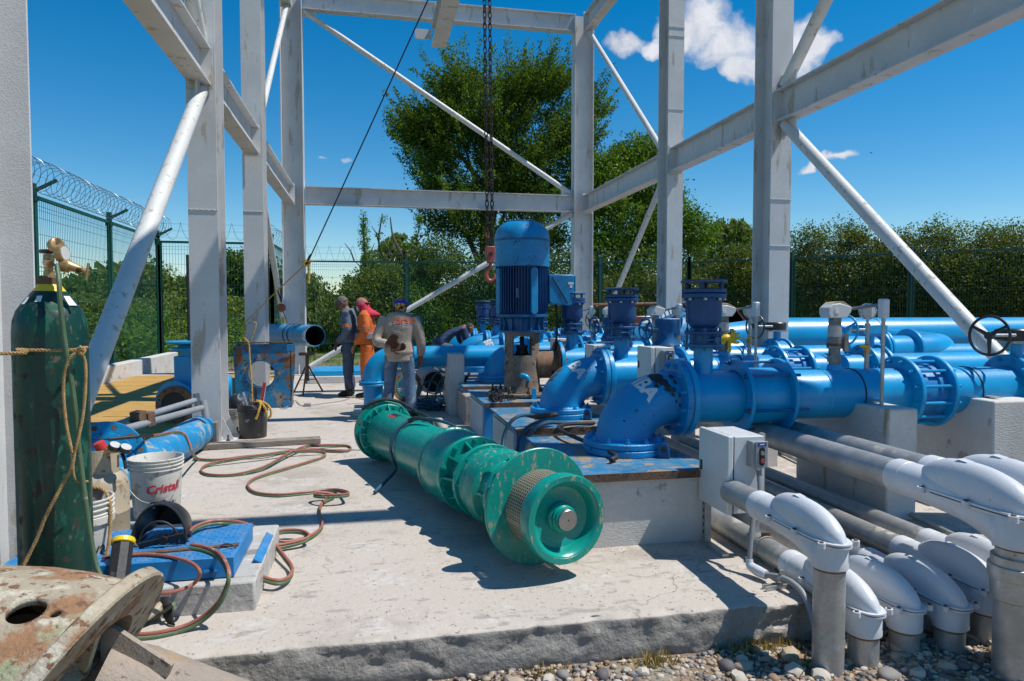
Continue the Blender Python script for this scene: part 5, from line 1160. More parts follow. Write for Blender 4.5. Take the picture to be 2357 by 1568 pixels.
# buckets
def bucket(lab, c, h, r0, r1, m, ribs=3, cat='bucket'):
    t = thing('bucket', lab, cat, c); x, y, z = c
    prof = [(0, r0 * .97), (.006, r0)]
    hz = h - .085
    prof += [(hz, r0 + (r1 - r0) * hz / h)]
    rr = lambda u: r0 + (r1 - r0) * u / h
    for i in range(ribs):
        a = hz + .004 + i * .026; prof += [(a, rr(a)), (a + .002, rr(a) + .010), (a + .008, rr(a) + .011), (a + .011, rr(a) + .002)]
    prof += [(h - .008, rr(h)), (h - .006, rr(h) + .008), (h, rr(h) + .008), (h + .002, rr(h)), (h - .002, rr(h) - .003), (.01, r0 - .004), (.008, 0)]
    part('body', t, MB().lathe(c, Z3, prof, 48), m); return t, rr
bk, rr1 = bucket('dirty white plastic bucket with red lettering, beside the blue pipe', (-1.50, 5.30, 0), .42, .150, .172, 'bucket_w')
hdl = [(-1.50 + .176 * math.cos(a), 5.30 + .176 * math.sin(a), .36 + (a_ := 0)) for a in (0,)]
def wrapped(par, name, txt, size, c, r, ang0, z0, m, shear=0., bold=0., rz=0.):
    tm = dense(text_mb(txt, size, 0, bold=bold, shear=shear), .012); o = MB(); o.f = tm.f
    for x, y, _ in tm.v:
        x, y = x * math.cos(rz) - y * math.sin(rz), x * math.sin(rz) + y * math.cos(rz)
        R_ = r(z0 + y) + .0032; a = ang0 + x / R_; o.v.append((c[0] + R_ * math.cos(a), c[1] + R_ * math.sin(a), c[2] + z0 + y))
    return part(name, par, o, m, ang=80)
def rrb(z): return .150 + .022 * z / .42
wrapped(bk, 'lettering', 'Cristali', .082, (-1.50, 5.30, 0), rrb, rad(-58), .222, 'redink', .25, .0022, .06)
for i in range(5): wrapped(bk, 'small_print', '- - - - - - -', .022, (-1.50, 5.30, 0), rrb, rad(-52), .16 - i * .016, 'redink', 0, 0, .0)
wp = smooth_path([(-1.665, 5.22, .31), (-1.635, 5.15, .24), (-1.56, 5.113, .165), (-1.48, 5.112, .135), (-1.40, 5.14, .145), (-1.345, 5.19, .20), (-1.322, 5.25, .31)], 5)
part('bail_handle', bk, MB().tube(wp, .0028, 6), 'galv'); part('grip', bk, MB().tube(smooth_path([(-1.49, 5.110, .136), (-1.44, 5.124, .137), (-1.40, 5.140, .145)], 3), .007, 8), 'black')
bk2, rr2 = bucket('white bucket holding a rope, squeezed between the cylinder and tan tank', (-1.43, 3.80, .16), .36, .125, .142, 'bucket_w', 3)
part('inner_bucket_band', bk2, MB().lathe((-1.43, 3.80, .16), Z3, [(.235, .138), (.24, .150), (.275, .152), (.28, .139)], 48, cap=False), 'bucket_w')
wrapped(bk2, 'lettering', 'enova', .085, (-1.43, 3.80, .16), lambda z: .125 + .017 * z / .36, rad(-62), .12, 'ink', 0, .001)
part('grey_band', bk2, MB().lathe((-1.43, 3.80, .16), Z3, [(.02, .1275), (.05, .129)], 48, cap=False), 'pvc')
part('wood_offcut', bk2, MB().obox((-1.39, 3.80, .46), (.35, .2, 1), X3, .22, .02, .07), 'wood')
brp = thing('rope', 'brown rope hanging over the rim of the white bucket beside the tan tank', 'rope', (-1.38, 3.75, .5))
part('strand', brp, ropemesh([(-1.45, 3.78, .50), (-1.40, 3.80, .56), (-1.33, 3.80, .56), (-1.285, 3.77, .50), (-1.275, 3.74, .38), (-1.28, 3.70, .26), (-1.30, 3.66, .20)], .0085), 'rope'); part('strand', brp, ropemesh([(-1.44, 3.66, .50), (-1.40, 3.645, .44), (-1.375, 3.66, .36), (-1.37, 3.665, .27), (-1.355, 3.65, .20), (-1.33, 3.62, .17)], .0085), 'rope')
# tan gas tank
lg = thing('gas_tank', 'squat tan gas tank with a collar and a red knobbed regulator behind the white bucket', 'gas tank', (-1.66, 4.72, 0))
part('shell', lg, MB().lathe((-1.66, 4.72, 0), Z3, [(0, .12), (.02, .12), (.03, .145), (.06, .158), (.20, .160), (.203, .162), (.209, .162), (.212, .160), (.36, .160), (.41, .150), (.445, .12), (.47, .07), (.475, 0)], 48), 'tan')
cl = MB(); 
for i in range(28):
    a0, a1 = [rad(-200 + 250 * q / 28) for q in (i, i + 1)]
    win = 6 < i % 14 < 12
    for z0, z1 in (((.44, .475), (.555, .60)) if win else ((.44, .60),)):
        q = [(-1.66 + r_ * math.cos(a), 4.72 + r_ * math.sin(a), z) for z in (z0, z1) for r_ in (.105, .109) for a in (a0, a1)]
        cl.add(q, [(0, 1, 5, 4), (2, 6, 7, 3), (0, 4, 6, 2), (1, 3, 7, 5), (4, 5, 7, 6), (0, 2, 3, 1)])
part('collar', lg, cl, 'tan'); rgp = part('regulator', lg, MB().tube([(-1.63, 4.68, .47), (-1.62, 4.66, .56), (-1.58, 4.63, .60), (-1.50, 4.62, .60)], [.018, .018, .02, .015], 12), 'brass')
part('red_knob', rgp, MB().lathe((-1.62, 4.66, .60), (-.5, -.2, 1), [(0, .026), (.005, .034), (.05, .034), (.056, .028)], 12), 'red')
for x, z in ((-1.535, .625), (-1.475, .61)): part('gauge', rgp, MB().lathe((x, 4.60, z), (.45, -.3, .85), [(-.014, .03), (-.01, .036), (.014, .036), (.018, .032)], 28), 'black'); part('gauge_face', rgp, MB().lathe((x, 4.60, z), (.45, -.3, .85), [(.0175, .031), (.0195, .031)], 28), 'gauge')
part('hose_stub', lg, MB().tube(smooth_path([(-1.50, 4.62, .58), (-1.48, 4.60, .54), (-1.47, 4.59, .49)], 5), .011, 8), 'blackr')
# twin welding hoses on the slab
th = thing('welding_hoses', 'joined red and green welding hoses snaking in loops over the slab', 'hose', (-.8, 5.5, 0))
far = [(-1.700, 7.190, 0.010), (-1.464, 7.102, 0.010), (-1.233, 7.150, 0.020), (-1.041, 7.167, 0.030), (-0.848, 7.352, 0.020), (-0.595, 7.391, 0.020), (-0.304, 7.291, 0.010), (-0.215, 7.387, 0.010), (-0.270, 7.590, 0.010), (-0.520, 7.560, 0.030), (-0.680, 7.468, 0.040), (-0.833, 7.034, 0.040), (-0.961, 6.603, 0.030), (-1.183, 6.426, 0.010), (-1.408, 6.471, 0.010), (-1.511, 6.663, 0.010), (-1.492, 6.867, 0.020), (-1.280, 6.962, 0.040), (-1.027, 7.066, 0.050), (-0.828, 7.175, 0.050), (-0.590, 7.221, 0.040), (-0.471, 7.208, 0.020), (-0.469, 7.042, 0.010), (-0.620, 6.793, 0.010), (-0.926, 6.357, 0.010), (-1.004, 6.166, 0.010), (-0.994, 5.955, 0.010), (-0.897, 5.741, 0.010), (-0.720, 5.639, 0.010), (-0.527, 5.666, 0.010), (-0.309, 5.717, 0.010), (-0.190, 5.431, 0.060), (-0.190, 5.315, 0.070), (-0.338, 5.308, 0.070), (-0.422, 5.388, 0.060), (-0.411, 5.449, 0.060), (-0.309, 5.467, 0.040), (-0.290, 5.475, 0.020), (-0.343, 5.385, 0.020), (-0.371, 5.241, 0.015), (-0.363, 5.034, 0.010), (-0.332, 4.832, 0.010), (-0.341, 4.671, 0.010), (-0.408, 4.494, 0.020), (-0.515, 4.401, 0.030), (-0.597, 4.406, 0.050), (-0.619, 4.495, 0.050), (-0.561, 4.570, 0.050), (-0.452, 4.548, 0.050), (-0.388, 4.448, 0.050), (-0.412, 4.391, 0.040), (-0.535, 4.349, 0.030), (-0.648, 4.273, 0.050), (-0.700, 4.092, 0.090), (-0.699, 3.938, 0.100), (-0.636, 3.824, 0.080), (-0.547, 3.762, 0.050), (-0.473, 3.737, 0.040), (-0.433, 3.828, 0.030), (-0.438, 3.958, 0.030), (-0.495, 4.115, 0.040), (-0.586, 4.325, 0.060), (-0.684, 4.453, 0.100), (-0.743, 4.270, 0.200), (-0.804, 4.092, 0.270), (-0.886, 4.051, 0.280), (-0.936, 3.975, 0.280), (-0.948, 3.887, 0.280)]
def twin(par, P, r=.0085, k=6):
    c = smooth_path(P, k); up = Vector((0, 0, 1)); A = []; Bp = []
    for i, p in enumerate(c):
        d = (c[min(i + 1, len(c) - 1)] - c[max(i - 1, 0)]).normalized(); s = d.cross(up); s = s.normalized() if s.length > .1 else Vector((1, 0, 0))
        if s.y > 0: s = -s
        A.append(p + Vector((0, 0, r * 1.1))); Bp.append(p + Vector((0, -r * 1.5, -r * .5)))
    part('red_hose', par, MB().tube(A, r, 8), 'hose_r'); part('green_hose', par, MB().tube(Bp, r, 8), 'hose_g')
twin(th, far, .0088)
twin(th, [(-0.899, 3.723, 0.262), (-0.827, 3.676, 0.262), (-0.750, 3.584, 0.262), (-0.692, 3.461, 0.265), (-0.649, 3.351, 0.240), (-0.654, 3.335, 0.190), (-0.687, 3.325, 0.120), (-0.757, 3.342, 0.050), (-0.838, 3.328, 0.015), (-0.946, 3.292, 0.010), (-1.054, 3.297, 0.010), (-1.117, 3.327, 0.010)], .0095)
part('red_hose', th, MB().tube(smooth_path([(-1.178, 3.652, 0.262), (-1.078, 3.644, 0.262), (-0.954, 3.582, 0.262), (-0.840, 3.476, 0.262), (-0.785, 3.401, 0.240), (-0.830, 3.489, 0.160), (-0.878, 3.427, 0.155), (-0.959, 3.416, 0.150), (-1.050, 3.475, 0.150), (-1.159, 3.582, 0.150)], 7), .0088, 8), 'hose_r')
twin(th, [(-1.732, 6.050, 0.442), (-1.671, 6.100, 0.442), (-1.640, 6.300, 0.425), (-1.583, 6.400, 0.390), (-1.506, 6.250, 0.333), (-1.451, 6.100, 0.294), (-1.657, 7.174, 0.020), (-1.546, 7.119, 0.010)], .0075)
part('tie_string', th, MB().tube(smooth_path([(-0.765, 3.676, 0.260), (-0.729, 3.705, 0.270), (-0.683, 3.680, 0.262), (-0.680, 3.749, 0.200), (-0.684, 3.865, 0.120)], 5), .004, 6), 'rust')
# cutting torch on the blue flange
ct = thing('cutting_torch', 'black cutting torch lying on the blue flanged pipe', 'torch', (-1.9, 5.6, .6))
part('tube', ct, MB().cyl((-2.066, 5.600, 0.508), (-1.908, 5.650, 0.497), .006, n=8), 'black'); part('grip', ct, MB().cyl((-1.923, 5.650, 0.497), (-1.766, 5.800, 0.485), .014, n=12), 'black'); part('body', ct, MB().cyl((-1.775, 5.800, 0.485), (-1.703, 5.950, 0.463), .011, n=10), 'black')
for px in (315, 331): part('valve_knob', ct, MB().cyl((-1.772, 5.800, 0.475), (-1.764, 5.780, 0.444), .006, n=8) if px < 320 else MB().cyl((-1.741, 5.850, 0.465), (-1.732, 5.830, 0.434), .006, n=8), 'chain')
# big blue flanged pipe end
bf = thing('flanged_pipe', 'short blue flanged pipe stub lying under the cutting torch', 'pipe', (-2.1, 6.2, 0))
fc = Vector((-2.03, 5.85, .29)); fa = Vector((.12, -.86, .30)).normalized()
flange(bf, fc, fa, .31, .03, 0, 'blue_mot'); bolts(bf, fc + fa * .03, fa, .265, 12, .022, .003, 0, 'rust', name='bolt_hole'); part('shell', bf, MB().cyl(fc - fa * .5, fc + fa * .001, .21, n=36), 'blue_mot')
part('hub_ring', bf, MB().lathe(fc, fa, [(.03, .22), (.045, .215), (.045, .0)], 40), 'blue_mot')
# long light blue pipe
lb = thing('loose_pipe', 'scuffed light blue pipe lying from the second column towards the white bucket', 'pipe', (-1.9, 6.8, 0))
pa, pb = Vector((-1.80, 7.95, .17)), Vector((-1.93, 5.45, .17))
part('shell', lb, MB().lathe(pb, pa - pb, [(0, .152), (0, .165), ((pa - pb).length, .165), ((pa - pb).length, .152), (0, .152)], 48, cap=False), 'blue_pipe'); part('end_plate', lb, MB().cyl(pa - (pa - pb).normalized() * .02, pa - (pa - pb).normalized() * .01, .153, n=40), 'blue_pipe'); 
part('weld_line', lb, MB().lathe(pb.lerp(pa, .30), pa - pb, [(-.004, .165), (0, .167), (.004, .165)], 48, cap=False), 'blue_pipe')
# grey plastic pipes
gpv = thing('plastic_pipes', 'two long grey plastic pipes clamped together, resting on the light blue pipe', 'pipe', (-2.0, 7, .4))
for i, (a, b) in enumerate((((-2.102, 6.300, 0.499), (-1.826, 7.900, 0.506)), ((-2.011, 6.100, 0.486), (-1.714, 7.700, 0.451)))):
    part('tube', gpv, MB().cyl(a, b, .030, n=16), 'pvc'); v = Vector(b); part('tee', gpv, MB().cyl(v + Vector((-.0, 0, .07)), v + Vector((.03, -.02, -.10)), .036, n=16), 'pvc')
part('clamp', gpv, MB().obox(Vector((-1.975, 6.500, 0.538)), (.4, 1, .1), Z3, .09, .09, .10), 'rust'); part('clamp', gpv, MB().obox(Vector((-1.936, 6.600, 0.503)), (.4, 1, .1), Z3, .09, .10, .12), 'rust')
# tool bucket
tb, rrt = bucket('scuffed black bucket of tools beside the second column, rope over its rim', (-1.34, 8.42, 0), .385, .148, .165, 'bucket_b', 2)
tl = [('pipe_wrench', 'red pipe wrench standing in the black tool bucket', 'wrench'), ('spanner', 'bright open ended spanner head sticking out of the black bucket', 'spanner'), ('hammer_shaft', 'pale metal bar leaning in the black tool bucket', 'bar')]
t = thing(*tl[0][:2], 'wrench', (-1.27, 8.42, .02)); part('handle', t, MB().obox((-1.235, 8.42, .45), (.17, 0, 1), Y3, .36, .035, .02), 'red'); part('rail', t, MB().obox((-1.212, 8.418, .47), (.17, 0, 1), Y3, .30, .008, .024), 'silver')
t = thing(*tl[1][:2], 'spanner', (-1.40, 8.38, .02)); part('shank', t, MB().obox((-1.42, 8.36, .36), (-.25, 0, 1), Y3, .25, .02, .008), 'silver')
part('jaw', t, MB().tube([(-1.45 + .035 * math.cos(a), 8.355, .475 + .035 * math.sin(a)) for a in [rad(-240 + 300 * i / 12) for i in range(13)]], .012, 8), 'silver')
t = thing(*tl[2][:2], 'bar', (-1.36, 8.45, .02)); part('bar', t, MB().cyl((-1.36, 8.42, .2), (-1.445, 8.44, .52), .014, n=12), 'silver')
solo('file', MB().obox((-1.31, 8.47, .42), (-.05, 0, 1), Y3, .3, .03, .012), 'black', 'short black bar upright in the black tool bucket', 'tool', (-1.31, 8.47, .42))
solo('wire_coil', MB().tube([(-1.36 + .04 * math.cos(a), 8.5, .44 + .07 * math.sin(a)) for a in [i * .35 for i in range(18)]], .006, 6, closed=True), 'rust', 'thin rusty wire ring poking out of the black tool bucket', 'wire', (-1.36, 8.5, .44))
t = thing('rope', 'thick yellow rope hanging in two loops over the black bucket rim', 'rope', (-1.25, 8.3, .4))
part('strand', t, ropemesh([(-1.32, 8.45, .40), (-1.24, 8.32, .41), (-1.25, 8.265, .33), (-1.275, 8.255, .25), (-1.285, 8.25, .23)], .014), 'yrope'); part('strand', t, ropemesh([(-1.30, 8.42, .42), (-1.22, 8.36, .41), (-1.15, 8.30, .37), (-1.12, 8.29, .30), (-1.135, 8.285, .24), (-1.165, 8.285, .25), (-1.175, 8.29, .31), (-1.20, 8.30, .37), (-1.24, 8.33, .41)], .014), 'yrope')
wk = thing('wooden_plank', 'old grey timber plank lying across the slab before the second column', 'plank', (-1.2, 7.8, 0)); part('plank', wk, MB().obox((-1.20, 7.83, .032), (1, .13, 0), Z3, 1.30, .17, .055), 'wood', bevel=.004)
solo('wood_block', MB().box(-1.93, -1.62, 7.86, 7.97, 0, .26), 'wood', 'grey wood block wedged between the light blue pipe and second column', 'wood', (-1.77, 7.9, 0), bevel=.004)
# dark mask behind the tool bucket and striped white bucket
mb = MB(); mb.lathe((-1.60, 8.9, .32), (.5, -.6, .5), [(-.02, .12), (.03, .122), (.08, .10), (.12, .05), (.13, 0)], 28)
solo('welding_helmet', mb, 'black', 'round dark helmet resting on a white bucket behind the tool bucket', 'helmet', (-1.6, 8.9, .3))
bucket('white bucket half hidden behind the black tool bucket', (-1.60, 8.92, 0), .28, .13, .15, 'bucket_w')
# lidless blue plate with round hole
bp = thing('flange_plate', 'rusty blue square steel plate with a round hole standing before the third column', 'steel plate', (-1.6, 10.9, 0))
def plate():
    mb = MB(); n = 48; o = Vector((-1.616, 10.900, 0.509)); R_ = .215
    outer = [Vector((-2.007, 10.900, 0.961)), Vector((-1.547, 10.900, 0.963)), Vector((-1.111, 10.900, 0.992)), Vector((-1.130, 10.900, 0.500)), Vector((-1.199, 10.900, 0.001)), Vector((-1.592, 10.900, 0.019)), Vector((-1.960, 10.900, 0.035)), Vector((-1.983, 10.900, 0.516))]
    import bisect
    O = [];
    m_ = len(outer)
    for i in range(n):
        th = 2 * math.pi * i / n; d = Vector((math.cos(th), 0, math.sin(th))); best = None
        for k in range(m_):
            a, b = outer[k], outer[(k + 1) % m_]; e = b - a; den = d.x * e.z - d.z * e.x
            if abs(den) < 1e-9: continue
            w = a - o; s = (w.x * e.z - w.z * e.x) / den; u = (w.x * d.z - w.z * d.x) / den
            if s > 0 and -.001 <= u <= 1.001 and (best is None or s < best): best = s
        O.append(o + d * best)
    I = [o + Vector((math.cos(2 * math.pi * i / n), 0, math.sin(2 * math.pi * i / n))) * R_ for i in range(n)]
    D = Vector((0, .03, 0)); v = I + O + [p + D for p in I] + [p + D for p in O]; f = []
    for i in range(n):
        j = (i + 1) % n; f += [(i, j, n + j, n + i), (2 * n + i, 3 * n + i, 3 * n + j, 2 * n + j), (i, 2 * n + i, 2 * n + j, j), (n + i, n + j, 3 * n + j, 3 * n + i)]
    return mb.add(v, f), o
pmesh, po = plate(); part('plate', bp, pmesh, 'blue_plate')
part('hole_rim', bp, MB().lathe(po + Vector((0, .16, 0)), (0, -1, 0), [(0, .20), (0, .215), (.175, .215), (.175, .20), (0, .20)], 48, cap=False), 'blue_mid')
part('side_flange', bp, MB().prism([(0, 0), (.28, .02), (.28, .90), (0, .97)], (Vector((-1.199, 10.900, 0.001)) + Vector((.01, .0, .0))), Y3, Z3, X3, .012), 'blue_plate')
part('hole_bolts', bp, MB().box(0, 0, 0, 0, 0, 0), 'rust') if 0 else bolts(bp, po, (0, -1, 0), .26, 12, .018, .008, 0, 'rust')
for a in ((-1.184, 10.870, 0.909), (-1.245, 10.870, 0.059)): v = Vector(a); part('corner_tab', bp, MB().obox(v, X3, (0, -.2, 1), .10, .008, .10), 'blue')
part('top_edge', bp, MB().obox(po + Vector((0, .02, .475)), X3, Z3, .93, .09, .02), 'rust')
# blue pipe on a tripod
tp = thing('pipe_on_stand', 'cut blue pipe with a dark open end propped above the tripod stand', 'pipe', (-1.2, 12.3, .7))
qa, qb = Vector((-0.928, 12.250, 1.036)), Vector((-2.431, 15.600, 1.006)); ax_ = (qb - qa); part('shell', tp, MB().lathe(qa, ax_, [(0, .170), (0, .186), (ax_.length, .186), (ax_.length, .17), (0, .17)], 44, cap=False), 'blue_pipe'); part('bare_end', tp, MB().lathe(qa, ax_, [(.0, .1865), (.03, .1868), (.1, .1864)], 44, cap=False), 'bare'); part('shade_liner', tp, MB().lathe(qa + ax_.normalized() * .004, ax_, [(0, .169), (1.25, .169)], 44, cap=False), 'blackr'); part('shade_plug', tp, MB().cyl(qa + ax_.normalized() * 1.2, qa + ax_.normalized() * 1.21, .17, n=40), 'blackr')  # black liner and plug stand for the shade inside the pipe
for q in (.9, 1.15): part('sling', tp, MB().lathe(qa + ax_.normalized() * q, ax_ + Vector((.1 * (q - 1), 0, .3)), [(0, .187), (0, .196), (.03, .196), (.03, .187)], 36, cap=False), 'blackr')
ts = thing('tripod_stand', 'rusty three legged pipe stand on the slab left of the workers', 'stand', (-1.09, 12.5, 0))
ap = Vector((-1.08, 12.45, .70)); part('post', ts, MB().cyl((-1.08, 12.45, .25), ap, .03, n=14), 'rust'); part('head', ts, MB().obox(ap + Vector((0, 0, .015)), X3, Z3, .26, .10, .05), 'rust')
for a in ((-1.349, 12.757, 0.000), (-0.860, 12.998, 0.000), (-1.153, 12.394, 0.000)):
    v = Vector(a); part('leg', ts, MB().cyl((-1.08, 12.45, .55), v, .015, n=8), 'rust'); m_ = Vector((-1.08, 12.45, .55)).lerp(v, .55); part('tie', ts, MB().cyl((-1.08, 12.45, .27), m_, .008, n=6), 'rust')
# chain block lashed to the brace, slings
cbk = thing('lever_hoist', 'orange lever hoist and straps hanging on the last left pipe brace', 'hoist', (-1.75, 15, 1.6))
h0 = Vector((-1.72, 14.35, 1.92)); part('strap', cbk, MB().tube([Vector((-1.77, 14.3, 2.05)) + Vector((.07 * math.cos(a), .03 * math.sin(a), .06 * math.sin(a))) for a in [i * .52 for i in range(12)]], .022, 6, closed=True), 'rust')
for s in (-.05, .05): part('strap', cbk, MB().tube([(-1.77 + s, 14.26, 2.02), (-1.72 + s * .3, 14.2, 1.75), (-1.70, 14.2, 1.62)], .014, 6), 'blackr')
part('hoist_body', cbk, MB().lathe((-1.69, 14.1, 1.52), (0, -1, .1), [(-.05, .05), (-.04, .08), (.05, .08), (.06, .05)], 24), 'org'); part('hoist_body', cbk, MB().obox((-1.66, 14.1, 1.28), (.15, 0, -1), Y3, .13, .05, .04), 'yel')
part('fall_chain', cbk, MB().tube([(-1.66, 14.1, 1.45), (-1.55, 14.0, 1.15), (-1.42, 13.9, .98)], .008, 6), 'chain'); part('sling', cbk, MB().tube(smooth_path([(-1.78, 14.1, 1.25), (-1.84, 14.0, 1.05), (-1.80, 13.9, .9), (-1.70, 13.8, 1.02), (-1.5, 13.9, 1.06), (-1.42, 13.9, .98)], 5), .014, 6), 'blackr')
# tension rope across the picture
tr = thing('guy_rope', 'black cable running up from a yellow rope knot beside the last left column', 'rope', (-0.777, 9.200, 2.067))
part('cable', tr, MB().tube([(-0.777, 9.200, 2.067), (-0.016, 8.600, 3.592), (0.663, 8.000, 4.950), (0.911, 7.800, 5.449)], .008, 6), 'blackr'); part('cable_end', tr, MB().tube([(-0.799, 9.200, 2.028), (-0.753, 9.180, 2.137), (-0.731, 9.170, 2.175)], [.018, .016, .01], 8), 'blackr')
part('yellow_rope', tr, ropemesh([(-0.788, 9.200, 2.061), (-1.190, 9.600, 1.730), (-1.686, 10.100, 1.300), (-1.718, 10.120, 1.264)], .008, 4), 'yrope'); part('knot', tr, ropemesh([(-0.851, 9.200, 2.071), (-0.797, 9.190, 2.093), (-0.744, 9.190, 2.061), (-0.786, 9.180, 2.027), (-0.828, 9.180, 2.059), (-0.754, 9.180, 2.093), (-0.713, 9.200, 2.079)], .011), 'yrope')
part('tassel', tr, ropemesh([(-0.766, 9.200, 2.062), (-0.763, 9.200, 1.930), (-0.770, 9.200, 1.803)], .018), 'yrope')
part('hanging_tail', tr, ropemesh([(-1.706, 10.120, 1.282), (-1.681, 10.100, 1.205), (-1.717, 10.100, 1.103), (-1.650, 10.100, 1.013), (-1.637, 10.100, 0.773), (-1.615, 10.100, 0.351), (-1.632, 10.100, -0.059)], .012, 5), 'yrope'); part('tail_loop', tr, ropemesh([(-1.658, 10.100, 1.282), (-1.555, 10.100, 1.300), (-1.568, 10.100, 1.192), (-1.639, 10.100, 1.013)], .010, 5), 'yrope')
# upright blue valve and brown flanged elbow left of the second column
lv = thing('upright_valve', 'upright blue valve body with a disc and black stem left of the second column', 'valve', (-2.5, 9.9, 0))
v0 = Vector((-2.365, 9.900, 0.245)); part('body', lv, MB().box(v0.x - .17, v0.x + .14, 9.8, 10.1, 0, .86), 'blue', bevel=.01); part('bonnet', lv, MB().lathe((v0.x, 9.95, 0), Z3, [(.86, .13), (.93, .13), (.935, .24), (.96, .25), (.975, .24), (.98, .15), (1.0, .15), (1.02, .1)], 32), 'blue')
part('handwheel', lv, MB().lathe((v0.x, 9.95, 1.02), Z3, [(0, .05), (0, .28), (.008, .30), (.03, .30), (.038, .28), (.04, .05)], 40), 'blue'); part('stem', lv, MB().cyl((v0.x - .01, 9.95, 1.0), (v0.x - .01, 9.95, 2.2), .022, n=10), 'blackr')
le = thing('flanged_elbow', 'blue elbow with brown bolt flange lying on the yellow deck', 'pipe elbow', (-3.0, 9.6, 0))
ec = Vector((-2.46, 9.55, .25)); ea = Vector((-.25, -.95, .05)); part('shell', le, MB().tube(smooth_path([ec, ec - ea * .15, ec - ea * .32 + Vector((.08, 0, .1)), ec + Vector((.28, .4, .16)), ec + Vector((.6, .45, .16))], 6), .175, 28), 'blue')
part('flange', le, MB().ring(ec + ea.normalized() * .0, ea, .17, .245, .035, 44), 'rust_o'); bolts(le, ec + ea.normalized() * .036, ea, .208, 10, .016, .003, 0, 'black', name='bolt_hole'); part('bore_shade', le, MB().cyl(ec + ea.normalized() * .02, ec + ea.normalized() * .025, .172, n=36), 'blackr'); part('back_flange', le, MB().ring(ec - ea.normalized() * .06 + Vector((-.03, 0, .06)), ea, .17, .245, .035, 44), 'blue')  # black disc in the flange imitates the shaded inside of the elbow
# ---- rusty casting and pitted cone in the left corner
CR = Vector((.98, -.199, 0)); CF = Vector((.199, .979, -.042)); CU = Vector((.008, .041, .999))
rcst = thing('rusty_casting', 'large corroded bell casting with a flange and two holes, in the bottom left corner', 'casting', (-1.1, 2.2, .3))
fcn = Vector((-0.878, 2.220, 0.394)); nn = (CR * .84 - CU * .54).normalized()
ba = (-CR * .99 + CF * .12).normalized(); bc = Vector((-0.794, 2.240, 0.205))
def bell_mesh():
    import bmesh
    m = MB().lathe(bc - ba * .3, ba, [(0, .36), (.1, .375), (.2, .39), (.3, .405), (.38, .42), (.48, .436), (.6, .445), (.8, .445), (1.0, .43), (1.3, .38), (1.3, .36), (1.0, .41), (.6, .425), (.3, .385), (0, .34), (0, .36)], 120, up=CU, cap=False)
    me = bpy.data.meshes.new('b'); me.from_pydata(m.v, [], m.f); bm = bmesh.new(); bm.from_mesh(me)
    bmesh.ops.bisect_plane(bm, geom=bm.verts[:] + bm.edges[:] + bm.faces[:], plane_co=fcn, plane_no=nn, clear_outer=True)
    r_ = MB(); bm.verts.index_update(); r_.v = [tuple(v.co) for v in bm.verts]; r_.f = [tuple(v.index for v in f.verts) for f in bm.faces]; bm.free(); bpy.data.meshes.remove(me); return r_
body = part('bell', rcst, bell_mesh(), 'castr'); part('shade_lining', rcst, MB().lathe(bc + ba * .34, ba, [(0, 0), (0, .30), (.2, .365), (.95, .39), (.95, 0)], 64, up=CU, cap=False), 'blackr')  # black lining added so the holes look into deep shade
def hole(px, r_, dirn):
    c = Vector(px); m = MB().cyl(c - dirn * .12, c + dirn * .12, r_, n=32).mesh('cutter', (0, 0, 0)); o = bpy.data.objects.new('cutter', m); return o
def cut(ob, cutters):
    # subtract the cutters and bake the result, so that no helper object stays in the scene
    for c in cutters:
        COL.objects.link(c); md = ob.modifiers.new('b', 'BOOLEAN'); md.object = c; md.operation = 'DIFFERENCE'; md.solver = 'EXACT'
        c.location = c.location
    bpy.context.view_layer.update(); dg = bpy.context.evaluated_depsgraph_get(); me = bpy.data.meshes.new_from_object(ob.evaluated_get(dg)); ob.modifiers.clear(); ob.data = me
    for c in cutters: bpy.data.objects.remove(c)
def surf(px, py, guess=2.05):
    # point on the bell along a viewing ray given by two points
    a, b = px, py; a = Vector(a); b = Vector(b); d = (b - a).normalized(); best = None
    ok, loc, nor, _ = body.ray_cast(a - wloc(body), d); return (loc + wloc(body), nor) if ok else (b, -d)
bpy.context.view_layer.update()
h1, n1 = surf((-0.399, 0.900, 1.099), (-0.976, 2.200, 0.593)); h2, n2 = surf((-0.369, 0.900, 1.093), (-0.901, 2.200, 0.577))
cut(body, [hole(h1, .050, n1), hole(h2, .016, n2)])
fl = part('flange', rcst, MB().lathe(fcn, nn, [(-.004, .20), (-.004, .335), (.002, .342), (.034, .342), (.04, .335), (.04, .20), (-.004, .20)], 72, up=CU, cap=False), 'castr')
x_c, y_c, _ = frame(nn, CU)
for k in range(4):
    a = rad(20 + 90 * k); d = x_c * math.cos(a) + y_c * math.sin(a)
    part('web', rcst, MB().prism([(.0, -.02), (.20, -.012), (.20, .03), (.0, .05)], fcn, d, nn, d.cross(nn), .02), 'castr')
cs = thing('pitted_cone', 'pitted iron cone with a triangular fin lying below the bell flange', 'casting', (-.8, 2.1, .2))
c0, c1 = Vector((-0.842, 2.300, 0.294)), Vector((-0.311, 2.350, 0.054))
part('cone', cs, MB().lathe(c0, c1 - c0, [(0, .0), (0, .15), (.12, .155), ((c1 - c0).length, .115)], 56), 'castp')
part('fin', cs, MB().prism([(0, 0), (.04, 0), (.215, -.115), (.20, -.15), (0, -.10)], (-0.811, 2.280, 0.489), CR, CU, CF, .02), 'castp')
# small fallen screwdriver on the slab before the kerb
solo('marker_pen', MB().cyl((-1.023, 3.555, 0.010), (-0.963, 3.562, 0.010), .006, n=8), 'blue', 'small blue and white pen on the slab below the hatch kerb', 'pen', (-0.991, 3.558, 0.010))
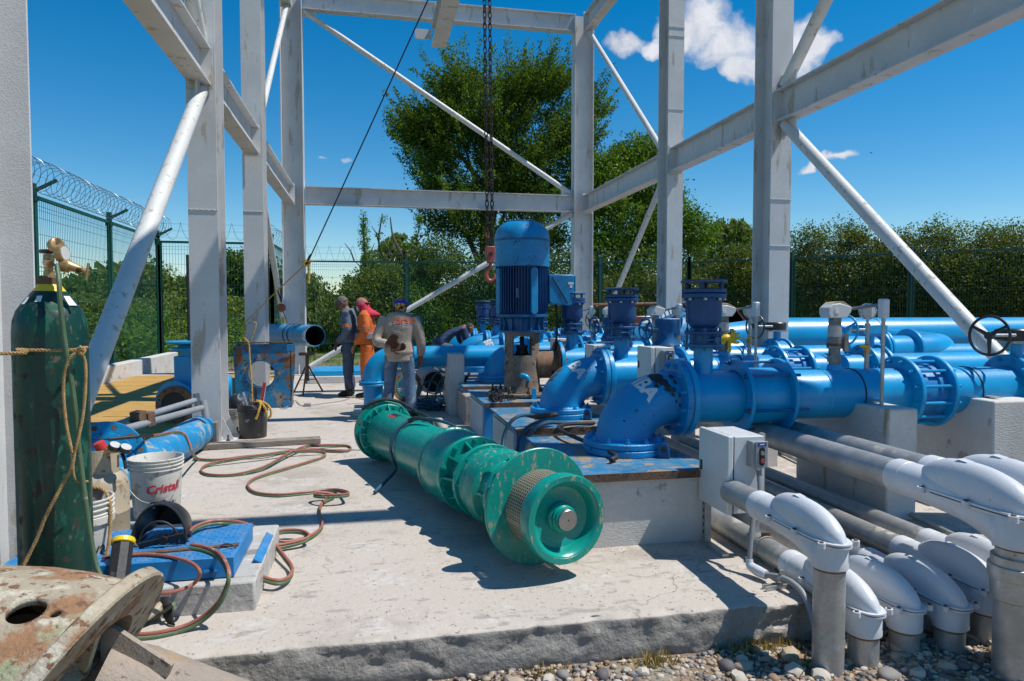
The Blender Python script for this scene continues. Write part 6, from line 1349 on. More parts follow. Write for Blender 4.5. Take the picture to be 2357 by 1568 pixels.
# ---- floor cable with a grey plug
fcb = thing('extension_lead', 'thin grey lead with a square plug lying on the slab before the workers', 'cable', (-1.008, 11.019, 0.000))
part('lead', fcb, MB().tube(smooth_path([(-1.390, 11.022, 0.010), (-1.255, 10.680, 0.020), (-1.219, 11.089, 0.030), (-1.193, 11.588, 0.020), (-1.080, 11.110, 0.010), (-1.006, 10.994, 0.010)], 5), .006, 6), 'pvc'); part('plug', fcb, MB().obox((-0.952, 10.971, 0.025), X3, Z3, .10, .08, .05), 'pvc', bevel=.006)
part('lead', fcb, MB().tube(smooth_path([(-0.919, 11.027, 0.010), (-0.700, 11.256, 0.008), (-0.444, 11.515, 0.010), (-0.302, 11.892, 0.010), (-0.030, 11.265, 0.010), (-0.361, 11.067, 0.010)], 5), .006, 6), 'pvc')
# ---- coil of grey blue cable, loose flange ring and orange bar near the basin
cc_ = thing('cable_coil', 'tangled coil of grey blue cable on the slab left of the slim white pier', 'cable', (.85, 10.2, 0))
for j in range(9):
    q = random.Random(j); cx0, cy0, R_ = .80 + q.uniform(-.08, .12), 10.25 + q.uniform(-.1, .1), q.uniform(.18, .32)
    part('turn', cc_, MB().tube([(cx0 + R_ * math.cos(a), cy0 + R_ * .8 * math.sin(a), .03 + .012 * j + q.uniform(0, .05) * math.sin(a * 2)) for a in [i * .2618 for i in range(24)]], .014, 6, closed=True), 'hose_b')
for j, (x0, h) in enumerate(((.62, .42), (.78, .55), (.9, .5))): part('turn', cc_, MB().tube(smooth_path([(x0, 10.2, .06), (x0 + .05, 10.1, h * .7), (x0 + .16, 10.1, h), (x0 + .3, 10.12, h * .98), (x0 + .38, 10.0, h * .5)], 5), .014, 6), 'hose_b')
lr = thing('flange_ring', 'rusty green rimmed flange ring standing behind the legs of the worker in the jacket', 'flange', (0.556, 11.300, 0.237))
rc0 = Vector((0.570, 11.300, 0.237)); part('ring', lr, MB().ring(rc0, (.25, -.95, .1), .17, .25, .03, 40), 'rust_o'); part('green_rim', lr, MB().ring(rc0, (.25, -.95, .1), .165, .185, .036, 40), 'teal'); bolts(lr, rc0 + Vector((.25, -.95, .1)).normalized() * .032, (.25, -.95, .1), .218, 10, .016, .003, 0, 'bare', name='bolt_hole')
dp = thing('dark_pipe', 'short black mouthed concrete coloured pipe lying under the raised blue pipe', 'pipe', (1.020, 11.400, 0.288)); dc = Vector((1.002, 11.200, 0.308)); part('shell', dp, MB().lathe(dc, (-.1, 1, 0), [(0, .17), (0, .20), (.8, .2), (.8, .17), (0, .17)], 36, cap=False), 'grey_d'); part('mouth_shade', dp, MB().cyl(dc + Vector((0, .3, 0)), dc + Vector((0, .31, 0)), .17, n=30), 'blackr')  # black disc set inside the pipe paints its mouth as shaded
ob_ = thing('pry_bar', 'orange and black pry bar leaning against the slim white pier', 'pry bar', (1.157, 10.579, 0.000)); pb0, pb1 = Vector((1.128, 10.436, 0.020)), Vector((1.330, 9.500, 0.592))
part('bar', ob_, MB().cyl(pb0, pb1, .02, n=8), 'org'); part('black_part', ob_, MB().cyl(pb0.lerp(pb1, .72), pb0.lerp(pb1, .95), .023, n=8), 'black')
# concrete basin wall left of the motor plinth
bs = thing('basin', 'rough concrete basin with a rounded lip left of the muddy motor stand', 'basin', (1.25, 9.0, 0)); part('wall', bs, MB().box(1.16, 1.55, 8.75, 9.6, 0, .38), 'conc_g', bevel=.02); part('lip', bs, MB().lathe((1.75, 9.3, .36), Z3, [(0, .30), (0, .42), (.04, .43), (.05, .40), (.05, .3), (0, .3)], 36, cap=False), 'conc_w')
# low blue hatch far left of the workers
bh = thing('low_hatch', 'low bright blue hatch cover on a white kerb behind the tripod stand', 'hatch', (-.9, 15.5, 0)); part('kerb', bh, MB().box(-1.25, .35, 14.4, 15.9, 0, .14), 'conc_w', bevel=.01); part('lid', bh, MB().box(-1.2, .25, 14.5, 15.8, .145, .24), 'blue', bevel=.005)

# grit and crumbs lying on the slab, thicker along the plinths and the front edge
def grit():
    g = np.random.default_rng(9); mb = MB(); base = [(-1, -1, -1), (1, -1, -1), (0, 1.2, -1), (.1, 0, 1)]
    for i in range(800):
        k = i % 3
        if k == 0: x, y = g.uniform(-1.5, 2.6), 3.13 + abs(g.normal(0, .25))
        elif k == 1: x, y = 1.15 - abs(g.normal(0, .12)), g.uniform(4, 9)
        else: x, y = g.uniform(-.5, 2.0), g.uniform(3.2, 9.5)
        if k == 0 and g.uniform() < .4: x, y = g.uniform(1.3, 2.2), 3.98 - abs(g.normal(0, .08))
        s = g.choice((.0015, .002, .003, .0045)); a = g.uniform(0, 6.3); c, q = math.cos(a), math.sin(a)
        mb.add([(x + s * (p[0] * c - p[1] * q), y + s * (p[0] * q + p[1] * c), .001 + s * .5 * (p[2] + 1)) for p in base], [(0, 1, 3), (1, 2, 3), (2, 0, 3)])
    return mb
solo('grit', grit(), 'conc_g', 'fine grit and crumbs scattered over the concrete slab', 'grit', (0, 0, 0), kind='stuff')

# ================================================================ people
PMT = dict(
 skin=mat('weathered_skin', (.20, .10, .065), .6, var=.12, vscale=20, bump=.1),
 denim=mat('faded_denim', (.085, .15, .24), .85, var=.25, vscale=7, wear=[((.20, .26, .34), 7, .35), ((.10, .09, .08), 9, .2)], bump=.5, bscale=60),
 denim_d=mat('dirty_dark_denim', (.055, .09, .15), .85, var=.3, vscale=7, wear=[((.13, .12, .11), 6, .4)], bump=.5, bscale=60),
 shirt=mat('grey_blue_work_shirt', (.09, .13, .18), .85, var=.2, vscale=8, wear=[((.16, .20, .24), 6, .35)], bump=.5, bscale=50),
 orange=mat('orange_coverall', (.62, .13, .02), .8, var=.12, vscale=6, wear=[((.40, .12, .05), 8, .25)], bump=.5, bscale=50),
 jacket=mat('grey_tan_jacket', (.37, .30, .245), .85, var=.12, vscale=5, wear=[((.46, .40, .34), 9, .25), ((.22, .17, .13), 7, .3)], bump=.5, bscale=50),
 redcl=mat('red_scarf', (.50, .015, .05), .8, var=.2, vscale=9, bump=.4), cap=mat('grey_cap', (.12, .11, .10), .85, var=.15, bump=.3),
 pink=mat('faded_red_cap', (.33, .12, .11), .85, var=.15, bump=.3), boot=mat('dark_boot', (.02, .016, .013), .7, var=.3, bump=.4), glove=mat('brown_leather_glove', (.075, .03, .018), .8, var=.25, bump=.4),
 yglove=mat('yellow_leather_glove', (.40, .24, .04), .8, var=.2, bump=.3), band=mat('orange_band', (.62, .17, .02), .6, var=.08, bump=0), greyb=mat('reflective_grey_band', (.20, .20, .20), .5, var=.1, bump=0), navy=mat('navy_shirt', (.015, .04, .10), .85, var=.25, bump=.4), hair=mat('black_hair', (.012, .01, .009), .7, var=.3, bump=.3), maskb=mat('pale_blue_face_mask', (.40, .50, .55), .8, var=.08, bump=.1))
MT.update(PMT)
def bandana():
    M = mat('patterned_bandana', (.015, .015, .02), .8, var=.1, bump=.1); nt = M.node_tree; p = nt.nodes['Principled BSDF']; tc = _n(nt, 'ShaderNodeTexCoord')
    v = _n(nt, 'ShaderNodeTexVoronoi'); v.inputs['Scale'].default_value = 38; nt.links.new(tc.outputs['Object'], v.inputs['Vector']); hs = _n(nt, 'ShaderNodeSeparateColor'); nt.links.new(v.outputs['Color'], hs.inputs[0])
    c = mix(nt, ramp(nt, hs.outputs[0], .45, .5), (.012, .012, .018), (.55, .08, .02)); c = mix(nt, ramp(nt, hs.outputs[1], .68, .72), c, (.60, .45, .02)); c = mix(nt, ramp(nt, hs.outputs[2], .8, .84), c, (.35, .4, .5)); nt.links.new(c, p.inputs['Base Color']); return M
MT['bandana'] = bandana()
def remeshed(mb, name, vox, sm=2):
    """weld overlapping limb volumes into one continuous skin"""
    me = bpy.data.meshes.new('r'); me.from_pydata(mb.v, [], mb.f); o = bpy.data.objects.new('r', me); COL.objects.link(o)
    r = o.modifiers.new('r', 'REMESH'); r.mode = 'VOXEL'; r.voxel_size = vox; s = o.modifiers.new('s', 'SMOOTH'); s.iterations = sm; s.factor = .5
    bpy.context.view_layer.update(); dg = bpy.context.evaluated_depsgraph_get(); m = bpy.data.meshes.new_from_object(o.evaluated_get(dg)); bpy.data.objects.remove(o); m.name = name
    out = MB(); out.v = [tuple(v.co) for v in m.vertices]; out.f = [tuple(p.vertices) for p in m.polygons]; bpy.data.meshes.remove(m); return out
def loft(mb, secs, F, Rt, n=20):
    """secs: (centre, half width along Rt, half depth along F)"""
    v = []; m = len(secs)
    for c, w, d in secs:
        for i in range(n): a = 2 * math.pi * i / n; v.append(Vector(c) + Rt * w * math.cos(a) + F * d * math.sin(a))
    f = [(i * n + j, i * n + (j + 1) % n, (i + 1) * n + (j + 1) % n, (i + 1) * n + j) for i in range(m - 1) for j in range(n)] + [tuple(reversed(range(n))), tuple((m - 1) * n + j for j in range(n))]
    return mb.add(v, f)
def hand(mb, w, d, pn, s=1., curl=.5):
    """palm with four unequal bent fingers and a side thumb; w wrist, d towards the fingers, pn palm normal"""
    w = Vector(w); d = Vector(d).normalized(); pn = Vector(pn); pn = (pn - d * pn.dot(d)).normalized(); sd = d.cross(pn)
    mb.obox(w + d * .045 * s, d, pn, .09 * s, .075 * s, .028 * s)
    for k, L in enumerate((.072, .082, .077, .06)):
        b = w + d * .088 * s + sd * (.028 - .0187 * k) * s; m = b + (d * math.cos(curl * .6) + pn * math.sin(curl * .6)) * L * .5 * s; t = m + (d * math.cos(curl * 1.8) + pn * math.sin(curl * 1.8)) * L * .5 * s
        mb.tube([b - d * .02 * s, b, m, t], [.0105 * s, .0105 * s, .0095 * s, .008 * s], 8)
    b = w + d * .03 * s + sd * .034 * s; m = b + (sd * .7 + d * .6 + pn * .3).normalized() * .04 * s; mb.tube([b - sd * .015 * s, b, m, m + (d * .8 + sd * .2 + pn * .4).normalized() * .03 * s], [.014 * s, .013 * s, .011 * s, .009 * s], 8)
def person(label, base, face, J, mats, H=1.72, extras=None):
    """J: joints in a local frame (right, forward, up) scaled to height H"""
    t = thing('person', label, 'person', base, 'workers on the slab' if J.get('g', 1) else None)
    F = Vector((math.sin(face), math.cos(face), 0)); Rt = Vector((math.cos(face), -math.sin(face), 0)); B = Vector(base); k = H / 1.72
    def P(q): return B + (Rt * q[0] + F * q[1] + Vector((0, 0, q[2]))) * k
    hip, waist, chest, neck, head = [P(J[q]) for q in ('hip', 'waist', 'chest', 'neck', 'head')]
    hd = (P(J['crown']) - head).normalized(); hf = (P(J['nose']) - head); hf = (hf - hd * hf.dot(hd)).normalized(); hr = hd.cross(hf) * -1
    def torso(mb, g, z1=None):
        up = (chest - waist).normalized()
        loft(mb, [(hip - Vector((0, 0, .07 * k)), .13 + g, .095 + g), (hip, .165 + g, .115 + g), (waist, .145 + g, .105 + g), ((waist + chest) / 2, .165 + g, .12 + g), (chest, .185 + g, .125 + g), (chest + up * .10 * k, .175 + g, .10 + g), (chest + up * .17 * k, .09 + g, .07 + g), (neck, .055 + g, .055 + g)], F, Rt)
    def limb(mb, ps, rs, g=0.): mb.tube(smooth_path(ps, 4), [r + g for r in np.interp(np.linspace(0, len(ps) - 1, 4 * (len(ps) - 1) + 1), range(len(ps)), rs)], 14)
    L = {s: [P(J[q + s]) for q in ('hipj', 'knee', 'ankle', 'toe')] for s in 'lr'}; A = {s: [P(J[q + s]) for q in ('shoulder', 'elbow', 'wrist')] for s in 'lr'}
    body = MB(); torso(body, -.012)
    for s in 'lr':
        limb(body, L[s][:3], [.075, .055, .04]); body.tube([L[s][2] + Vector((0, 0, .0)), L[s][2] - Vector((0, 0, .04 * k)), L[s][3]], [.04, .04, .03], 12)
        limb(body, A[s], [.052, .042, .028]); hdv = (P(J['hand' + s]) - A[s][2]); hand(body, A[s][2], hdv, -F if 'palm' + s not in J else (Rt * J['palm' + s][0] + F * J['palm' + s][1] + Vector((0, 0, J['palm' + s][2]))), k)
        body.lathe(A[s][0] - Vector((0, 0, .02)), Z3, [(-.05, .0), (-.04, .035), (0, .055), (.04, .04), (.055, 0)], 14)
    body.tube([neck - hd * .05, neck + hd * .02, head - hd * .04], [.058, .053, .052], 14)
    # head: skull, jaw, nose, brow, ears
    hv = []; nn_ = 18; rows = []
    for i in range(13):
        a = -math.pi / 2 + math.pi * i / 12; z = math.sin(a); c = math.cos(a)
        row = []
        for j in range(nn_):
            b = 2 * math.pi * j / nn_; x = math.cos(b) * c * .073; y = math.sin(b) * c * .092
            if z < 0: x *= 1 - .28 * z * z; y = y * (1 - .12 * z * z) + .016 * (-z)
            row.append(head + (hr * x + hf * y + hd * (z * .112)) * k)
        rows.append(row)
    o = len(body.v); body.grid(rows + []);
    body.f += [(o + i * nn_ + nn_ - 1, o + i * nn_, o + (i + 1) * nn_, o + (i + 1) * nn_ + nn_ - 1) for i in range(12)]
    body.tube([head + hf * .085 * k + hd * .018 * k, head + hf * .108 * k - hd * .018 * k, head + hf * .092 * k - hd * .030 * k], [.011, .016, .012], 8)
    body.obox(head + hf * .083 * k + hd * .034 * k, hr, hd, .11 * k, .02 * k, .016 * k); body.obox(head + hf * .088 * k - hd * .055 * k, hr, hd, .05 * k, .014, .009); body.obox(head + hf * .088 * k - hd * .068 * k, hr, hd, .044 * k, .012, .009)
    for s in (-1, 1): body.tube([head + hr * s * .074 * k + hd * .022 * k, head + hr * s * .084 * k - hf * .01 * k, head + hr * s * .076 * k - hd * .03 * k], [.012, .016, .01], 8)
    part('body', t, remeshed(body, 'body', .0095), mats['skin'], ang=70)
    for s in (-1, 1): part('eye', t, MB().lathe(head + hf * .082 * k + hr * s * .031 * k + hd * .012 * k, hf, [(-.01, .0), (-.006, .011), (.0, .013), (.006, .009), (.009, 0)], 12), 'gauge'); part('pupil', t, MB().cyl(head + hf * .0905 * k + hr * s * .031 * k + hd * .012 * k, head + hf * .0915 * k + hr * s * .031 * k + hd * .012 * k, .005, n=10), 'black')
    if mats.get('hair'): part('hair', t, MB().grid([[head + (hr * math.cos(b) * c * .079 + hf * (math.sin(b) * c * .096 - .008) + hd * (z * .118)) * k for b in [math.pi * (1.02 + .96 * j / 14) if z < .5 else math.pi * (.98 + 1.04 * j / 14) for j in range(15)]] for z, c in [(math.sin(a), math.cos(a)) for a in [rad(-25 + 105 * i / 8) for i in range(9)]]]), mats['hair'])
    tr = MB(); loft(tr, [(hip + Vector((0, 0, .10 * k)), .158, .118), (hip, .178, .128), (hip - Vector((0, 0, .08 * k)), .165, .12), (hip - Vector((0, 0, .12 * k)), .12, .09)], F, Rt)
    for s in 'lr': limb(tr, [L[s][0], L[s][1], L[s][2] + Vector((0, 0, .03))], [.098, .078, .072])
    rn = random.Random(hash(label) % 999)
    part('trousers', t, wrinkle(remeshed(tr, 'trousers', .012), .010, 11), mats['trousers'], ang=80)
    sh_ = MB(); torso(sh_, .02 if not mats.get('loose') else .034); lo = hip - Vector((0, 0, (.13 if mats.get('loose') else .02) * k)); loft(sh_, [(lo, .185, .135), (hip + Vector((0, 0, .05)), .185, .135), (waist, .175, .13)], F, Rt)
    for s in 'lr':
        e = mats.get('sleeve', .98); w = A[s][1].lerp(A[s][2], e); limb(sh_, [A[s][0] * 1. , A[s][1], w], [.075, .066, .054], .004)
    part('shirt', t, wrinkle(remeshed(sh_, 'shirt', .012), .012, 9), mats['shirt'], ang=80)
    for s in 'lr':
        b = MB(); a3 = L[s][2]; b.tube([a3 + Vector((0, 0, .07)), a3, a3 - Vector((0, 0, .05))], [.056, .056, .058], 14); d = (L[s][3] - a3); d.z = 0; d.normalize()
        b.tube([a3 - Vector((0, 0, .045)) - d * .05, a3 + d * .05 - Vector((0, 0, .045)), a3 + d * .13 - Vector((0, 0, .055)), a3 + d * .185 - Vector((0, 0, .065))], [.045, .05, .045, .03], 12)
        part('boot', t, remeshed(b, 'boot', .011), mats['boot'], ang=80)
        if 'glove' in mats:
            g = MB(); hdv = (P(J['hand' + s]) - A[s][2]); hand(g, A[s][2] + hdv.normalized() * .005, hdv, -F if 'palm' + s not in J else (Rt * J['palm' + s][0] + F * J['palm' + s][1] + Vector((0, 0, J['palm' + s][2]))), k * 1.22); g.tube([A[s][2] - hdv.normalized() * .05, A[s][2] + hdv.normalized() * .02], [.046, .04], 12)
            part('glove', t, remeshed(g, 'glove', .007, 1), mats['glove'], ang=80)
    return t, dict(P=P, F=F, R=Rt, hip=hip, waist=waist, chest=chest, neck=neck, head=head, hd=hd, hf=hf, hr=hr, A=A, L=L, k=k)
def wrinkle(mb, amp, sc):
    from mathutils import noise
    v = []
    for p in mb.v:
        q = Vector(p); n = noise.noise(Vector((q.x * sc, q.y * sc, q.z * sc * 1.8))) + .5 * noise.noise(q * sc * 2.3); d = Vector((noise.noise(q * 4 + Vector((9, 0, 0))), noise.noise(q * 4 + Vector((0, 9, 0))), 0)); v.append(tuple(q + (d * 1.0 + Vector((n, n * .6, 0)) * .5) * amp))
    mb.v = v; return mb
def dome(h, k=1., s=1.06, lo=.0, n=22, top=1.0):
    return MB().grid([[h['head'] + (h['hr'] * math.cos(b) * c * .080 * s + h['hf'] * (math.sin(b) * c * .098 * s) + h['hd'] * (z * .118 * top * s + .004)) * h['k'] for b in [2 * math.pi * j / n for j in range(n + 1)]] for z, c in [(math.sin(a), math.cos(a)) for a in [lo + (math.pi / 2 - lo) * i / 8 for i in range(9)]]])
ST = dict(hip=(0, 0, .93), waist=(0, .0, 1.07), chest=(0, .01, 1.30), neck=(0, .02, 1.47), head=(0, .05, 1.585), crown=(0, .05, 1.7), nose=(0, .15, 1.58), hipjl=(-.09, 0, .88), hipjr=(.09, 0, .88), kneel=(-.10, .02, .49), kneer=(.10, .02, .49), anklel=(-.10, -.01, .09), ankler=(.10, -.01, .09), toel=(-.12, .16, .03), toer=(.12, .16, .03),
          shoulderl=(-.185, .0, 1.40), shoulderr=(.185, .0, 1.40), elbowl=(-.24, -.02, 1.12), elbowr=(.24, -.02, 1.12), wristl=(-.22, .08, .88), wristr=(.22, .08, .88), handl=(-.21, .12, .78), handr=(.21, .12, .78))
# worker at the left, head bowed, in grey blue shirt
J = dict(ST); J.update(head=(0, .10, 1.555), crown=(0, .16, 1.66), nose=(0, .19, 1.51), neck=(0, .045, 1.46), elbowr=(.245, .0, 1.11), wristr=(.20, .10, .88), handr=(.16, .15, .79), wristl=(-.17, .16, .92), handl=(-.10, .22, .84))
t, h = person('worker in grey blue shirt and cap, head bowed, left of the three', (-.36, 12.25, 0), rad(-82), J, dict(skin='skin', trousers='denim_d', shirt='shirt', boot='boot', glove='glove'), 1.76)
part('cap', t, dome(h, s=1.10, lo=.05, top=.95), 'cap', ang=80); c = h['head'] + h['hd'] * .035; part('cap_peak', t, MB().prism([(-.075, .06), (-.07, .13), (-.035, .175), (.035, .175), (.07, .13), (.075, .06)], c, h['hr'], (h['hf'] * .95 - h['hd'] * .28).normalized(), h['hd'], .008), 'cap')
part('cap_badge', t, MB().obox(h['head'] + h['hf'] * .108 + h['hd'] * .075, h['hr'], h['hd'], .06, .004, .03), 'greyb')
a = h['A']['l']; q = a[0].lerp(a[1], .80); ax0 = (a[1] - a[0]); part('arm_band', t, MB().lathe(q, ax0, [(-.03, .073), (-.028, .0765), (.028, .0765), (.03, .073)], 24), 'band')
part('sunglasses', t, MB().obox(h['head'] + h['hf'] * .098 + h['hd'] * .012, h['hr'], h['hd'], .13, .012, .03), 'black')
# middle worker in orange
J = dict(ST); J.update(head=(0, .08, 1.56), crown=(0, .12, 1.67), nose=(0, .18, 1.53), wristl=(-.20, .14, .93), handl=(-.18, .20, .84), elbowl=(-.25, -.02, 1.12), ankler=(.12, -.12, .09), kneer=(.11, -.04, .49), toer=(.14, .05, .03))
t, h = person('worker in orange coverall with red headscarf and face mask, middle of the three', (-.06, 12.0, 0), rad(-78), J, dict(skin='skin', trousers='orange', shirt='orange', boot='boot', glove='yglove'), 1.72)
part('cap', t, dome(h, s=1.12, lo=.1, top=.92), 'pink', ang=80); c = h['head'] + h['hd'] * .03; part('cap_peak', t, MB().prism([(-.075, .05), (-.06, .14), (.06, .14), (.075, .05)], c, h['hr'], (-h['hf'] * .96 - h['hd'] * .3).normalized(), h['hd'], .008), 'pink')
sc = MB(); hp_ = h['head']
sc.grid([[hp_ + h['hr'] * math.cos(b) * w + h['hf'] * (math.sin(b) * d) + h['hd'] * z for b in [math.pi * (.80 + 1.4 * j / 16) for j in range(17)]] for z, w, d in ((.03, .082, .099), (-.02, .086, .102), (-.07, .088, .104), (-.12, .10, .12), (-.16, .13, .155), (-.20, .15, .19), (-.26, .13, .24))]); part('scarf', t, wrinkle(sc, .02, 16), 'redcl', ang=80).modifiers.new('s', 'SOLIDIFY').thickness = .01
part('goggles', t, MB().obox(hp_ + h['hf'] * .115 + h['hd'] * .05, h['hr'], h['hd'], .15, .05, .06), 'black', bevel=.01); part('face_mask', t, MB().lathe(hp_ + h['hf'] * .07 - h['hd'] * .035, h['hf'], [(-.02, .065), (.01, .06), (.035, .04), (.045, .0)], 16), 'maskb')
ax0 = h['A']['l'][1] - h['A']['l'][0]; part('arm_band', t, MB().lathe(h['A']['l'][0].lerp(h['A']['l'][1], .85), ax0, [(-.015, .073), (-.014, .076), (.014, .076), (.015, .073)], 24), 'greyb')
part('tool_belt', t, MB().lathe(h['waist'] - Vector((0, 0, .02)), Z3, [(-.06, .20), (-.055, .205), (.035, .20), (.04, .195)], 28), 'greyb')
# worker with his back to the camera
J = dict(ST); J.update(hipjl=(-.10, 0, .88), hipjr=(.10, 0, .88), kneel=(-.14, .03, .49), kneer=(.14, .0, .49), anklel=(-.17, -.02, .09), ankler=(.17, -.06, .09), toel=(-.22, .13, .03), toer=(.22, .10, .03), head=(0.02, .08, 1.56), crown=(.02, .12, 1.67), nose=(.03, .18, 1.53),
    elbowl=(-.30, -.08, 1.10), wristl=(-.13, -.20, 1.04), handl=(-.02, -.22, 1.10), elbowr=(.29, .0, 1.10), wristr=(.29, .08, .86), handr=(.28, .12, .76), palml=(0, -1, 0))
t, h = person('worker in grey tan jacket and jeans seen from behind, one gloved hand on his back', (.375, 9.42, 0), rad(6), J, dict(skin='skin', trousers='denim', shirt='jacket', boot='boot', loose=1, sleeve=.9), 1.68)
w = h['A']['l'][2]; g = MB(); hand(g, w + Vector((.0, -.015, 0)), (.55, -.25, .75), (0, -1, 0), 1.35, .7); hand(g, w + Vector((.03, -.03, -.04)), (.95, -.1, .05), (0, -1, .3), 1.35, .6); part('held_gloves', t, remeshed(g, 'gloves', .007, 1), 'glove', ang=80)
part('bandana', t, dome(h, s=1.11, lo=-.95, top=1.0), 'bandana', ang=80); part('bandana_band', t, MB().lathe(h['head'] + h['hd'] * .002, h['hd'], [(-.0, .102), (.002, .1065), (.042, .1065), (.044, .10)], 28), 'lab_b')
tm = dense(text_mb('carso', .135, 0, bold=.002), .03); bm_ = MB(); bm_.f = tm.f; F_, R_ = h['F'], h['R']; ch = h['chest'] + Vector((0, 0, .065)); shirt_o = [c for c in t.children if c.name.startswith('shirt')][0]; bpy.context.view_layer.update()
def on_back(x, z):
    p0 = ch + R_ * x + Vector((0, 0, z)) - F_ * .6; ok, loc, nor, _ = shirt_o.ray_cast(p0 - wloc(shirt_o), F_); return (loc + wloc(shirt_o) - F_ * .009) if ok else p0 + F_ * .45
bm_.v = [tuple(on_back(x + .07, y)) for x, y, _ in tm.v]; part('lettering', t, bm_, 'orgink', ang=80)
part('print_line', t, MB().grid([[on_back(-.05 + .24 * j / 10, -.048 - .006 * i) for j in range(11)] for i in range(2)]), 'lab_b'); part('yoke_seam', t, MB().tube([on_back(-.17 + .34 * j / 12, .085) for j in range(13)], .003, 5), 'jacket')
# crouching worker behind the elbows
J = dict(ST); J.update(hip=(0, -.12, .62), waist=(0, .02, .74), chest=(0, .24, .86), neck=(0, .40, .92), head=(0, .52, .90), crown=(0, .60, .97), nose=(0, .58, .80), hipjl=(-.09, -.12, .56), hipjr=(.09, -.12, .56), kneel=(-.14, .22, .42), kneer=(.14, .22, .42), anklel=(-.12, -.02, .09), ankler=(.12, -.02, .09), toel=(-.12, .14, .03), toer=(.12, .14, .03), shoulderl=(-.18, .34, .90), shoulderr=(.18, .34, .90), elbowl=(-.22, .42, .64), elbowr=(.22, .42, .64), wristl=(-.12, .58, .52), wristr=(.12, .58, .52), handl=(-.10, .64, .46), handr=(.10, .64, .46))
t, h = person('worker in navy shirt bent over behind the farthest blue elbows', (1.45, 13.9, .22), rad(80), J, dict(skin='skin', trousers='denim_d', shirt='navy', boot='boot', hair='hair'), 1.70)
t['label'] = 'worker in navy shirt bent over behind the farthest blue elbows'
# ================================================================ pickup truck behind the frame
tk = thing('pickup_truck', 'old maroon pickup truck with a pipe rack parked behind the air valves', 'pickup truck', (9.5, 19, GZ))
def TX(x, z): return (9.6 + x, z)
y0, y1 = 18.2, 19.9
def panel(poly, ya, yb, nm, m, **k): return part(nm, tk, MB().prism(poly, (9.6, ya, GZ), X3, Z3, Y3, yb - ya), m, **k)
panel([(-2.6, .55), (2.3, .55), (2.45, .75), (2.4, 1.0), (1.2, 1.12), (-2.6, 1.12)], y0, y1, 'body', 'maroon', bevel=.05)
panel([(-2.6, 1.12), (-.62, 1.12), (-.62, 1.52), (-2.6, 1.50)], y0, y0 + .06, 'bed_side', 'maroon', bevel=.02); panel([(-2.6, 1.12), (-.62, 1.12), (-.62, 1.52), (-2.6, 1.50)], y1 - .06, y1, 'bed_side', 'maroon', bevel=.02)
panel([(-.60, 1.12), (-.50, 1.12), (-.50, 1.86), (-.60, 1.8)], y0 + .02, y1 - .02, 'cab_back', 'maroon', bevel=.02)
roof = [(-.56, 1.80), (-.45, 1.885), (.0, 1.91), (.42, 1.885), (.62, 1.80), (.60, 1.76), (.40, 1.84), (.0, 1.865), (-.42, 1.845), (-.50, 1.77)]
panel(roof, y0 + .05, y1 - .05, 'roof', 'maroon', bevel=.02)
for ya in (y0 + .05, y1 - .10):
    panel([(.56, 1.82), (.62, 1.79), (1.22, 1.12), (1.12, 1.12)], ya, ya + .05, 'windscreen_pillar', 'maroon'); panel([(-.56, 1.12), (-.42, 1.12), (-.42, 1.84), (-.56, 1.8)], ya, ya + .05, 'rear_pillar', 'maroon')
part('windscreen', tk, MB().grid([[(9.6 + .6, y, GZ + 1.79) for y in (y0 + .12, y1 - .12)], [(9.6 + 1.17, y, GZ + 1.13) for y in (y0 + .12, y1 - .12)]]), 'glass_d')
panel([(-.35, 1.12), (.1, 1.12), (.02, 1.55), (-.28, 1.58)], y0 + .35, y0 + .8, 'seat', 'black', bevel=.04); wheel(tk, (9.6 + .55, y0 + .55, GZ + 1.32), (1, 0, .5), .19, 'black', 3, .014, name='steering_wheel'); panel([(.62, 1.12), (1.12, 1.12), (.85, 1.32), (.66, 1.3)], y0 + .1, y1 - .1, 'dashboard', 'black')
panel([(.45, 1.14), (.62, 1.14), (.62, 1.28), (.45, 1.28)], y0 - .16, y0 - .02, 'wing_mirror', 'black', bevel=.02); panel([(-.9, 1.18), (-.3, 1.18), (-.3, 1.215), (-.9, 1.215)], y0 - .012, y0 - .002, 'trim', 'silver')
for x in (-1.7, 1.55):
    for y in (y0 + .02, y1 - .24): w_ = part('wheel', tk, MB().lathe((9.6 + x, y, GZ + .34), Y3, [(0, .2), (.0, .31), (.03, .34), (.19, .34), (.22, .31), (.22, .2)], 32), 'blackr'); part('rim', w_, MB().lathe((9.6 + x, y - .004, GZ + .34), Y3, [(0, .0), (.02, .1), (.0, .19), (.05, .2)], 24), 'galv')
for x in (-2.4, -.75): panel([(x - .03, 1.5), (x + .03, 1.5), (x + .03, 1.78), (x - .03, 1.78)], y0 + .02, y0 + .08, 'rack_post', 'rust'); panel([(x - .03, 1.72), (x + .03, 1.72), (x + .03, 1.78), (x - .03, 1.78)], y0 + .08, y1 - .1, 'rack_bar', 'rust')
for i, (y, z) in enumerate(((18.4, 1.86), (18.7, 1.83), (19.1, 1.88), (19.5, 1.84))): solo('rack_pipe', MB().cyl((9.6 - 3.4, y, GZ + z - .04), (9.6 - .2, y, GZ + z + .04), .04, n=10), 'rust', f'long brown pipe {("nearest us", "second nearest us", "third from us", "farthest from us")[i]} on the rack of the maroon pickup', 'pipe', (8, y, GZ + z), 'pipes on the truck rack')
solo('oil_drum', MB().lathe((6.1, 19.5, GZ), Z3, [(0, .28), (.02, .29), (.3, .29), (.31, .3), (.33, .29), (.6, .29), (.61, .3), (.63, .29), (.88, .29), (.9, .28), (.9, 0)], 32), 'redpaint', 'faded red steel drum left of the maroon pickup', 'drum', (6.1, 19.5, GZ))
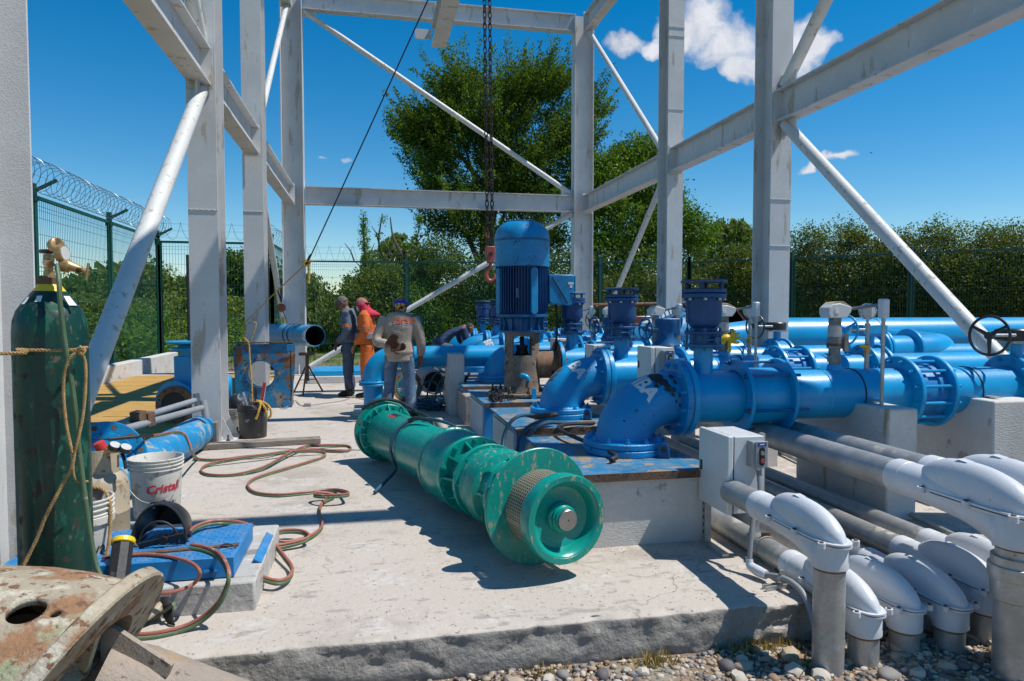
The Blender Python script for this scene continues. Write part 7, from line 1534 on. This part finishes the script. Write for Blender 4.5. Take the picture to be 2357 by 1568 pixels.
solo('green_cabinet', MB().box(.95, 1.3, 17.7, 18.2, -.1, 1.35), 'green_f', 'dark green steel cabinet behind the worker in the grey jacket', 'cabinet', (1.1, 18, 0), bevel=.01)

# ================================================================ trees and bushes
def leaf_mesh(name, C, N, size, g, mat_, twist=.9, lw=.5):
    """C centres, N outward directions; each leaf is a folded diamond of two triangles pairs"""
    n = len(C); a = g.normal(size=(n, 3)); a = a * twist + N * (1 - .35 * twist); a /= np.linalg.norm(a, axis=1)[:, None] + 1e-9
    b = np.cross(a, g.normal(size=(n, 3))); b /= np.linalg.norm(b, axis=1)[:, None] + 1e-9; c = np.cross(a, b)
    L = (size * g.uniform(.65, 1.35, n))[:, None]
    V = np.empty((n, 4, 3)); V[:, 0] = C - a * L * .5; V[:, 1] = C + b * L * lw * .5 + c * L * .08; V[:, 2] = C + a * L * .5; V[:, 3] = C - b * L * lw * .5 + c * L * .08
    me = bpy.data.meshes.new(name); me.vertices.add(n * 4); me.vertices.foreach_set('co', V.reshape(-1).astype(np.float32))
    me.loops.add(n * 4); me.loops.foreach_set('vertex_index', np.arange(n * 4, dtype=np.int32)); me.polygons.add(n); me.polygons.foreach_set('loop_start', (np.arange(n) * 4).astype(np.int32)); me.polygons.foreach_set('loop_total', np.full(n, 4, dtype=np.int32)); me.update(calc_edges=True); me.materials.append(mat_); return me
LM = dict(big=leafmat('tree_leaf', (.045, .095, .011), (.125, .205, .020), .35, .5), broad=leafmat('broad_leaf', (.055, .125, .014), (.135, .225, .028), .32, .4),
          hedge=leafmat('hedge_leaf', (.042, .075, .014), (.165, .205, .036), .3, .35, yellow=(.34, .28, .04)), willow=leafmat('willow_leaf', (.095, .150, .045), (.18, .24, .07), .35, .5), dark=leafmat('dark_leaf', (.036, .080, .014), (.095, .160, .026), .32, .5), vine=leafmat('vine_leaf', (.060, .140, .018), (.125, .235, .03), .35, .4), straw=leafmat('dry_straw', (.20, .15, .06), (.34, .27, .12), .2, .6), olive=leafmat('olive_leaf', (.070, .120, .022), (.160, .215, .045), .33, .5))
def twig_mb(g, tips, base, r=.03):
    mb = MB()
    for p in tips: mb.tube([base, (Vector(base) + Vector(p)) / 2 + Vector((0, 0, .1)), p], [r, r * .6, r * .2], 5)
    return mb
def crown(par, blobs, n, size, m, seed, clump=45, spread=.42, name='crown', shell=.55, droop=0., lw=.5):
    g = np.random.default_rng(seed); B = np.array(blobs, float); w = (B[:, 3] * B[:, 4] * B[:, 5]) ** (2 / 3); w /= w.sum(); k = max(3, n // clump)
    idx = g.choice(len(B), k, p=w); d = g.normal(size=(k, 3)); d /= np.linalg.norm(d, axis=1)[:, None]; rr = (shell + (1 - shell) * g.uniform(size=k) ** .6)[:, None]
    cc = B[idx, :3] + d * B[idx, 3:6] * rr; sz = spread * g.uniform(.5, 1.4, k)
    i2 = g.choice(k, n); off = np.clip(g.normal(size=(n, 3)), -1.7, 1.7) * sz[i2][:, None]
    if droop: off[:, 2] = -np.abs(off[:, 2]) * droop; off[:, :2] *= .45
    C = cc[i2] + off * np.array([1, 1, .8 if not droop else 1]); N = d[i2]
    if droop: N = N * .3 + np.array([0, 0, -1.])
    o = wloc(par); C = C - np.array(o); me = leaf_mesh(name, C, N, size, g, LM[m], .9 if not droop else .35, lw); return part(name, par, me, LM[m])
def trunk(par, base, top, r, branches, seed, m='bark'):
    g = random.Random(seed); base = Vector(base); top = Vector(top); mid = base.lerp(top, .5) + Vector((g.uniform(-.15, .15), g.uniform(-.15, .15), 0)); P = smooth_path([base - Vector((0, 0, .3)), base, mid, top], 4)
    t = part('trunk', par, MB().tube(P, list(np.linspace(r * 1.25, r * .45, len(P))), 10), m)
    for b in branches:
        s = base.lerp(top, g.uniform(.35, .95)); e = Vector(b); part('limb', par, MB().tube(smooth_path([s, s.lerp(e, .45) + Vector((0, 0, g.uniform(-.1, .4))), e], 4), list(np.linspace(r * .45, r * .1, 9)), 6), m)
def tree(nm, label, x, y, z, blobs, n, size, m, seed, group=None, r=.14, cat='tree', **k):
    t = thing(nm, label, cat, (x, y, z), group); zt = max(b[2] for b in blobs)
    trunk(t, (x, y, z), (x + .1, y, z + (zt - z) * .8), r, [tuple(b[:3]) for b in blobs[:7]], seed); crown(t, blobs, n, size, m, seed, **k); return t
# the big tree: shoots curving outward and up from its limbs
def big_tree():
    X0, Y0 = 5.2, 32.0; t = thing('tree', 'big dark green tree with upswept wispy shoots rising behind the fence and chains', 'tree', (X0, Y0, -.4))
    g = np.random.default_rng(21); pts = BIGPTS
    C = []; N = []; tw = MB(); tipsall = []
    for (x, y, z, rx, ry, rz) in pts:
        k = int(26 * (rx * rz) + 8)
        for _ in range(k):
            d = g.normal(size=3); d[2] = abs(d[2]) * .8 - .25; d /= np.linalg.norm(d); s = np.array([x, y, z]) + d * np.array([rx, ry, rz]) * g.uniform(.15, .75)
            out = np.array([x - X0, (y - Y0) * .6, 0]) * .45 + d * 1.2; out[2] += .35; out /= np.linalg.norm(out); L = g.uniform(.7, 1.7) * (1.15 if g.uniform() < .25 else .85); bend = np.array([g.normal() * .15 - .1, g.normal() * .15, g.uniform(.25, .8)]); m = int(L * 30); u = np.linspace(0, 1, m)[:, None]
            c = s + out * L * u + bend * (u ** 2) * L * .75; wob = np.cumsum(g.normal(size=(m, 3)) * .012, 0); c = c + wob
            k2 = 3; cc = np.repeat(c, k2, 0) + g.normal(size=(m * k2, 3)) * (.055 + .09 * (1 - np.repeat(u, k2, 0))); C.append(cc); N.append(np.repeat(np.gradient(c, axis=0) * 20, k2, 0) + np.array([0, 0, .2]))
            if g.uniform() < .12: tw.tube([Vector(c[0]), Vector(c[m // 2]), Vector(c[-1])], [.03, .018, .006], 4); tipsall.append(Vector(s))
    C = np.concatenate(C); N = np.concatenate(N); N /= np.linalg.norm(N, axis=1)[:, None] + 1e-9; o = np.array(wloc(t)); me = leaf_mesh('crown', C - o, N, .115, g, LM['big'], .8, .5); part('crown', t, me, LM['big']); part('twigs', t, tw, 'bark', kind='stuff')
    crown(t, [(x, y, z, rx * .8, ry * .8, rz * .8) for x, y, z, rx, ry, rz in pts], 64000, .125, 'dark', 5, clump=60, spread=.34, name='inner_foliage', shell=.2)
    trunk(t, (X0, Y0, -.4), (X0 + .2, Y0, 9), .35, [tuple(b[:3]) for b in pts], 3)
BIGPTS = [(*(4.107, 32.000, 9.730), 1.9, 1.8, 1.8), (*(3.107, 32.000, 8.113), 1.6, 1.6, 1.2), (*(2.131, 32.000, 9.240), 1.1, 1.3, .9), (*(6.953, 32.000, 11.273), 2.0, 2.0, 1.8), (*(4.112, 32.000, 11.494), 1.5, 1.6, 1.3), (*(8.201, 32.000, 11.949), 1.4, 1.7, 1.2), (*(8.840, 32.000, 9.366), 1.8, 2., 1.9),
          (*(6.541, 32.000, 8.256), 2.3, 2.3, 1.7), (*(4.499, 32.000, 6.387), 1.7, 1.8, 1.1), (*(7.583, 32.000, 6.279), 2.0, 2.0, 1.3), (*(9.915, 32.000, 7.578), 1.3, 1.6, 1.8), (*(5.241, 31.600, 4.967), 1.5, 1.6, .8), (*(7.698, 31.600, 4.619), 1.7, 1.6, .9), (*(10.008, 32.000, 10.643), .9, 1.4, 1.5), (*(2.720, 32.000, 9.659), 1.3, 1.3, 1.4), (*(5.518, 32.000, 9.802), 1.8, 1.8, 1.6), (*(3.101, 32.000, 6.738), 1.3, 1.4, .8), (*(3.449, 31.600, 5.319), 1.2, 1.3, .7), (*(6.541, 32.000, 7.053), 2., 1.8, 1.2)]
big_tree()
tree('tree', 'broad leaved bright green tree right of the big tree, behind the third right column', 9.6, 31.2, -.4, [(*(10.866, 31.000, 7.233), 1.3, 1.5, 1.5), (*(12.577, 31.000, 7.495), 1.4, 1.5, 1.1), (*(11.331, 30.500, 5.380), 1.8, 1.6, 1.2), (*(13.460, 30.500, 5.834), 1.3, 1.5, 1.4), (*(11.920, 31.000, 8.877), .7, 1., .5), (*(12.997, 31.000, 8.926), .7, .9, .5), (*(10.536, 30.000, 3.741), 1.6, 1.4, 1.2), (*(12.626, 30.000, 3.375), 1.8, 1.4, 1.2), (*(14.775, 30.500, 5.058), .9, 1.2, 1.0)], 52000, .15, 'broad', 31, clump=55, spread=.30)
# plants right behind the long fence
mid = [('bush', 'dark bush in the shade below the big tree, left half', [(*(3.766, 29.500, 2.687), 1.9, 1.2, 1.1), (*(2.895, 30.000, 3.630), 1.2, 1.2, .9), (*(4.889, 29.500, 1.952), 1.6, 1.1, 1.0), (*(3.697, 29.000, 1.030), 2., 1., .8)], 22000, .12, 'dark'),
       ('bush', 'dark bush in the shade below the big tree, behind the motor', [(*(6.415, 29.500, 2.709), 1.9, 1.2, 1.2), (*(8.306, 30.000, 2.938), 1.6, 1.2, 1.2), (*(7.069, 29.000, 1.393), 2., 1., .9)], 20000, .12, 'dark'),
       ('bush', 'mid green bush behind the fence, right of the last right column', [(*(9.628, 28.500, 1.951), 1.4, 1.1, .9), (*(11.204, 28.500, 2.144), 1.6, 1., 1.), (*(12.990, 28.000, 2.141), 1.6, 1., 1.1), (*(10.429, 28.000, 1.209), 2., .9, .6)], 20000, .12, 'hedge'),
       ('bush', 'climbing bright green vines over a bush, behind the worker in the jacket', [(*(2.240, 28.900, 1.216), .8, .7, 1.1), (*(2.594, 28.900, 0.314), 1.0, .7, .8), (*(1.625, 29.000, 1.754), .5, .6, .8), (*(2.933, 28.700, -0.041), .9, .6, .6)], 15000, .11, 'vine'),
       ('bush', 'rounded green bush behind the two left workers', [(*(-0.132, 30.000, 2.126), 1.0, 1.2, .9), (*(0.502, 30.000, 2.680), .9, 1.1, .8), (*(-0.932, 29.500, 0.857), .8, 1., .7), (*(0.129, 29.500, 1.395), 1.5, 1.0, 1.2), (*(0.864, 30.000, 2.499), .8, 1., .9)], 24000, .12, 'olive'),
       ('bush', 'drooping willow bush just right of the last left column', [(*(-2.467, 30.500, 2.310), .7, 1., .8), (*(-2.267, 30.000, 1.033), .8, 1., 1.), (*(-1.115, 29.500, -0.040), 1.3, .9, .6), (*(-2.451, 30.000, 0.130), 1., 1., .8)], 20000, .13, 'willow')]
for i, (nm, lab, bl, n, s, m) in enumerate(mid): c = bl[0]; tree(nm, lab, c[0], c[1], -.4, bl, n, s, m, 50 + i, 'bushes behind the long fence', r=.07, cat='bush', clump=50, spread=.26, droop=1.6 if m == 'willow' else 0)
# vine covered dead trees
for i, (lab, P, vines) in enumerate((('dead sapling wrapped in a narrow column of vines, left of the big tree', [(-0.010, 30.000, 1.761), (-0.162, 30.000, 2.857), (-0.239, 30.000, 4.312), (-0.264, 30.000, 5.544)], [(*(-0.247, 30.000, 5.400), .10, .1, .22), (*(-0.234, 30.000, 4.857), .13, .13, .35), (*(-0.203, 30.000, 4.313), .14, .14, .35), (*(-0.155, 30.000, 3.677), .16, .16, .4), (*(-0.037, 30.000, 2.858), .3, .3, .6)]),
        ('bare forked dead tree with a few vines, beside the vine wrapped sapling', [(0.738, 30.300, 1.765), (0.694, 30.300, 3.250), (0.375, 30.300, 4.353), (0.530, 30.300, 5.607)], [(*(0.564, 30.300, 5.369), .12, .1, .2), (*(0.377, 30.300, 4.629), .09, .09, .35), (*(0.443, 30.300, 3.801), .10, .10, .35), (*(0.600, 30.300, 2.878), .3, .3, .6)]),
        ('thin leafless forked tree above the fence, left of the big tree crown', [(1.779, 30.100, 1.765), (1.386, 30.100, 3.616), (0.973, 30.100, 4.621), (0.851, 30.100, 5.443)], [(*(2.058, 30.100, 5.253), .10, .1, .25), (*(1.944, 30.100, 4.641), .07, .07, .25)]))):
    t = thing('dead_tree', lab, 'tree', (P[0][0], P[0][1], -.4)); part('trunk', t, MB().tube(smooth_path([(P[0][0], P[0][1], -.6)] + P, 5), list(np.linspace(.10, .025, 21)), 7), 'bark')
    q = [((0.967, 30.000, 4.336), (0.161, 30.000, 5.048)), ((0.330, 30.000, 3.776), (-0.644, 30.000, 4.757))] if i == 0 else ([((0.375, 30.300, 4.353), (0.072, 30.300, 5.081)), ((0.606, 30.300, 3.618), (1.070, 30.300, 4.551))] if i == 1 else [((1.349, 30.100, 3.652), (1.942, 30.100, 4.364)), ((1.924, 30.100, 4.364), (2.096, 30.100, 5.384)), ((1.924, 30.100, 4.364), (2.445, 30.100, 4.930))])
    if i == 0: q = [((-0.108, 30.000, 2.857), (-0.655, 30.000, 3.579)), ((-0.655, 30.000, 3.579), (-1.038, 30.000, 4.297)), ((-0.174, 30.000, 3.586), (0.191, 30.000, 4.320))]
    for a, b in q: part('limb', t, MB().tube([a, (Vector(a) + Vector(b)) / 2 + Vector((.05, 0, .05)), b], [.035, .026, .012], 5), 'bark')
    crown(t, vines, (2400, 1500, 420)[i], .085, 'vine', 70 + i, clump=30, spread=.09, name='vines')
# trees far behind; the lightened willow leaf colour stands in for haze
far = [('pale willow far behind the fence, seen between the two right columns', [(*(27.466, 52.000, 6.953), 2., 2., 1.6), (*(29.383, 52.000, 6.990), 2., 2., 1.6), (*(28.598, 52.000, 8.026), 1.4, 2., 1.1), (*(28.254, 52.000, 5.215), 3., 2., 1.6)], 'willow', 22000),
       ('hazy tree far behind the dead saplings', [(*(2.271, 55.000, 6.413), 1.6, 2., 1.2), (*(0.934, 55.000, 5.384), 1.6, 2., 1.), (*(3.609, 55.000, 5.423), 2., 2., 1.2), (*(1.586, 55.000, 3.710), 3.5, 2., 1.4)], 'willow', 20000),
       ('tall round tree seen between the second and third left columns', [(*(-8.502, 48.000, 3.622), 1.8, 1.8, 1.4), (*(-8.919, 48.000, 2.492), 2.2, 2., 1.6), (*(-8.088, 48.000, 4.472), 1.1, 1.5, .9), (*(-7.974, 47.000, 0.810), 2.5, 2., 1.6)], 'dark', 20000),
       ('dark tree group left of the second column, above the meadow', [(*(-14.578, 58.000, 3.027), 1.2, 1.5, .8), (*(-15.370, 58.000, 2.353), 1.4, 1.5, 1.), (*(-13.797, 58.000, 2.864), 1., 1.4, .8)], 'dark', 9000),
       ('tall pale trunked tree right of the long left brace', [(*(-14.819, 50.000, 3.656), 1.4, 1.6, .8), (*(-15.489, 50.000, 3.078), 1.2, 1.4, 1.), (*(-14.312, 50.000, 2.512), 1.2, 1.4, 1.2), (*(-14.998, 50.000, 1.362), 1.9, 1.4, 1.2)], 'olive', 18000),
       ('wide tree behind the green gas cylinder', [(*(-15.929, 44.000, 2.370), 1.5, 1.5, .6), (*(-17.066, 44.000, 1.870), 2.2, 1.6, .9), (*(-15.254, 44.000, 2.123), 1.2, 1.2, .5), (*(-18.405, 44.000, 1.621), 2., 1.5, .9)], 'dark', 18000),
       ('small dark tree between the third and last left columns', [(*(-5.709, 45.000, 2.439), 1.0, 1.2, 1.8), (*(-5.610, 45.000, 0.294), 1.4, 1.2, 1.6)], 'dark', 9000)]
for i, (lab, bl, m, n) in enumerate(far): c = bl[0]; tree('tree', lab, c[0], c[1], -1.2, bl, n, .26, m, 90 + i, r=.2, clump=50, spread=.42, droop=1.3 if m == 'willow' else 0)
# river bank scrub below the left fence
def scrub(i, c, rx, rz, m, lab):
    x, y, z = c; t = thing('shrub', lab, 'shrub', (x, y, -1.6), 'scrub on the bank beyond the left fence'); g = random.Random(i)
    bl = [(x + g.uniform(-.5, .5) * rx, y + g.uniform(-.4, .4), z + g.uniform(-.3, .25) * rz, rx * g.uniform(.5, .8), 1.1, rz * g.uniform(.55, .85)) for _ in range(4)] + [(x, y, z - rz * .8, rx, 1.2, rz)]
    trunk(t, (x, y, -1.6), (x, y, z), .05, [b[:3] for b in bl[:3]], i); crown(t, bl, 9000, .15 if y < 36 else .2, m, 200 + i, clump=45, spread=.26)
SC = [((-12.501, 36.000, 1.080), 2.2, 1.1, 'olive', 'olive green scrub bush directly right of the gas cylinder regulator'), ((-10.265, 33.000, 0.541), 2.2, 1.3, 'vine', 'bright scrub bush behind the second post of the left fence'), ((-13.217, 34.000, 0.529), 2.4, 1.2, 'olive', 'olive scrub bush hidden behind the green gas cylinder'), ((-10.198, 38.000, 0.723), 2.2, 1.5, 'olive', 'tall olive scrub behind the corner post of the left fence'), ((-9.997, 41.000, 1.258), 1.6, 1.4, 'willow', 'pale feathery scrub left of the second column'), ((-8.446, 25.000, 0.094), 1.6, .8, 'vine', 'low leafy bush just beyond the left fence, above the kerb step'),
      ((-8.058, 27.000, -0.074), 1.8, .8, 'broad', 'low broad leaved bush above the higher white kerb'), ((-8.314, 23.000, -0.093), 1.2, .7, 'olive', 'low bush behind the foot of the long brace'), ((-7.664, 30.000, 0.003), 1.6, 1.1, 'willow', 'pale grassy bush behind the upright blue valve'), ((-9.679, 34.000, 0.311), 1.8, 1.3, 'olive', 'olive bush between the last two posts of the left fence'), ((-5.892, 33.000, -0.071), 2.4, 1.3, 'vine', 'bright bush behind the rusty blue square plate'), ((-7.188, 38.000, 0.935), 2.2, 1.5, 'olive', 'olive bush seen right of the second column at mid height'),
      ((-4.221, 33.000, -0.383), 1.5, 1.2, 'broad', 'leafy bush in the gap above the propped blue pipe'), ((-5.816, 38.000, 0.367), 2., 1.6, 'olive', 'olive bush behind the third column'), ((-11.329, 27.000, 0.193), 1.6, 1., 'vine', 'bush behind the left column and gas cylinder'), ((-7.258, 33.000, 0.136), 1.8, 1.2, 'olive', 'bush behind the second column'), ((-5.831, 29.000, -0.393), 1.4, .7, 'vine', 'low bush at the foot of the second column, beyond the fence'), ((-1.720, 31.000, -0.110), 1.6, .7, 'vine', 'low weeds beyond the fence behind the tripod stand')]
for i, (c, rx, rz, m, lab) in enumerate(SC): scrub(i, c, rx, rz, m, lab)
# right hand hedge of tall shrubs along the fence
HB = [(*(17.321, 25.500, 3.519), 1.5, 1.0, 1.1), (*(18.346, 25.000, 3.673), 1.6, 1., 1.3), (*(19.544, 24.500, 3.653), 1.6, 1., 1.2), (*(20.723, 24.000, 3.290), 1.4, 1., 1.1), (*(21.193, 23.000, 3.563), 1.4, 1., 1.2), (*(21.773, 22.000, 3.494), 1.5, 1., 1.3), (*(22.249, 21.000, 3.425), 1.5, 1., 1.1), (*(22.622, 20.000, 3.278), 1.6, 1., 1.1), (*(16.182, 26.500, 3.211), 1.6, 1., 1.), (*(15.248, 27.300, 2.692), 1.4, 1., .9), (*(23.062, 19.000, 3.139), 1.6, 1., 1.1)]
HLAB = ['leftmost tall hedge shrub right of the second right column', 'tall hedge shrub with an uneven peak behind the first panel at right', 'tall hedge shrub behind the flow sensor head', 'lower hedge shrub before the dip, behind the middle fence post', 'hedge shrub in the dip left of the long brace', 'hedge shrub crossed by the long right brace', 'high hedge shrub above the nearest black handwheel', 'tallest hedge shrub at the right edge', 'hedge shrub hidden behind the second right column', 'hedge shrub in the gap between the two right columns', 'hedge shrub cut by the right edge of the photo']
for i, b in enumerate(HB):
    x, y, z, rx, ry, rz = b; y += 1.3; x += .5
    if i == 7: pass
    t = thing('hedge_shrub', HLAB[i], 'shrub', (x, y, GZ), 'tall hedge shrubs behind the right fence'); g = random.Random(i)
    bl = [(x, y, z - .25, rx * .9, ry, rz), (x, y, .9, rx * 1.1, ry, 1.4), (x + .5, y, z - .9, rx, ry, 1.2), (x - .5, y, z - .8, rx, ry, 1.1), (x + g.uniform(-.7, .7), y, z + rz * .35, .55, .5, .6), (x + g.uniform(-.7, .7), y, z + rz * .25, .5, .5, .7), (x, y, 2., rx * 1.1, ry, 1.4)]
    bl += [(x + g.uniform(-1.5, 1.5), y + g.uniform(-.5, .3), z + rz * g.uniform(.55, 1.05), g.uniform(.16, .36), .3, g.uniform(.22, .48)) for _ in range(7)]
    for q in range(6): sx = x + g.uniform(-1, 1); part('stem', t, MB().tube(smooth_path([(sx, y - .3, GZ - .1), (sx + g.uniform(-.3, .3), y - .5 + g.uniform(-.2, .2), 1.2), (sx + g.uniform(-.7, .7), y - .4, 2.6), (sx + g.uniform(-.9, .9), y - .3, z + .3)], 4), list(np.linspace(.035, .008, 13)), 5), 'bark')
    crown(t, bl, 21000, .10, 'hedge', 300 + i, clump=40, spread=.24, shell=.5)
# distant wood closing the horizon
g = np.random.default_rng(77); n = 70000; A_ = g.uniform(-1.25, 1.35, n); D_ = g.uniform(75, 120, n); hgt = 2.6 + 1.6 * np.sin(A_ * 9) * .5 + 1.2 * np.sin(A_ * 23 + 1) * .5 + .9 * np.sin(A_ * 57)
C = np.stack([np.sin(A_ + .2) * D_, np.cos(A_ + .2) * D_, -2 + g.uniform(0, 1, n) ** .7 * (hgt + 3.4)], 1); me = leaf_mesh('distant_wood', C, np.tile(np.array([0, 0, 1.]), (n, 1)), 1.1, g, LM['dark'], 1.2, .8)
solo('distant_wood', me, LM['dark'], 'low distant belt of woodland along the horizon', 'woodland', (0, 0, 0), kind='stuff')
# grass beyond the fences, weeds by the slab
def grass(nm, lab, n, fn, hgt, seed, m='vine', cat='grass'):
    g = np.random.default_rng(seed); P = fn(g, n); a = g.uniform(0, 6.28, n); h = hgt * g.uniform(.4, 1.3, n); w = h * .06 + .002; lx = g.normal(size=n) * .35 * h; ly = g.normal(size=n) * .35 * h
    V = np.empty((n, 3, 3)); V[:, 0] = P + np.stack([np.cos(a) * w, np.sin(a) * w, 0 * a], 1); V[:, 1] = P - np.stack([np.cos(a) * w, np.sin(a) * w, 0 * a], 1); V[:, 2] = P + np.stack([lx, ly, h], 1)
    me = bpy.data.meshes.new(nm); me.vertices.add(n * 3); me.vertices.foreach_set('co', V.reshape(-1).astype(np.float32)); me.loops.add(n * 3); me.loops.foreach_set('vertex_index', np.arange(n * 3, dtype=np.int32)); me.polygons.add(n); me.polygons.foreach_set('loop_start', (np.arange(n) * 3).astype(np.int32)); me.polygons.foreach_set('loop_total', np.full(n, 3, dtype=np.int32)); me.update(calc_edges=True)
    return solo(nm, me, LM[m], lab, cat, (0, 0, 0), kind='stuff')
grass('grass', 'rough green grass beyond the left and back fences', 60000, lambda g, n: np.stack([g.uniform(-22, 12, n), g.uniform(18, 40, n), np.full(n, -.35)], 1) * np.array([1, 1, 1]) - np.array([0, 0, .3]), .5, 1, 'olive')
grass('bank_grass', 'rough grass growing along the outside of the left fence', 24000, lambda g, n: (lambda x: np.stack([x, g.uniform(6, 24, n), GZ - .55 * np.clip((-6.2 - x) / 2.5, 0, 1)], 1))(g.uniform(-9, -5.7, n)), .28, 2, 'olive')
WEED = [(0.735, 3.226, -0.200), (1.014, 3.170, -0.200), (1.320, 3.152, -0.200), (1.779, 3.014, -0.200), (2.006, 3.153, -0.200), (1.944, 2.980, -0.200), (1.275, 2.989, -0.200), (0.768, 2.974, -0.200), (1.677, 3.125, -0.200), (1.947, 2.812, -0.200)]
for i, c in enumerate(WEED[:3]):
    t = thing('weed', ['small leafy weed in front of the slab, left of centre', 'small leafy weed among the pebbles below the green pump', 'small leafy weed growing at the slab foot, right of the pump'][i], 'weed', c, 'leafy weeds in the gravel'); g = random.Random(i)
    part('stem', t, MB().tube([c, Vector(c) + Vector((.01, 0, .04)), Vector(c) + Vector((.0, .01, .085))], [.002, .0017, .001], 5), LM['vine']); crown(t, [(c[0], c[1], c[2] + .06, .03, .02, .045)], 26, .026, 'vine', 400 + i, clump=6, spread=.012, name='leaves')
grass('dry_weeds', 'dry and green grass tufts in the gravel beside the slab', 700, lambda g, n: np.array([WEED[i] for i in g.integers(3, len(WEED), n)]) + g.normal(size=(n, 3)) * np.array([.06, .035, 0]), .055, 3, 'straw')
# a bird in the sky at the right
bd = thing('bird', 'tiny dark bird flying in the blue sky at the right', 'bird', (47.859, 60.000, 16.862)); c = Vector((47.859, 60.000, 16.862)); part('wings', bd, MB().add([c + Vector((-.28, 0, .16)), c + Vector((-.05, 0, -.02)), c + Vector((-.02, .12, 0)), c + Vector((.22, 0, .14)), c + Vector((.05, 0, -.03))], [(0, 1, 2), (2, 4, 3), (1, 4, 2)]), 'blackr'); part('body', bd, MB().lathe(c + Vector((0, -.12, -.02)), Y3, [(0, 0), (.05, .03), (.15, .035), (.25, .0)], 8), 'blackr')
